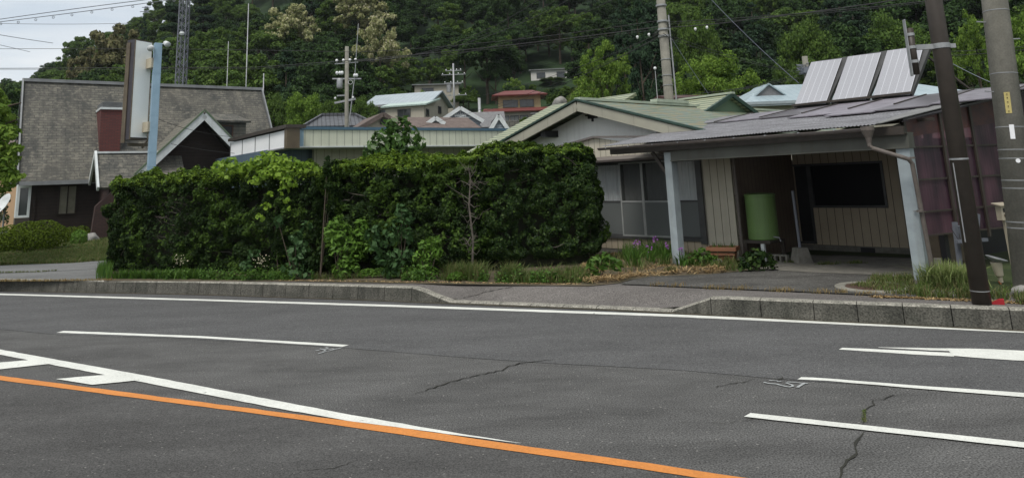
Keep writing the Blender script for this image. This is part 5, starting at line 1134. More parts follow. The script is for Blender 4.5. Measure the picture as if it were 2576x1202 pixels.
f_ = MB(); f_.tube([(.12,0,zl_(322)),(.5,0,zl_(190,885)),(.72,0,zl_(60,893))], [.045,.03,.02], 6); obj('whip_antenna', f_, M['steel'], lpole)
def small_pole(label, u, vb, Y, vt, arms, r=.12, group='utility poles behind the houses', mat='steel'):
    t, zt, p, zz = upole(label, u, vb, Y, vt, r, r*.85, 'utility_pole', mat, 0, group)
    zf = lambda v: P(u, v, Y)[2]-zz
    if arms:
        f = ML(); g = ML()
        for v, hw in arms: f.bar((-hw,0,zf(v)),(hw,0,zf(v)), .09, .09); ins_row(g, (-hw*.9, -hw*.3, hw*.4, hw*.9), zf(v)+.12, .075 if hw > .6 else .05)
        obj('crossarm', f, M['steel'], t); obj('insulator', g, M['porcelain'], t, smooth=True)
    return t, zf
t4, zf4 = small_pole('thin pole with three crossarms standing left of the red roofed house', 1143, 275, 88, 160, [(178,1.0),(188,1.5),(209,1.2),(240,1.6)], .13)
f_ = MB(); f_.lathe([(.3,0),(.3,.9)], 12, (-.6,0,zf4(232))); obj('transformer', f_, M['steel'], t4)
small_pole('short pole with a lamp behind the blue grey gables', 1208, 325, 58, 247, [], .14)
small_pole('bare pole rising from the trees above the red roofed house', 1273, 195, 120, 123, [], .14)
small_pole('slim mast left of the whip antenna above the shingle roof', 571, 210, 50, 105, [], .028)
small_pole('tall thin white mast rising above the right end of the shingle roof', 619, 214, 42, 10, [], .032)
small_pole('thin post right of the shingle roof end', 662, 245, 45, 185, [], .04)
t5, zf5 = small_pole('pole head tangled with cables just left of the solar panels', 2036, 240, 38, 142, [], .17, mat='concrete')
f_ = MB(); rr = random.Random(5)
for k in range(26):
    a = [(.45*rr.uniform(-1,1), .3*rr.uniform(-1,1), zf5(160+rr.uniform(0,28))) for _ in range(3)]; f_.tube(a, .02, 5)
f_.box(-.25,.25,-.3,.1,zf5(185),zf5(172)); obj('cable_tangle', f_, M['steel_far'], t5)
bp_ = small_pole('thin rod with a white ball on its top right of the dark conifers', 1654, 250, 30, 172, [], .012)
f_ = MB(); f_.lathe([(.0,-.07),(.05,-.05),(.07,0),(.05,.05),(.0,.07)], 12, (0,0,bp_[1](172))); obj('ball', f_, M['porcelain'], bp_[0], smooth=True)
# lattice tower
lt, pt_, zt2 = pole_thing('lattice_mast', 'grey lattice radio mast rising behind the shingle roof', 'mast', 455, 210, 58)
ztop2 = P(463, -40, 58)[2]-zt2
f_ = MB(); hw = .34
for i, (sx, sy) in enumerate(((-1,-1),(1,-1),(1,1),(-1,1))): f_.bar((sx*hw,sy*hw,0),(sx*hw*.85,sy*hw*.85,ztop2), .075, .075)
z = 5.0; k = 0
while z < ztop2-.7:
    for (a, b_) in (((-1,-1),(1,-1)),((1,-1),(1,1)),((1,1),(-1,1)),((-1,1),(-1,-1))):
        w_ = hw*(1-.15*z/ztop2); f_.bar((a[0]*w_,a[1]*w_,z),(b_[0]*w_,b_[1]*w_,z+.65), .035, .035); f_.bar((b_[0]*w_,b_[1]*w_,z),(a[0]*w_,a[1]*w_,z+.65), .035, .035)
    z += .65
obj('lattice', f_, M['steel_far'], lt)
f_ = MB(); zl4 = P(460,88,58)[2]-zt2; f_.lathe([(.14,-.15),(.2,0),(.14,.15)], 12, (.1,-.45,zl4)); obj('beacon', f_, M['whitetrim'], lt)
# far pylon on the ridge
py, pp_, pz_ = pole_thing('pylon', 'distant lattice power pylon on the wooded skyline', 'pylon', 366, 60, 290, z=P(366,70,290)[2])
zt3 = P(366,17,290)[2]-pz_
f_ = MB()
for sx, sy in ((-1,-1),(1,-1),(1,1),(-1,1)): f_.bar((sx*1.7,sy*1.7,-9),(sx*.35,sy*.35,zt3), .22, .22)
for k in range(9):
    z = -2+(zt3+1)*k/9; w_ = 1.7-(1.35)*(z+9)/(zt3+9)
    for sy in (-1, 1): f_.bar((-w_,sy*w_,z),(w_,sy*w_,z+1.0), .13, .13); f_.bar((w_,sy*w_,z),(-w_,sy*w_,z+1.0), .13, .13)
for zz, w_ in ((zt3-.4,1.8),(zt3-2.2,2.6),(zt3-4.2,2.3)): f_.bar((-w_,0,zz),(w_,0,zz), .25, .25)
obj('lattice', f_, M['steel_far'], py)
# wires: every one a sagging cable with its own ends
def wire(label, pts, r, mat='wire', extra=None, group='overhead cables'):
    W_ = [Vector(P(*p)) for p in pts]; o0 = W_[0].copy()
    f = MB(); f.tube([w-o0 for w in W_], r, 5); o = obj('overhead_cable', f, M[mat], loc=o0)
    tag(o, label, 'cable', group); return o
def curve(p0, p1, sag, Y0, Y1, n=14):
    return [(p0[0]+(p1[0]-p0[0])*t, p0[1]+(p1[1]-p0[1])*t+sag*4*t*(1-t), 1/((1-t)/Y0+t/Y1)) for t in [i/n for i in range(n+1)]]
wire('upper of the two cables running from the left edge to the centre concrete pole', curve((-60,124),(900,132),-4,34,34)[:-1]+curve((900,132),(1660,52),10,34,24), .011)
wire('lower of the two cables running from the left edge to the centre concrete pole', curve((-60,173),(640,170),0,34,34)[:-1]+curve((640,170),(1660,68),9,34,24), .016)
wire('pale lashing cable just below the lower long cable', curve((-60,176.5),(640,174),0,34,34)[:-1]+curve((640,174),(1660,74),9,34,24), .008)
wire('upper cable from the centre concrete pole to the top right', curve((1672,57),(2200,18),3,24,15)+curve((2200,18),(2400,-4),0,15,13)[1:], .009)
wire('thick black cable from the centre concrete pole to the top right', curve((1672,70),(1900,48),3,24,20)+curve((1900,48),(2260,0),2,20,15)[1:], .014)
wire('thin cable just below the upper right cable', curve((1672,62),(2200,22),3,24,15)+curve((2200,22),(2400,0),0,15,13)[1:], .006)
wire('blue grey service wire slanting from the top down to the solar panels', curve((1780,-10),(2010,210),6,15,17), .009, 'wire_pale')
wire('cable from the centre pole dropping left across the hill houses', curve((1664,88),(1200,285),18,24,60), .014)
wire('second cable dropping left from the centre pole across the hill houses', curve((1664,82),(1215,240),14,24,58), .012)
wire('thin cable dropping left from the centre pole to the blue grey gables', curve((1664,92),(1010,330),22,24,44), .008)
wire('cable fanning from the transformer pole up towards the top centre', curve((880,152),(1370,-10),45,44,30), .014)
wire('second cable fanning from the transformer pole up towards the top', curve((880,153),(1450,-10),40,44,30), .014)
wire('third cable fanning from the transformer pole up to the upper right', curve((882,153),(1560,-10),50,44,30), .012)
wire('cable across the upper forest from the blossoming trees', curve((1200,95),(1420,-10),6,60,40), .012)
for i, (a, b_) in enumerate((((1700,95),(2030,185)),((1690,100),(2030,188)),((2030,190),(1700,240)),((2030,195),(1560,262)),((2030,182),(1750,236)))):
    wire(['upper','second','third','lowest','fourth'][i]+' of the dim cables between the centre pole and the pole head by the panels', curve(a, b_, 8, 26 if i < 2 else 38, 38 if i < 2 else 30), .009)
wire('stay wire slanting down right of the centre concrete pole', curve((1690,98),(1782,236),2,24,26), .012, 'wire_pale')
wire('dim cable right of the dark pole to the right edge', curve((2390,130),(2620,112),3,15,13), .006)
wire('second dim cable right of the dark pole to the right edge', curve((2390,140),(2620,120),3,15,13), .006)
wire('thin wire dropping right behind the concrete pole', curve((2395,160),(2510,215),2,16,15), .006, 'wire_pale')
wire('black drop wire across the front gable of the timber house', curve((398,300),(590,345),8,25,27), .008)
wire('second black drop wire across the dark gable wall', curve((430,362),(590,386),3,25,27), .008)
wire('service wire falling to the left of the concrete pole', curve((2310,118),(2292,255),0,14,14,3), .004) if False else None
# twin line with spacers in the sky
wa_ = wire('upper strand of the spaced twin power line in the sky', curve((-60,58),(560,-22),-3,22,20), .012, 'steel_far')
wb_ = wire('lower strand of the spaced twin power line in the sky', curve((-60,63),(560,-18),2,22,20), .012, 'steel_far')
sg2 = []
for u, v in ((2,61),(46,56.5),(90,50.5),(134,44.5),(181,38.5),(231,31.5),(282,24.5),(334,17.5),(383,10.5),(438,2.5)):
    c_ = P(u, v, 22); f_ = MB()
    for k in range(12): a0 = 2*math.pi*k/12; a1 = 2*math.pi*(k+1)/12; f_.bar((.035*math.cos(a0),0,.035*math.sin(a0)), (.035*math.cos(a1),0,.035*math.sin(a1)), .012, .012)
    tag(obj('line_spacer', f_, M['steel_far'], loc=c_), 'small round spacer clipped on the twin power line in the sky', 'line spacer', 'spacers on the twin power line')
wire('faint horizontal cable in the left sky', curve((-60,58),(330,59),3,60,60), .02, 'steel_far')
wire('short diagonal cable in the left sky', curve((-60,78),(133,109),1,30,36), .014, 'steel_far')
wire('lower short diagonal cable in the left sky', curve((-60,100),(75,131),0,30,36), .012, 'steel_far')
# ================================================================ FOLIAGE
def leafmesh(name, C, Nn, size, rng, aspect=1.8, tilt=.7, up=0.0):
    """C: centres, Nn: outward normals, size per leaf: one kinked quad each"""
    C = np.asarray(C, float); n = len(C); Nn = np.asarray(Nn, float)+rng.normal(0, tilt, (n, 3)); Nn[:, 2] += up
    Nn /= np.linalg.norm(Nn, axis=1)[:, None]+1e-9
    a = rng.normal(0, 1, (n, 3)); a -= (a*Nn).sum(1)[:, None]*Nn; a /= np.linalg.norm(a, axis=1)[:, None]+1e-9; b = np.cross(Nn, a)
    s = np.broadcast_to(size, (n,))*rng.uniform(.6, 1.35, n); s = s[:, None]
    k = Nn*s*.18
    V = np.stack([C-a*s*aspect*.5, C+b*s*.5+k, C+a*s*aspect*.5, C-b*s*.5+k], 1).reshape(-1, 3)
    me = bpy.data.meshes.new(name); me.vertices.add(n*4); me.vertices.foreach_set('co', V.astype(np.float32).ravel())
    me.loops.add(n*4); me.loops.foreach_set('vertex_index', np.arange(n*4, dtype=np.int32)); me.polygons.add(n)
    me.polygons.foreach_set('loop_start', np.arange(0, n*4, 4, dtype=np.int32)); me.polygons.foreach_set('loop_total', np.full(n, 4, np.int32)); me.update(calc_edges=True); return me
def blades(name, base, h, w, rng, lean=.5, segs=2):
    """grass blades / narrow leaves rising from base points"""
    n = len(base); base = np.asarray(base, float); h = np.broadcast_to(h, (n,))*rng.uniform(.5, 1.25, n); th = rng.uniform(0, 2*np.pi, n); ln = np.abs(rng.normal(lean*.6, lean*.5, n))
    d = np.stack([np.cos(th), np.sin(th), np.zeros(n)], 1); sd_ = np.stack([-np.sin(th+.6), np.cos(th+.6), np.zeros(n)], 1)
    up = np.array([0, 0, 1.0]); w = np.broadcast_to(w, (n,))
    p1 = base+up*h[:, None]*.55+d*(h*ln*.3)[:, None]; p2 = base+up*(h*(1-.25*ln))[:, None]+d*(h*ln)[:, None]
    V = np.stack([base-sd_*w[:, None]*.5, base+sd_*w[:, None]*.5, p1+sd_*w[:, None]*.45, p1-sd_*w[:, None]*.45, p2], 1).reshape(-1, 3)
    me = bpy.data.meshes.new(name); me.vertices.add(n*5); me.vertices.foreach_set('co', V.astype(np.float32).ravel())
    idx = np.arange(n)[:, None]*5+np.array([0,1,2,3,3,2,4])[None]; me.loops.add(n*7); me.loops.foreach_set('vertex_index', idx.astype(np.int32).ravel())
    me.polygons.add(n*2); st = np.stack([np.arange(n)*7, np.arange(n)*7+4], 1).ravel(); me.polygons.foreach_set('loop_start', st.astype(np.int32)); me.polygons.foreach_set('loop_total', np.tile([4, 3], n).astype(np.int32)); me.update(calc_edges=True); return me
def noise3(Pt, f, seed=0): return np.array([mn.noise((p[0]*f+seed, p[1]*f+seed*.7, p[2]*f)) for p in Pt])
def sphere_pts(n, rng): v = rng.normal(0, 1, (n, 3)); return v/np.linalg.norm(v, axis=1)[:, None]
def blobs_leaves(bl, per, rng, shell=.38):
    C = []; Nn = []
    for (c, r) in bl:
        k = max(6, int(per*(r[0]*r[1]+r[1]*r[2]+r[0]*r[2])/3)); v = sphere_pts(k, rng); v = v[v[:, 2] > -.75]; q = (1-np.abs(rng.normal(0, shell, len(v))))[:, None]
        C.append(np.array(c)+v*np.array(r)*q); Nn.append(v)
    return np.concatenate(C), np.concatenate(Nn)
# ---- tree prototypes (unit: metres, crown centred above a 1-piece trunk)
def crown_blobs(kind, rng):
    bl = []
    if kind == 'broad':
        for i in range(90):
            v = sphere_pts(1, rng)[0]; v[2] = abs(v[2])*1.0-.35; r = rng.uniform(.35, 1.15); d = rng.uniform(.5, 1.06); bl.append(((v[0]*3.6*d, v[1]*3.6*d, 6.4+v[2]*3.9*d), (r, r, r*.72)))
    elif kind == 'tall':
        for i in range(90):
            z = rng.uniform(0, 1); rr = 2.9*math.sqrt(max(.06, 1-((z-.42)/.62)**2)); t = rng.uniform(0, 2*math.pi); d = rng.uniform(.45, 1.08); r = rng.uniform(.35, .95); bl.append(((rr*math.cos(t)*d, rr*math.sin(t)*d, 3.2+z*8.2), (r, r, r*.8)))
    elif kind == 'cedar':
        for i in range(60):
            z = rng.uniform(0, 1); rr = 2.5*(1-z)**.8+.2; t = rng.uniform(0, 2*math.pi); d = rng.uniform(.5, 1); r = .45+.6*(1-z); bl.append(((rr*math.cos(t)*d, rr*math.sin(t)*d, 2.4+z*10.5), (r, r, r*.55)))
    elif kind == 'pine':
        for i in range(30):
            L_ = i//5; z = 5+L_*1.25; rr = (3.1-L_*.38); t = rng.uniform(0, 2*math.pi); d = rng.uniform(.4, 1); bl.append(((rr*math.cos(t)*d, rr*math.sin(t)*d, z+rng.uniform(-.2,.2)), (rng.uniform(.8,1.3), rng.uniform(.8,1.3), .32)))
    elif kind == 'airy':
        for i in range(100):
            v = sphere_pts(1, rng)[0]; v[2] = abs(v[2])*1.1-.4; r = rng.uniform(.25, .75); d = rng.uniform(.45, 1.15); bl.append(((v[0]*3.8*d, v[1]*3.8*d, 6.6+v[2]*4.1*d), (r, r, r*.8)))
    elif kind == 'bush':
        for i in range(24):
            v = sphere_pts(1, rng)[0]; v[2] = abs(v[2]); r = rng.uniform(.7, 1.2); d = rng.uniform(.4, 1); bl.append(((v[0]*2.6*d, v[1]*2.6*d, .7+v[2]*2.6*d), (r, r, r*.8)))
    return bl
def trunk_mb(h, r, rng, limbs=6, spread=2.2):
    f = MB(); x = rng.uniform(-.2, .2); f.tube([(0,0,-1.5),(x*.3,0,h*.35),(x,.1,h*.7),(x*1.3,.1,h)], [r,r*.8,r*.5,r*.15], 8)
    for i in range(limbs):
        t = 2*math.pi*i/limbs+rng.uniform(-.4,.4); z = h*rng.uniform(.3,.6); L_ = spread*rng.uniform(.6,1.1); f.tube([(x*.5,0,z),(L_*.5*math.cos(t),L_*.5*math.sin(t),z+L_*.35),(L_*math.cos(t),L_*math.sin(t),z+L_*.9)], [r*.4,r*.25,r*.08], 5)
    return f
def make_tree(kind, mat, per, size, label, group, seed, name=None, extra=None, th=8):
    rng = np.random.default_rng(seed); t = thing(name or 'tree', label, 'tree', (0,0,-500), 0, group)
    C, Nn = blobs_leaves(crown_blobs(kind, rng), per, rng)
    cr = obj('crown', leafmesh('crown', C, Nn, size, rng, 1.6, .55, .25), M[mat], t)
    if extra: k = (rng.random(len(C)) < extra[1]) & (Nn[:, 2] > -.1); obj('blossom', leafmesh('blossom', C[k]*1.0+Nn[k]*.12, Nn[k], size*.8, rng, 1.3), M[extra[0]], t)
    obj('trunk', trunk_mb(th, .22, rng), M['bark'], t); return t
gD = 'dark broadleaf trees of the hillside wood'; gM = 'mid green broadleaf trees of the hillside wood'; gC = 'dark conifers of the hillside wood'
lD = 'dark green broadleaf tree in the wood on the hillside'; lM = 'mid green broadleaf tree in the wood on the hillside'; lC = 'dark conifer among the broadleaf trees on the hillside'
protos = {
 'd1': make_tree('broad','t_dark',480,.2,lD,gD,1), 'd2': make_tree('tall','t_dark',480,.2,lD,gD,2),
 'm1': make_tree('broad','t_mid',480,.2,lM,gM,3), 'm2': make_tree('tall','t_mid',480,.2,lM,gM,4), 'm3': make_tree('airy','t_mid',520,.2,lM,gM,5),
 'c1': make_tree('cedar','t_con',480,.2,lC,gC,6,'conifer_tree',th=12), 'c2': make_tree('cedar','t_con',480,.2,lC,gC,16,'conifer_tree',th=12)}
used = set()
def plant(key, x, y, z, s=(1,1,1), rz=0, label=None, name=None, group='_'):
    pr = protos[key]
    if key not in used:
        used.add(key); pr.location = (x, y, z); pr.scale = s; pr.rotation_euler = (0,0,rz)
        if label: pr['label'] = label
        o = pr
    else: o = dup(pr, (x, y, z), rz, s, label)
    if group != '_':
        if group: o['group'] = group
        elif 'group' in o: del o['group']
    return o
# clearings kept open around the hill houses and the grass bank
clear = [(P(1010,300,72),7.5,262),(P(1085,230,96),6,232),(P(1300,280,86),8,262),(P(1378,200,113),6,199),(P(1450,225,75),6,250),(P(1143,250,88),2,250),(P(1208,300,60),3,290)]
rngT = np.random.default_rng(21); cnt = 0
def vis(x, y, z, m=240):
    q = CAMM.T @ np.array([x, y, z-EYE]); 
    if q[1] <= 0: return False
    u = CX+F*q[0]/q[1]; v = CY-F*q[2]/q[1]; return (-m < u < 2576+m and v > -75), u, v
D = 70.0; forest = []
while D < 262:
    sp = 8.2 if D < 120 else 9.2
    a = -44+rngT.uniform(0, 2)
    while a < 44:
        az = R(a+rngT.uniform(-1, 1)*.8); DD = D+rngT.uniform(-2.6, 2.6); x = DD*math.sin(az); y = DD*math.cos(az); z = terr(x, y)
        r = vis(x, y, z+5)
        if r and r[0] and not (D < 84 and a > -24 and a < 12 and rngT.random() < .0):
            for s_ in (1, .7, .5, .35, .24, .16):
                rt = vis(x, y, z+11.5*s_); vt = rt[2] if len(rt) == 3 else 0
                if not any(math.hypot(x-c[0], y-c[1]) < rr*.8*(.4+.6*s_) or (abs(math.atan2(x,y)-math.atan2(c[0],c[1])) < (rr*.6+3*s_)/math.hypot(c[0],c[1]) and DD < math.hypot(c[0],c[1])+1 and vt < hv) for c, rr, hv in clear):
                    forest.append((x, y, z, r[1], s_)); break
        a += math.degrees(sp/D)
    D += sp*.8
for x, y, z, u, s_ in forest:
    n_ = mn.noise((x*.035, y*.035, 3.1)); q = rngT.random()
    if u > 1480 and u < 1680: key = 'c1' if q < .6 else 'd2'
    elif n_ > .18: key = 'c1' if q < .35 else ('c2' if q < .6 else 'd1')
    elif n_ > -.08: key = ['d1','d2','m2','d1'][int(q*4)]
    else: key = ['m1','m3','m2','d1'][int(q*4)]
    if u < 480: key = ['m1','d1','m3','m2'][int(q*37)%4]
    elif u < 700 and q > .3: key = ['m1','d1','m3'][int(q*30)%3]
    s = rngT.uniform(.78, 1.2)*s_
    plant(key, x, y, z-.3, (s, s, s*rngT.uniform(.85, 1.15)), rngT.uniform(0, 6.28)); cnt += 1
for k in range(120):
    u = rngT.uniform(1225, 1490); D_ = rngT.uniform(78, 111); az = math.atan2(*P(u, 250, D_)[:2]); x = D_*math.sin(az); y = D_*math.cos(az); z = terr(x, y); s_ = rngT.uniform(.18, .34); rt = vis(x, y, z+11*s_)
    if rt[2] > 203 and not any(math.hypot(x-c[0], y-c[1]) < rr*.7 for c, rr, hv in clear) and not (abs(rt[1]-1300) < 75 and rt[2] < 262):
        plant(['m1','d1','m3'][k%3], x, y, z-.4, (s_*1.3, s_*1.3, s_), rngT.uniform(0, 6.28)); cnt += 1
print('forest trees', cnt)
# ---- trees one can single out
def special(kind, mat, per, size, label, seed, u, v, Y, halfw_px, top_v, name='tree', extra=None, th=8, ref=(3.6, 10.5)):
    """crown centred on the sight line (u, v) at depth Y; scaled to its width and height there"""
    k_ = .72; per = per*1.4/k_**2
    t = make_tree(kind, mat, per, size*k_, label, None, seed, name, extra, th)
    p = P(u, top_v, Y); z0 = terr(p[0], p[1]); s = halfw_px*Y/F/ref[0]; h = (p[2]-z0)/ref[1]
    t.location = (p[0], p[1], z0); t.scale = (s, s, h); t.rotation_euler = (0,0,seed); return t
special('airy','t_bloom',190,.3,'pale blossoming tree upper left of the transformer pole',31,735,60,112,62,2,extra=('whiteflower',.16))
special('airy','t_bloom',200,.27,'pale yellow blossoming tree just right above the transformer pole',32,955,80,95,62,30,extra=('whiteflower',.22))
special('airy','t_bloom',190,.3,'pale blossoming tree at the top edge above the transformer pole',33,905,20,120,78,-45,extra=('whiteflower',.2))
special('airy','t_bloom',170,.28,'small pale blossoming tree directly behind the transformer pole head',34,845,140,90,32,100,extra=('whiteflower',.12))
special('airy','t_brown',190,.36,'olive brown feathery tree on the skyline left of the sign',35,300,130,118,78,52)
special('airy','t_brown',150,.34,'small olive brown tree beside the big feathery one',36,215,170,122,40,118)
special('pine','t_con',210,.34,'dark layered pine on the skyline beside the lattice mast',37,440,80,128,42,12,'pine_tree',ref=(3.1,11.7),th=11)
special('pine','t_con',210,.34,'dark layered pine just right of the lattice mast top',38,512,60,135,40,-5,'pine_tree',ref=(3.1,11.7),th=11)
special('cedar','t_con',180,.34,'pointed conifer on the skyline below the pylon',39,364,90,150,16,42,'conifer_tree',ref=(2.5,13),th=12)
for i, (u, v, Y, hw_, tv_, lb) in enumerate(((690,240,62,52,200,'leftmost rounded green tree behind the cream parapet'),(770,235,60,58,180,'rounded green tree with bright top left of the transformer pole'),(835,240,58,40,196,'rounded green tree directly behind the transformer pole'),(915,250,64,42,205,'rounded green tree between the pole and the metal roofed house'),(630,270,56,30,226,'small rounded tree at the right end of the shingle roof'))):
    special('broad','t_light' if i == 1 else 't_mid',130,.2,lb,50+i,u,v,Y,hw_,tv_,ref=(4.0,11))
special('airy','t_light',260,.16,'light green rounded tree right of the centre concrete pole',60,1780,180,46,112,85,ref=(3.5,11))
special('airy','t_light',220,.2,'bright yellow green tree left of the centre concrete pole',61,1515,150,66,66,75,ref=(3.5,11))
special('airy','t_light',220,.22,'pale small tree above the red roofed house',62,1290,210,92,26,182,extra=('whiteflower',.1),ref=(3.5,11))
special('cedar','t_con',160,.26,'tall dark cedar left of the centre concrete pole',63,1600,100,58,48,-20,'conifer_tree',ref=(2.9,13),th=12)
special('cedar','t_con',160,.26,'second tall dark cedar left of the centre concrete pole',64,1560,100,70,46,-10,'conifer_tree',ref=(2.9,13),th=12)
special('broad','t_light',150,.22,'bright green tree between the blue pole tops and the beige house',65,1062,225,84,26,208,ref=(4.0,11))
special('broad','t_mid',150,.22,'green tree below the white house on the slope',66,1385,215,110,38,192,ref=(4.0,11))
special('broad','t_mid',150,.2,'green tree left of the red roofed house',67,1165,255,96,40,228,ref=(4.0,11))
special('broad','t_light',150,.22,'yellow green tree at the upper right beyond the concrete pole',68,2540,100,50,80,-40,ref=(4.0,11))
special('airy','t_light',170,.2,'light tree between the dark pole and the concrete pole',69,2430,90,56,52,-10,ref=(3.5,11))
special('broad','t_mid',150,.2,'leafy tree above the solar panels',70,2010,60,60,80,-20,ref=(4.0,11))
special('broad','t_mid',150,.2,'tall leafy tree right of the cedars at the top',71,1735,20,66,60,-60,ref=(4.0,11))
special('broad','t_mid',150,.2,'leafy tree at the top above the right roofs',72,2230,40,62,95,-30,ref=(4.0,11))
for u, Y, hw_, tv_, sd_, lb in ((1290,106,40,108,81,'dark rounded tree just left of the white hill house'),(1243,101,42,125,82,'second dark rounded tree left of the white hill house'),(1320,124,52,72,83,'tall tree behind the left end of the white hill house'),(1378,126,56,66,84,'tall tree directly behind the white hill house'),(1435,122,46,84,85,'tree behind the right end of the white hill house')):
    special('broad','t_dark' if sd_ < 84 else 't_mid',150,.2,lb,sd_,u,150,Y,hw_,tv_,ref=(4.0,11))
# bright grass bank beside the white house
gb_ = P(1465,255,72); z0 = terr(gb_[0], gb_[1])
f_ = MB(); n_ = 24; rows_ = 8; vs = []
for j in range(rows_+1):
    for i in range(n_): t = 2*math.pi*i/n_; k = math.cos(j/rows_*math.pi/2); vs.append((3.9*k*math.cos(t)*(1+.1*math.sin(3*t)), 4*k*math.sin(t), (P(1500,196,72)[2]-z0)*math.sin(j/rows_*math.pi/2)))
f_.add(vs, [(j*n_+i, j*n_+(i+1)%n_, (j+1)*n_+(i+1)%n_, (j+1)*n_+i) for j in range(rows_) for i in range(n_)])
M['bank'] = pm('bright grass', (.12,.2,.03), (.07,.13,.02), scale=1.5, rough=1, bump=1, bscale=6, grain=.3, gscale=8)
bk = struct('grass_bank', f_, M['bank'], smooth=True, loc=(gb_[0]+1.2, gb_[1], z0-.2))
rngb = np.random.default_rng(5); bp0 = []
for k in range(5000):
    a = rngb.uniform(0, 6.28); j = math.sqrt(rngb.random())*.97; c_ = math.sqrt(1-j*j); bp0.append((3.9*j*math.cos(a)*(1+.1*math.sin(3*a))+gb_[0]+1.2, 4*j*math.sin(a)+gb_[1], (P(1500,196,72)[2]-z0)*c_+z0-.22))
tag(obj('bank_grass', blades('bank_grass', bp0, .38, .09, rngb, .6), M['grass']), 'bright tall grass covering the bank beside the white hill house', 'grass', kind='stuff')
# boulders at the foot of the bank
for u, v, s_, lb in ((1408,262,.7,'grey boulder at the left foot of the grassy bank'),(1448,272,.55,'smaller grey boulder at the foot of the grassy bank')):
    p = P(u, v, 68); f_ = MB(); rr = random.Random(u); bm = bmesh_ = None
    import bmesh
    b_ = bmesh.new(); bmesh.ops.create_icosphere(b_, subdivisions=3, radius=s_)
    for w in b_.verts: w.co *= 1+.3*mn.noise(w.co*1.6+Vector((u,0,0))); 
    me = bpy.data.meshes.new('boulder'); b_.to_mesh(me); b_.free(); o = obj('boulder', me, M['rock'], smooth=True, loc=p); tag(o, lb, 'boulder')

# ---- hedges
def hedge_leaves(pts0, pts1, depth, zb, ztop, dens, size, rng, holes, hn=.22, seed=0, topb=1.0, rnd=.18):
    """leaves on the front, ends and top of a clipped hedge running from pts0 to pts1"""
    a = np.array(pts0); b = np.array(pts1); Lh = np.linalg.norm(b-a); e1 = (b-a)/Lh; e2 = np.array([-e1[1], e1[0]])
    def emit(n, S, T, Z, nrm):
        dp = np.abs(rng.normal(0, .10, n)); pos = np.stack([S, T, Z], 1)-nrm*dp[:, None]
        return pos, nrm
    out = []
    nf = int(dens*Lh*(ztop-zb)); S = rng.uniform(0, Lh, nf); Z = zb+(ztop-zb)*rng.uniform(0, 1, nf); out.append(emit(nf, S, np.zeros(nf), Z, np.tile([0,-1,.15], (nf, 1))))
    ntp = int(dens*Lh*depth*topb); S = rng.uniform(0, Lh, ntp); T = rng.uniform(0, depth, ntp); out.append(emit(ntp, S, T, np.full(ntp, ztop), np.tile([0,0,1.], (ntp, 1))))
    ne = int(dens*depth*(ztop-zb)*1.2)
    for sgn, s_ in ((-1, 0), (1, Lh)): T = rng.uniform(0, depth, ne); Z = zb+(ztop-zb)*rng.uniform(0, 1, ne); out.append(emit(ne, np.full(ne, s_), T, Z, np.tile([sgn,0,.1], (ne, 1))))
    nb = nf//3; S = rng.uniform(0, Lh, nb); Z = zb+(ztop-zb)*rng.uniform(0, 1, nb); out.append(emit(nb, S, np.full(nb, depth), Z, np.tile([0,1,.1], (nb, 1))))
    Pp = np.concatenate([o[0] for o in out]); Nn = np.concatenate([o[1] for o in out])
    # uneven clipping: rounded corners and lumps
    c = np.array([Lh/2, depth/2, (zb+ztop)/2]); h = np.array([Lh/2, depth/2, (ztop-zb)/2])
    q = (Pp-c)/h; rr = rnd
    for i, j in ((0, 2), (1, 2), (0, 1)):
        m_ = np.maximum(np.abs(q[:, i])*h[i]-(h[i]-rr*1.3), 0); k_ = np.maximum(np.abs(q[:, j])*h[j]-(h[j]-rr*1.3), 0); l = np.sqrt(m_**2+k_**2); f_ = np.where(l > rr*1.3, rr*1.3/np.maximum(l, 1e-6), 1)
        Pp[:, i] -= np.sign(q[:, i])*m_*(1-f_); Pp[:, j] -= np.sign(q[:, j])*k_*(1-f_)
    n1 = noise3(Pp, 1.3, seed); n2 = noise3(Pp, 3.6, seed+9); n3 = noise3(Pp, 7.5, seed+5)
    Pp += Nn*((n1*hn*1.2+n2*hn*1.15+n3*.08)*np.where(Nn[:, 2] > .5, .95, 1.15))[:, None]
    keep = (n3+n2*.8 > -.17-.38*(Nn[:, 2] > .5))
    for (hs, hz, hr) in holes: d = np.hypot(Pp[:, 0]-hs, (Pp[:, 2]-hz)*1.2); keep &= ~((d < hr*(1+n2*1.2)) & (Nn[:, 1] < -.5) & (rng.random(len(Pp)) < .8))
    Pp = Pp[keep]; Nn = Nn[keep]
    wx = a[0]+e1[0]*Pp[:, 0]+e2[0]*Pp[:, 1]; wy = a[1]+e1[1]*Pp[:, 0]+e2[1]*Pp[:, 1]; Wn = np.stack([e1[0]*Nn[:, 0]+e2[0]*Nn[:, 1], e1[1]*Nn[:, 0]+e2[1]*Nn[:, 1], Nn[:, 2]], 1)
    return np.stack([wx, wy, Pp[:, 2]], 1), Wn, Pp, (a, e1, e2, Lh)
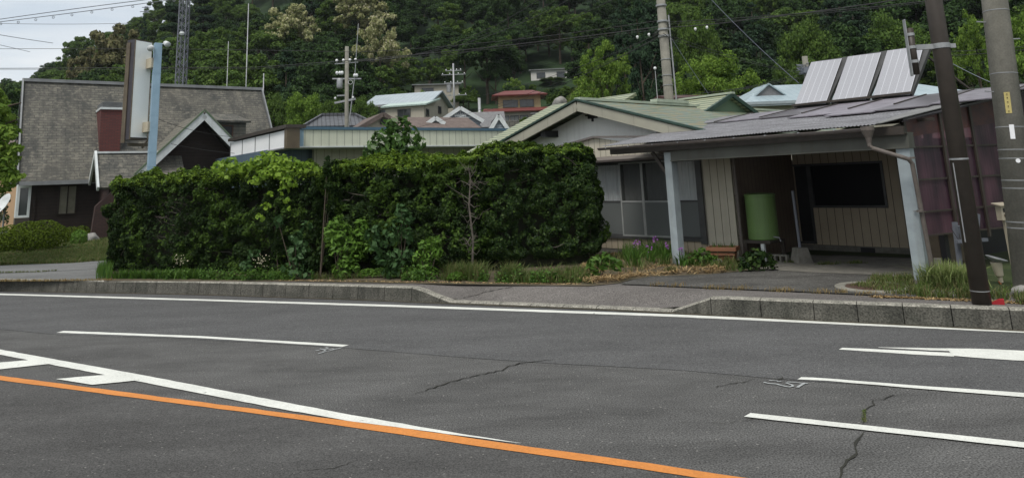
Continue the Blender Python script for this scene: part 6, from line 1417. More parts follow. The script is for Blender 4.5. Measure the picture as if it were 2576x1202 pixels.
def hedge(name, label, a, b, depth, ztop, dens, size, mat, holes, seed, newmat_='newleaf', newfrac=.55, hn=.2, zb=LV+.15, twigs=40, cat='hedge', litthr=.27, rnd=.18):
    rng = np.random.default_rng(seed); Wp, Wn, Lp, (A0, e1, e2, Lh) = hedge_leaves(a, b, depth, zb, ztop, dens, size, rng, holes, hn, seed, 1.0, rnd)
    base = (a[0], a[1], LV); t = thing(name, label, cat, base)
    Wp = Wp-np.array(base)
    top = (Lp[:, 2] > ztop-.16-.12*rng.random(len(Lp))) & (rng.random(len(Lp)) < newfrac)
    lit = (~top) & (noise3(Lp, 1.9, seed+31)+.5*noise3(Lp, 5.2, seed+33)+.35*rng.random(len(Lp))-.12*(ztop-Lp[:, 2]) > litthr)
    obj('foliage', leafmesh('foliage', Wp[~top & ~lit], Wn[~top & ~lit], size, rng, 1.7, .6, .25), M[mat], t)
    obj('lit_clumps', leafmesh('lit_clumps', Wp[lit]+Wn[lit]*.03, Wn[lit], size*1.12, rng, 1.9, .8, .5), M['yew_lit'], t)  # clumps chosen by noise and height get the lit leaf colour
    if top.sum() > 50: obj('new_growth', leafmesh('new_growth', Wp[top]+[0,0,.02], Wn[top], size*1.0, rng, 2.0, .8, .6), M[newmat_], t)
    # shaded interior: bare stems and a dark solid core with the inner shade in its colour
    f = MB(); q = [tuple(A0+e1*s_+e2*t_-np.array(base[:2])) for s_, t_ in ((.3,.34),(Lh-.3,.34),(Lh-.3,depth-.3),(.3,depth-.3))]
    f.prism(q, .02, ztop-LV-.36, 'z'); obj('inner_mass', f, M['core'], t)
    f = MB(); rr = random.Random(seed)
    for k in range(int(Lh/1.3)+1):
        s_ = .3+k*1.3+rr.uniform(-.3,.3); p = A0+e1*min(s_, Lh-.15)+e2*.4-np.array(base[:2]); f.tube([(p[0],p[1],-.05),(p[0]+rr.uniform(-.1,.1),p[1],.6),(p[0]+rr.uniform(-.2,.2),p[1],ztop-LV-.4)], [.045,.03,.012], 6)
    for k in range(twigs):
        if holes and rr.random() < .8: hs, hz, hr = rr.choice(holes); s_ = hs+rr.uniform(-hr,hr); z_ = hz+rr.uniform(-hr,hr)-LV
        else: s_ = rr.uniform(.2, Lh-.2); z_ = rr.uniform(.3, ztop-LV-.3)
        L_ = rr.uniform(.3,.8); p = A0+e1*s_+e2*rr.uniform(.12,.3)-np.array(base[:2]); dx_ = rr.choice((-1,1))*L_; q = [(p[0],p[1],z_)]
        for m_ in range(3): q.append((q[-1][0]+e1[0]*dx_/3, q[-1][1]+e1[1]*dx_/3-rr.uniform(.0,.07), q[-1][2]+rr.uniform(-.05,.12)))
        f.tube(q, [.012,.009,.006,.003], 4)
    obj('branches', f, M['twig'], t); return t, (A0, e1, e2, Lh)
h1a = G(272,690,LV)[:2]; h1b = G(792,700,LV)[:2]
d1 = (h1b-h1a)/np.linalg.norm(h1b-h1a)
hl, HL = hedge('hedge', 'long clipped dark hedge left of the gap, with bare twigs showing', h1a+[-.42,.45], h1b+[0,.35], 1.5, 2.52, 4000, .037, 'yew', [(1.9,1.35,.45),(2.3,1.8,.35)], 101, newfrac=.5, twigs=26, zb=LV+.04)
h2a = G(812,700,LV)[:2]+[0,.25]; h2b = G(1230,690,LV)[:2]+[0,.4]
hm, HM = hedge('hedge', 'middle clipped hedge with light green top and a dead gap around its bare trunk', h2a, h2b, 1.4, 2.6, 4000, .038, 'yew', [(3.2,1.7,.35),(3.3,1.1,.3),(3.3,2.2,.25)], 102, newfrac=.75, twigs=22, zb=LV+.04, litthr=.12)
h3a = G(1215,690,LV)[:2]+[0,.25]; h3b = G(1480,668,LV)[:2]+[.42,.1]
hr_, HR = hedge('hedge', 'big rounded glossy dark bush at the right end of the hedge', h3a, h3b, 1.7, 2.8, 5600, .034, 'gloss', [], 103, newfrac=.25, hn=.17, twigs=4, zb=LV+.12, litthr=.5, rnd=.33)
# shoots sticking out of the hedge tops
def sprig(t, x, y, z, h, rng, mat, size=.07, n=40, spread=.12):
    f = MB(); f.tube([(x,y,z-.1),(x+.02,y,z+h)], [.008,.003], 4)
    C = np.stack([x+rng.normal(0,spread,n)*np.linspace(1,.4,n), y+rng.normal(0,spread,n), z+np.linspace(0,h,n)], 1); return C
# bright vine draped over the left hedge
def cloud(name, label, cat, base, bl, per, size, mat, seed, stems=None, group=None, aspect=1.6, tilt=.6, parts='foliage', up=.3, shell=.25):
    rng = np.random.default_rng(seed); t = thing(name, label, cat, base, 0, group); per = 19.0/(size*size*aspect); C, Nn = blobs_leaves(bl, per, rng, shell)
    obj(parts, leafmesh(parts, C, Nn, size, rng, aspect, tilt, up), M[mat], t)
    if stems: f = MB(); [f.tube(s_[0], s_[1], 5) for s_ in stems]; obj('stem', f, M['bark'], t)
    return t
def rel(p, b): return tuple(np.array(p)-np.array(b))
rr = random.Random(77)
vb = np.array([*(G(700,700,LV)[:2]), LV]); bl = []
for u, v, Y, r in ((556,420,17.1,.2),(580,412,17.1,.2),(600,425,16.9,.22),(628,425,16.8,.24),(650,412,16.9,.24),(675,402,16.9,.25),(700,408,16.7,.26),(725,415,16.6,.25),(745,425,16.5,.22),(770,425,16.5,.22),(690,430,16.4,.22),(715,440,16.3,.22),(725,462,16.2,.18),(715,480,16.2,.12),(660,440,16.3,.16),(640,455,16.3,.12),(560,440,16.9,.1),(572,450,16.9,.08),(720,505,16.1,.08),(725,525,16.1,.06),(680,490,16.1,.1),(668,520,16.1,.1),(655,548,16.1,.1)):
    bl.append((rel(P(u,v,Y-.22), vb), (r*1.1, r*.8, r*.8)))
cloud('vine', 'bright yellow green vine spilling over the top of the left hedge', 'vine', vb, bl, 480, .085, 'vine', 201, [([rel(P(700,690,16.4),vb),rel(P(690,560,16.4),vb),rel(P(700,430,16.6),vb)],[.015,.01,.006])], aspect=1.2)
def pxbush(name, label, cat, base_uv, blobs, per, size, mat, seed, aspect=1.6, Yb=None, tilt=.6, up=.3, zb=LV, stemn=4, shell=.25):
    b0 = G(*base_uv, zb); b0 = np.array([b0[0], b0[1], zb]); bl = [(rel(P(u, v, b0[1]+dy), b0), (r*kx, r*.8, r)) for u, v, dy, r, kx in blobs]
    st_ = [([(0,0,0), tuple(np.array(c)*.5+[0,0,.02]), c], [.018,.01,.004]) for c, r in bl[:stemn]]
    return cloud(name, label, cat, b0, bl, per, size, mat, seed, st_, None, aspect, tilt, up=up, shell=shell)
pxbush('shrub', 'feathery yellow green shrub growing out in front of the middle hedge', 'shrub', (850,702), [(835,580,0,.2,.8),(850,560,0,.16,.8),(865,590,0,.22,.9),(880,620,0,.2,.9),(850,625,0,.2,1),(838,602,0,.2,1),(895,640,0,.17,1),(860,678,0,.18,1.2),(885,672,0,.16,1.2),(870,655,0,.16,1),(905,600,.1,.2,1),(925,620,.1,.16,1),(910,565,.2,.15,1)], 1100, .045, 'yellowshrub', 301, 2.6, up=.7)
pxbush('shrub', 'small light green feathery shrub at the foot of the middle hedge', 'shrub', (1080,704), [(1065,620,0,.14,.8),(1085,615,0,.14,.8),(1100,632,0,.13,.9),(1055,645,0,.13,1),(1070,668,0,.15,1.1),(1085,685,0,.13,1.2),(1078,645,0,.14,1),(1102,605,0,.1,.7)], 1000, .045, 'yellowshrub', 302, 2.6, up=.7)
pxbush('shrub', 'grey green leafy shrub with small white flowers in the middle hedge', 'shrub', (1010,702), [(1010,530,.1,.16,.8),(1025,550,.1,.17,.8),(1000,570,.1,.18,.8),(1020,595,0,.18,.9),(985,600,0,.16,.9),(960,580,0,.17,1),(950,620,0,.17,1),(965,650,0,.17,1),(1005,668,0,.17,1),(985,685,0,.15,1.2),(1030,640,0,.15,1),(1000,640,0,.14,1),(935,590,0,.15,1)], 420, .075, 'bluegreen', 303, 1.7, up=.3)
pxbush('shrub', 'loose climbing greenery with pale leaves near the gap in the hedge', 'shrub', (740,704), [(745,600,0,.16,.8),(735,640,0,.14,.8),(755,660,0,.14,.9),(700,560,.1,.14,.8),(770,570,.1,.14,.8),(760,620,0,.15,.8),(720,675,0,.12,1),(745,685,0,.15,1.2),(765,640,0,.14,1),(775,690,0,.12,1),(640,640,0,.13,.9),(620,670,0,.12,1)], 300, .085, 'bluegreen', 304, 1.3)
pxbush('shrub', 'dark upright shrub filling the gap between the two clipped hedges', 'shrub', (805,703), [(822,430,.3,.16,.6),(826,470,.3,.14,.6),(828,520,.3,.16,.7),(824,405,.3,.11,.5),(818,585,.3,.18,.7),(815,615,.3,.22,.8),(808,650,.2,.22,.9),(835,425,.3,.2,.9),(783,660,.2,.2,1),(786,600,.4,.14,.6)], 420, .065, 'yew', 305)
# sapling behind the middle hedge
pxbush('sapling_tree', 'young glossy green tree standing behind the middle hedge before the parapet', 'tree', (1000,676), [(1000,320,0,.25,1),(1035,345,0,.25,1),(965,350,0,.25,1),(1000,360,0,.3,1),(940,372,0,.2,1),(975,385,0,.28,1),(1030,378,0,.25,1),(1055,362,0,.16,1),(1000,395,0,.3,1.2),(955,400,0,.25,1),(1048,395,0,.2,1),(985,322,0,.18,.8),(1015,310,0,.18,.9),(970,310,0,.08,.6),(1020,410,0,.3,1),(930,390,0,.14,1)], 330, .085, 'sapling', 306, 2.0, up=.2)
# dead trunk in the middle hedge
dt = G(1187, 700, LV); tt = thing('dead_shrub', 'leafless grey shrub with a bare trunk in the gap of the middle hedge', 'dead shrub', dt+np.array([0,.0,0]))
f_ = MB(); rr = random.Random(9); hp = lambda u, v: rel(P(u, v, dt[1]+.05), dt)
f_.tube([(0,.1,0), hp(1190,600), hp(1180,520), hp(1183,450), hp(1178,415)], [.024,.02,.017,.011,.006], 8)
for k in range(34):
    v = 415+225*rr.random()**.8; z_ = hp(1183, v); an = rr.choice((-1,1)); L_ = rr.uniform(.08,.45); q = [z_]
    for m_ in range(3): q.append((q[-1][0]+an*L_/3*rr.uniform(.4,1.3), q[-1][1]-rr.uniform(-.05,.06), q[-1][2]+rr.uniform(-.09,.16)))
    f_.tube(q, [.009,.006,.004,.002], 4)
obj('branches', f_, M['twig'], tt)
# white blossom clusters
for u, v, lb in ((655,655,'cluster of cream flowers low in the left hedge'),(455,652,'small white flowers at the foot of the left hedge')):
    b0 = P(u, v, G(u, 703, LV)[1]-.02); rng = np.random.default_rng(u); t = thing('flower_cluster', lb, 'flowers', b0); C = rng.normal(0, 1, (38,3))*[.09,.04,.06]; obj('blossom', leafmesh('blossom', C, np.tile([0,-1,.4],(38,1)), .026, rng, 1.1), M['whiteflower'], t)
    f_ = MB(); f_.tube([(0,.02,0),(.02,.08,-.25),(0,.1,-.5)], [.004,.005,.006], 4); obj('stem', f_, M['weed'], t)
# ---- weeds at the foot of the hedge, counted by nobody
def clumpy(pts, f=1.6, lo=-.12, seed=3):
    k = noise3(pts, f, seed)+noise3(pts, f*3.1, seed+2)*.6; return pts[k > lo]
def scatter_line(uvs, n, rng, w=.0, z=LV):
    seg = [np.array(G(u, v, z)[:2]) for u, v in uvs]; L_ = [np.linalg.norm(b-a) for a, b in zip(seg, seg[1:])]; tot = sum(L_); o = []
    for k in range(n):
        t = rng.uniform(0, tot); i = 0
        while i < len(L_)-1 and t > L_[i]: t -= L_[i]; i += 1
        p = seg[i]+(seg[i+1]-seg[i])*min(1, t/L_[i]); o.append((p[0]+rng.normal(0, w), p[1]+abs(rng.normal(0, w)), z))
    return np.array(o)
def scatter_poly(uvs, n, rng, z=LV):
    q = np.array([G(u, v, z)[:2] for u, v in uvs]); lo = q.min(0); hi = q.max(0); o = []
    while len(o) < n:
        p = rng.uniform(lo, hi); c_ = False; j = len(q)-1
        for i in range(len(q)):
            if (q[i][1] > p[1]) != (q[j][1] > p[1]) and p[0] < (q[j][0]-q[i][0])*(p[1]-q[i][1])/(q[j][1]-q[i][1])+q[i][0]: c_ = not c_
            j = i
        if c_: o.append((p[0], p[1], z))
    return np.array(o)
def stuff(name, me, mat, label, cat='grass'): return tag(obj(name, me, M[mat]), label, cat, kind='stuff')
rg = np.random.default_rng(400)
stuff('hedge_foot_grass', blades('g', clumpy(scatter_line([(300,700),(700,703),(1180,706),(1440,712)], 3600, rg, .12), 1.9, .05), .17, .011, rg, .8), 'grass', 'green grass and narrow leaves along the foot of the hedges')
stuff('tall_grass_patch', blades('g', clumpy(scatter_line([(1130,706),(1420,711)], 4200, rg, .2), 2.3, -.02), .34, .011, rg, .8), 'grass', 'tall dark green grass below the rounded bush')
stuff('broad_grass_patch', blades('g', scatter_line([(285,702),(520,703)], 1000, rg, .1), .22, .024, rg, 1.1), 'weed', 'arching broad bladed grass at the left hedge foot')
Cw = clumpy(scatter_line([(420,704),(520,705),(900,707),(1180,709),(1400,714)], 11000, rg, .13), 1.4, .0, 8); Cw[:, 2] += np.abs(rg.normal(0, .1, len(Cw))); stuff('ground_cover', leafmesh('w', Cw, np.tile([0,-.3,1],(len(Cw),1)), .032, rg, 1.5), 'weed', 'low leafy weeds between the hedge and the sidewalk', 'weeds')
Cw = scatter_line([(700,707),(1450,717)], 900, rg, .06); Cw[:, 2] += .012; stuff('leaf_litter', leafmesh('l', Cw, np.tile([0,0,1],(len(Cw),1)), .03, rg, 1.6, .25), 'straw', 'dry brown leaves along the back of the sidewalk', 'leaf litter')
# low ferny weeds in lumps
Cw = []; 
for u, v, r in ((925,700,.1),(960,699,.11),(1000,700,.13),(1030,700,.12),(1060,703,.1),(1150,708,.09),(860,702,.08),(700,703,.08)):
    c_ = G(u, v, LV)+[0,0,.05]; k = sphere_pts(420, rg); k[:, 2] = np.abs(k[:, 2]); Cw.append(c_+k*[r*2,r,r*1.3])
Cw = np.concatenate(Cw); stuff('ferny_weeds', leafmesh('w', Cw, np.tile([0,-.3,1],(len(Cw),1)), .026, rg, 2.2), 'yellowshrub', 'soft light green ferny weeds at the foot of the middle hedge', 'weeds')
gq = scatter_poly([(1290,704),(1470,688),(1490,714),(1240,714)], 2600, rg); stuff('bush_foot_grass', blades('g', clumpy(gq, 2.6, -.25), .2, .012, rg, .8), 'grass', 'rough grass on the bare soil under the rounded bush')
gq = scatter_poly([(1290,706),(1470,692),(1490,714),(1240,714)], 1500, rg); gq[:, 2] += np.abs(rg.normal(0,.05,len(gq))); stuff('bush_foot_weeds', leafmesh('w', gq, np.tile([0,-.3,1],(len(gq),1)), .03, rg, 1.6), 'weed', 'small leafy weeds under the rounded bush', 'weeds')
# straw mound and garden plants in front of the windows
stp = scatter_poly([(1440,705),(1470,660),(1560,640),(1700,655),(1800,672),(1830,688),(1700,692),(1590,700),(1555,712),(1480,716)], 9000, rg)
def mound(Pt): return .02+.1*np.clip(noise3(Pt, 1.4, 4)+.45, 0, 1)
stp[:, 2] += mound(stp)*rg.uniform(.2, 1, len(stp)); stuff('cut_straw', leafmesh('s', stp, np.tile([0,0,1],(len(stp),1)), .016, rg, 9, .35), 'straw', 'heap of dry cut straw in front of the windows', 'straw')
mb = MB(); gN = 24; gx0 = np.array(G(1440,712,LV)[:2]); q0 = [G(1450,712,LV),G(1840,688,LV),G(1800,650,LV),G(1480,640,LV)]
vs = []
for j in range(13):
    for i in range(25):
        s_ = i/24; t_ = j/12; p = (q0[0]*(1-s_)+q0[1]*s_)*(1-t_)+(q0[3]*(1-s_)+q0[2]*s_)*t_; e_ = min(1, 4*s_, 4*(1-s_), 4*t_, 4*(1-t_)); vs.append((p[0], p[1], LV-.02+e_*(.05+.1*max(0, mn.noise((p[0]*1.4+4, p[1]*1.4+2.8, 0))+.45))))
mb.add(vs, [(j*25+i, j*25+i+1, (j+1)*25+i+1, (j+1)*25+i) for j in range(12) for i in range(24)]); struct('garden_soil', mb, M['soil'], smooth=True)
gp_ = scatter_poly([(1480,690),(1520,650),(1700,640),(1840,660),(1850,676),(1700,672),(1600,690)], 2200, rg); gp_[:, 2] += .04
stuff('garden_weeds', blades('g', clumpy(gp_, 2.2, -.05), .2, .012, rg, .7), 'grass', 'weedy grass growing through the straw by the windows')
gp_ = scatter_poly([(1555,650),(1690,640),(1700,662),(1580,672)], 900, rg); stuff('flower_bed_grass', blades('g', gp_, .42, .012, rg, .5), 'weed', 'tall weeds below the sliding windows')
gp_ = scatter_poly([(1715,672),(1740,655),(1860,668),(1850,684),(1760,682)], 1300, rg); stuff('planter_grass', blades('g', clumpy(gp_, 2, -.2), .17, .012, rg, .8), 'grass', 'grass tufts between the left post and the planter')
for i, (u, v, h_, lb) in enumerate(((1600,672,.42,'purple flowering plant left of the carport post, with broad upright leaves'),(1640,664,.3,'low purple flowers just right of the broad leaved plant'),(1672,664,.32,'purple flowers directly left of the carport post'),(1718,668,.28,'purple flower right of the carport post base'),(1655,655,.4,'thin purple flower below the middle window'))):
    b0 = G(u, v, LV+.05); rng = np.random.default_rng(500+i); t = thing('flowering_plant', lb, 'plant', b0)
    obj('leaves', blades('leaves', rng.normal(0,.05,(26,3))*[1,1,0], h_*.9, .035, rng, .7), M['weed'], t)
    f_ = ML(); C = []
    for k in range(2): x = rng.uniform(-.1,.1); f_.tube([(x*.3,0,0),(x,-.02,h_*1.1)], .005, 4); C.append(np.array([x,-.03,h_*1.1])+rng.normal(0,1,(9,3))*[.02,.02,.035])
    obj('stem', f_, M['weed'], t); [obj('flower', leafmesh('flower', c_, np.tile([0,-1,.3],(len(c_),1)), .026, rng, 1.1), M['purpleflower'], t) for c_ in C]
pxbush('shrub', 'dark leafy bush beside the carport recess in front of the water tank', 'shrub', (1905,684), [(1905,645,0,.16,1),(1880,660,0,.15,1),(1925,655,0,.16,1),(1940,668,0,.12,1),(1870,668,0,.12,1),(1900,668,0,.16,1.4),(1918,636,0,.07,.7),(1884,646,0,.1,1)], 700, .06, 'gloss', 307, 1.6, stemn=3)
pxbush('shrub', 'ragged weed bush right of the middle sliding windows', 'shrub', (1775,672), [(1770,645,0,.15,1),(1750,650,0,.15,1),(1790,655,0,.14,1),(1765,630,0,.08,.8)], 520, .05, 'weed', 308, 1.9, stemn=3)
pxbush('shrub', 'low weedy shrub at the right foot of the rounded bush', 'shrub', (1510,700), [(1500,665,0,.16,1),(1530,660,0,.16,1),(1515,650,0,.13,1),(1490,680,0,.13,1),(1550,672,0,.12,1)], 480, .05, 'weed', 309, 2.6, stemn=3)
# clipped azaleas, lawn tufts and rock in front of the left house
pxbush('clipped_shrub', 'long clipped azalea mound in front of the timber house', 'shrub', (70,628), [(0,605,0,.42,1.3),(30,600,.1,.45,1.3),(70,596,.1,.5,1.3),(110,592,.2,.5,1.3),(145,596,.2,.38,1),(-40,612,0,.4,1.3),(90,610,-.2,.4,1.5),(30,612,-.2,.35,1.5)], 330, .045, 'azalea', 310, 1.5, zb=.48, shell=.02)
pxbush('clipped_shrub', 'clipped azalea behind the little round one', 'shrub', (200,606), [(180,590,.6,.3,1.2),(205,588,.6,.3,1.2),(220,594,.6,.22,1)], 380, .045, 'azalea', 311, 1.5, zb=.48, shell=.02)
pxbush('clipped_shrub', 'small round clipped azalea beside the pale rock', 'shrub', (200,614), [(199,597,-.2,.27,1),(198,603,-.25,.25,1.1)], 520, .04, 'yellowshrub', 312, 1.5, zb=.46, shell=.02)
import bmesh
for u, v, s_, lb in ((232,602,.19,'pale rock right of the small round azalea'),(250,598,.17,'small reddish rock by the hedge end')):
    p = G(u, v+6, .45); b_ = bmesh.new(); bmesh.ops.create_icosphere(b_, subdivisions=3, radius=s_)
    for w in b_.verts: w.co *= 1+.6*mn.noise(w.co*5+Vector((u,0,0)))
    me = bpy.data.meshes.new('rock'); b_.to_mesh(me); b_.free(); tag(obj('rock', me, M['rock'], smooth=False, loc=(p[0],p[1],p[2]+s_*.6)), lb, 'rock')
lp_ = scatter_poly([(-60,668),(0,664),(120,660),(262,652),(300,640),(260,612),(0,618),(-60,622)], 9000, rg, .3)
def lawnz(p):
    # height of the lawn sheet under a point, by walking its quads
    d = math.hypot(p[0], p[1]); return LV+.004+.25*min(1, max(0, (d-27.5)/4.5))
def lawnpts(n):
    o = []
    LGw = [[np.array(G(u, v, LWZ[r])) for u, v in LG[r]] for r in range(4)]
    for _ in range(n):
        i = rg.integers(1, 5); r = rg.choice(3, p=[.7,.2,.1]); s_, t_ = rg.random(2)
        o.append((LGw[r][i]*(1-s_)+LGw[r][i+1]*s_)*(1-t_)+(LGw[r+1][i]*(1-s_)+LGw[r+1][i+1]*s_)*t_)
    return np.array(o)-[0,0,.01]
lp_ = lawnpts(60000)
stuff('lawn_grass', blades('g', clumpy(lp_, .9, -.35), .09, .03, rg, .8), 'grass', 'short rough grass on the mound before the timber house')
e_ = scatter_line([(-40,668),(60,665),(180,662),(262,655)], 1500, rg, .1); stuff('lot_edge_grass', blades('g', e_, .12, .014, rg, .7), 'grass', 'grass fringe along the far edge of the left paved lot')
e_ = scatter_line([(-40,708),(120,707.5),(280,706)], 900, rg, .04); stuff('kerb_back_grass', blades('g', e_, .06, .01, rg, .9), 'drygrass', 'thin dry grass in the joint behind the left kerb')
e_ = scatter_line([(-30,688),(100,685),(140,682)], 260, rg, .03); stuff('lot_joint_grass', blades('g', e_, .06, .012, rg, .9), 'grass', 'grass growing in the joint across the left paved lot')
cj = MB(); squig(cj, [(-40,689),(60,686),(130,683),(200,680),(262,677)], .015, LV+.012); 
cj2 = MB(); q = [G(u, v, LV)[:2] for u, v in [(-40,689),(60,686),(130,683),(200,680),(262,677)]]; strip_between(cj2, [p+[0,.02] for p in q], [p-[0,.02] for p in q], LV+.013, 10); struct('lot_joint', cj2, M['crack'])
e_ = scatter_poly([(240,704),(248,680),(275,676),(285,704)], 240, rg); stuff('corner_weeds', blades('g', e_, .35, .014, rg, .3), 'weed', 'upright weeds at the corner of the left hedge')
# joint between sidewalk and drive, with dry tufts
jl = [(1560,715),(1640,720),(1750,725),(1900,731),(2050,737),(2200,743),(2300,747)]
cj3 = MB(); q = [G(u, v, LV)[:2] for u, v in jl]; strip_between(cj3, [p+[0,.012] for p in q], [p-[0,.012] for p in q], LV+.018, 20); struct('drive_joint', cj3, M['crack'])
e_ = scatter_line(jl[1:], 420, rg, .015); 
e_ = np.concatenate([e_[:120]]+[G(u, v, LV)+rg.normal(0,1,(34,3))*[.07,.02,0] for u, v in ((1655,719),(1790,727),(1820,728),(1870,729),(1960,733),(1985,734),(2070,738),(2110,739),(2180,742),(1700,722))])
stuff('drive_joint_grass', blades('g', e_, .09, .008, rg, .9), 'drygrass', 'dry tufts growing in the joint across the drive')
e_ = scatter_poly([(2140,724),(2180,715),(2300,718),(2320,745),(2250,744)], 1300, rg); stuff('manhole_grass', blades('g', e_, .1, .01, rg, .8), 'grass', 'grass around the manhole beside the right post')
e_ = scatter_poly([(2180,716),(2200,700),(2290,700),(2310,716)], 900, rg); stuff('post_grass', blades('g', e_, .12, .01, rg, .8), 'grass', 'dark grass behind the manhole at the edge of the drive')
e_ = scatter_poly([(2290,745),(2330,712),(2440,716),(2450,752),(2330,752)], 1900, rg); stuff('right_grass', blades('g', clumpy(e_, 2.5, -.05), .15, .011, rg, .8), 'grass', 'lush grass between the right post and the dark pole')
e_ = scatter_poly([(2490,752),(2495,728),(2700,745),(2700,775),(2560,766)], 1500, rg); stuff('far_right_grass', blades('g', clumpy(e_, 2.5, -.1), .15, .011, rg, .8), 'grass', 'grass between the dark pole and the concrete pole')
e_ = scatter_line([(2200,748),(2330,753),(2450,758),(2640,768)], 1300, rg, .05); e_[:, 2] += .01; stuff('kerb_litter', leafmesh('l', e_, np.tile([0,0,1],(len(e_),1)), .022, rg, 2.5, .4), 'straw', 'dry litter behind the right kerb', 'leaf litter')
b0 = G(2385,722,LV); t = thing('ornamental_grass', 'rounded clump of cream striped grass right of the carport post', 'plant', b0); rng = np.random.default_rng(61)
bs = rng.normal(0,1,(1500,3))*[.13,.1,0]; obj('blades', blades('blades', bs, .36, .016, rng, 1.0), M['varigrass'], t)
e_ = rg.normal(0,1,(160,3))*[.05,.03,0]+G(1690,688,LV); stuff('small_tuft', blades('g', e_, .15, .01, rg, .8), 'grass', 'single bright tuft on the straw edge by the drive')
e_ = np.concatenate([rg.normal(0,1,(150,3))*[.1,.05,0]+G(u, v, LV) for u, v in ((1950,655),(2000,662),(2150,665),(2080,668))]); stuff('recess_weeds', blades('g', e_, .09, .01, rg, .8), 'grass', 'few weeds on the floor of the carport recess')
# grass in the road crack
e_ = np.array([G(2174+rg.normal(0,2.5), 1036+rg.uniform(-4,26), 0) for _ in range(150)]); stuff('crack_grass', blades('g', e_, .02, .005, rg, 1.2), 'grass', 'tiny grass growing in the road crack')
# left edge tree, near
def near_tree():
    b0 = P(-70, 640, 21); b0[2] = .3; bl = []; rr = random.Random(4)
    for u, v, r in ((-20,250,.5),(0,290,.45),(-30,330,.6),(10,330,.4),(-10,380,.55),(15,400,.42),(-30,430,.6),(10,440,.4),(30,432,.3),(-60,300,.8),(-80,400,.9),(-90,250,.8),(20,355,.25),(-50,470,.4),(35,375,.22),(10,465,.25)):
        for k in range(3): bl.append((rel(P(u+rr.uniform(-14,14), v+rr.uniform(-16,16), 21+rr.uniform(-.8,.8)), b0), (r*.8,r*.8,r*.45)))
    cloud('tree', 'leafy green tree reaching in at the left edge of the picture', 'tree', b0, bl, 210, .1, 't_light', 401, [([(0,0,0),(.1,0,2.5),(.2,0,5.5)],[.14,.1,.04])]+[([(.1,0,2+i*.6),(.6+.1*i,0,2.6+i*.5)],[.05,.02]) for i in range(5)], aspect=1.5)
near_tree()
pxbush('shrub', 'dark shrub behind the white dish at the left edge', 'shrub', (-5,590), [(0,520,2,.4,1),(10,500,2,.35,1),(-20,540,2,.5,1),(5,550,2,.4,1),(-30,500,2,.5,1)], 200, .09, 't_dark' , 313, zb=.4)
# ---- props
dsh = G(24, 590, .5); dt_ = thing('satellite_dish', 'white satellite dish beside the left corner of the timber house', 'satellite dish', (dsh[0], dsh[1]-.5, .45), .5)
zc = P(24,515,dsh[1]-.5)[2]-.45; f_ = MB(); f_.lathe([(.02,0),(.3,.04),(.5,.13),(.52,.14),(.5,.15),(.3,.06),(.0,.02)], 28, (0,0,zc), (-.75,-.45,.45)); obj('dish', f_, M['whitetrim'], dt_, smooth=True)
f_ = MB(); f_.tube([(0,0,-.1),(0,0,zc)], .04, 10); f_.tube([(0,0,zc-.3),(-.45,-.3,zc+.1)], .012, 6); obj('mast', f_, M['steel'], dt_)
# green water tank on its stand
tk = P(1927, 650, 15.2); tk_b = np.array([tk[0], tk[1], LV]); tkt = thing('water_tank', 'green cylindrical plastic tank raised on a stand inside the carport', 'tank', tk_b, CA)
ztk0 = P(1927,601,15.2)[2]-LV; ztk1 = P(1922,488,15.2)[2]-LV
f_ = MB(); f_.lathe([(.29,ztk0),(.3,ztk0+.02),(.3,ztk1-.04),(.31,ztk1-.035),(.31,ztk1),(.28,ztk1+.012),(.02,ztk1+.03)], 36); obj('body', f_, M['tankgreen'], tkt, smooth=False)
tkt.children[0].data.polygons.foreach_set('use_smooth', [True]*len(tkt.children[0].data.polygons)) if False else None
f_ = MB()
f_.box(-.3,.3,-.3,.3,ztk0-.06,ztk0-.004); obj('stand_top', f_, M['brown_paint'], tkt)
for x, y, mt in ((.12,-.27,'whitetrim'),(-.26,-.27,'brown_paint'),(.26,.27,'brown_paint'),(-.26,.27,'brown_paint')): f_ = MB(); f_.box(x-.035, x+.035, y-.03, y+.03, .0, ztk0-.065); obj('leg', f_, M[mt], tkt)
f_ = MB(); f_.tube([(.28,-.1,ztk0+.06),(.42,-.14,ztk0+.05),(.44,-.14,ztk0-.02)], .015, 8); obj('tap', f_, M['steel'], tkt)
# hollow concrete blocks and the laundry pole foot
bkp = G(1965, 662, LV+.0); t = thing('concrete_block', 'hollow concrete block on the floor right of the tank stand', 'block', bkp+np.array([.0,.1,0]), CA)
f_ = MB(); f_.box(-.2,.2,-.05,.05,0,.03); f_.box(-.2,.2,-.05,.05,.13,.16)
for x in (-.2,-.08,.04,.165): f_.box(x, x+.035, -.05, .05, .031, .129)
obj('block', f_, M['concrete_d'], t)
lp2 = G(2017, 662, LV); t = thing('laundry_pole_stand', 'thin grey pole in a tapered concrete foot before the dark doorway', 'pole stand', lp2, .2)
f_ = MB(); f_.add([(-.17,-.15,0),(.17,-.15,0),(.17,.15,0),(-.17,.15,0),(-.11,-.1,.3),(.11,-.1,.3),(.11,.1,.3),(-.11,.1,.3)], [(0,3,2,1),(4,5,6,7),(0,1,5,4),(1,2,6,5),(2,3,7,6),(3,0,4,7)]); obj('foot', f_, M['concrete_d'], t, bevel=.015)
ztp = P(1993,480,lp2[1])[2]-LV; f_ = MB(); f_.tube([(0,0,.25),(-.02,0,ztp)], .028, 10); obj('pole', f_, M['steel_far'], t)
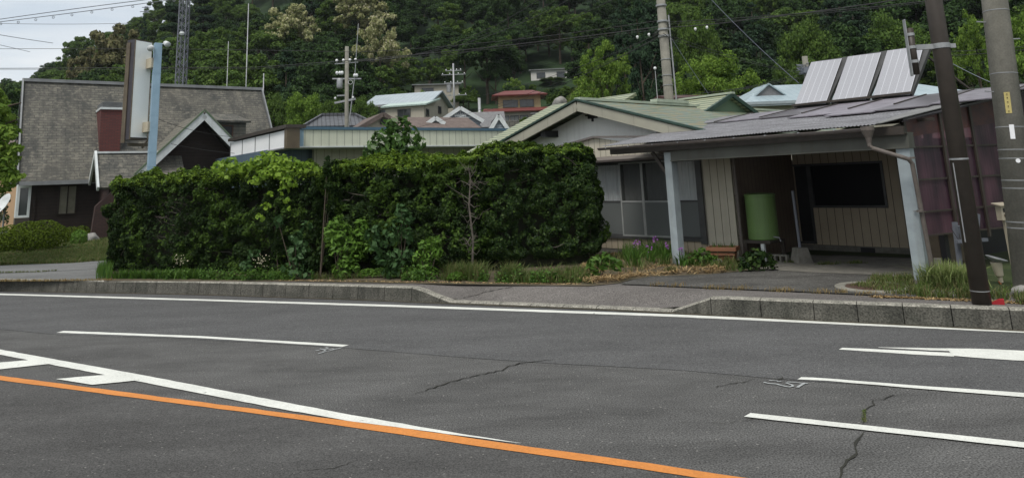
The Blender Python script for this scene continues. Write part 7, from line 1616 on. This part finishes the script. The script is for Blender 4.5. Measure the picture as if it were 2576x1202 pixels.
# terracotta planter with a white dish behind the weeds
pt0 = G(1822, 662, LV); t = thing('planter', 'rectangular terracotta planter beside the drain pipe corner', 'planter', pt0+np.array([0,0,.02]), CA+.35)
f_ = MB(); f_.add([(-.21,-.13,0),(.21,-.13,0),(.21,.13,0),(-.21,.13,0),(-.27,-.17,.27),(.27,-.17,.27),(.27,.17,.27),(-.27,.17,.27)], [(0,3,2,1),(0,1,5,4),(1,2,6,5),(2,3,7,6),(3,0,4,7)])
f_.box(-.3,.3,-.2,-.17,.23,.31); f_.box(-.3,.3,.17,.2,.23,.31); f_.box(-.3,-.27,-.169,.169,.23,.31); f_.box(.27,.3,-.169,.169,.23,.31); f_.box(-.27,.27,-.185,-.15,.15,.175)
obj('box', f_, M['terracotta'], t, bevel=.006); f_ = MB(); f_.box(-.265,.265,-.165,.165,.2,.26); obj('soil', f_, M['soil'], t)
obj('plant', blades('plant', rg.uniform(-1,1,(60,3))*[.22,.12,0]+[0,0,.26], .14, .012, rg, .6), M['weed'], t)
t = thing('pot', 'pale grey upturned pot lying in the grass before the planter', 'pot', G(1800,668,LV)+np.array([0,-.05,.02]))
f_ = MB(); f_.lathe([(.13,0),(.14,.04),(.12,.1),(.07,.12)], 18); obj('pot', f_, M['concrete'], t, smooth=True)
# manhole
mh = G(2199,725,LV); t = thing('manhole_cover', 'round rusty manhole cover in a concrete ring before the right post', 'manhole cover', (mh[0], mh[1], LV), 0)
f_ = MB(); f_.lathe([(.56,-.02),(.55,.03),(.42,.035),(.4,.025)], 40); obj('ring', f_, M['concrete'], t, smooth=False)
f_ = MB(); f_.lathe([(.4,.0),(.4,.03),(.38,.034)], 40)
for k in range(-3,4): f_.box(-.3,.3,k*.09-.01,k*.09+.01,.0345,.038)
obj('lid', f_, M['rust'], t)
b_ = bmesh.new(); bmesh.ops.create_icosphere(b_, subdivisions=3, radius=.17)
for w in b_.verts: w.co *= 1+.3*mn.noise(w.co*6); w.co.z *= .6
me = bpy.data.meshes.new('rock'); b_.to_mesh(me); b_.free(); q = G(2585,745,LV); tag(obj('rock', me, M['rock'], loc=(q[0],q[1],q[2]+.05)), 'tan rock lying in the grass at the right edge', 'rock')
# drinks poster half seen through the hedge gap
q = P(800,600,19.5); t = thing('notice_board', 'white board with blue and red patches glimpsed through the hedge gap', 'board', (q[0], q[1], LV), .4)
f_ = MB(); f_.box(-.55,.5,0,.06,.2,1.9); bd = obj('board', f_, M['whitebox'], t)
f_ = MB(); z = P(775,522,19.5)[2]-LV; f_.box(-.4,-.1,-.01,-.002,z-.12,z+.05); f_.box(.0,.1,-.01,-.002,z-.1,z+.1); obj('red_patch', f_, M['redplastic'], bd)
f_ = MB(); f_.box(-.4,.1,-.01,-.002,z-.8,z-.2); obj('blue_patch', f_, M['lightblue'], bd)
f_ = MB(); f_.box(-.5,-.42,.0,.06,-.1,.198); f_.box(.36,.44,0,.06,-.1,.198); obj('leg', f_, M['steel'], t)
for k_, p_ in protos.items():
    if k_ not in used:
        for c in list(p_.children): bpy.data.objects.remove(c)
        bpy.data.objects.remove(p_)

# ---- thin damp air over the valley: the wooded hill softens with distance
hz = MB(); hz.box(-1010, 1010, -1010, 1010, -1.3, 140)
hm_, hn_, hb_ = newmat('thin valley air'); hn_.nodes.remove(hb_); pv = hn_.nodes.new('ShaderNodeVolumePrincipled'); pv.inputs['Density'].default_value = .00013; pv.inputs['Color'].default_value = (.86,.92,1,1)
hn_.links.new(pv.outputs[0], hn_.nodes['Material Output'].inputs['Volume'])
tag(obj('haze', hz, hm_), kind='stuff')
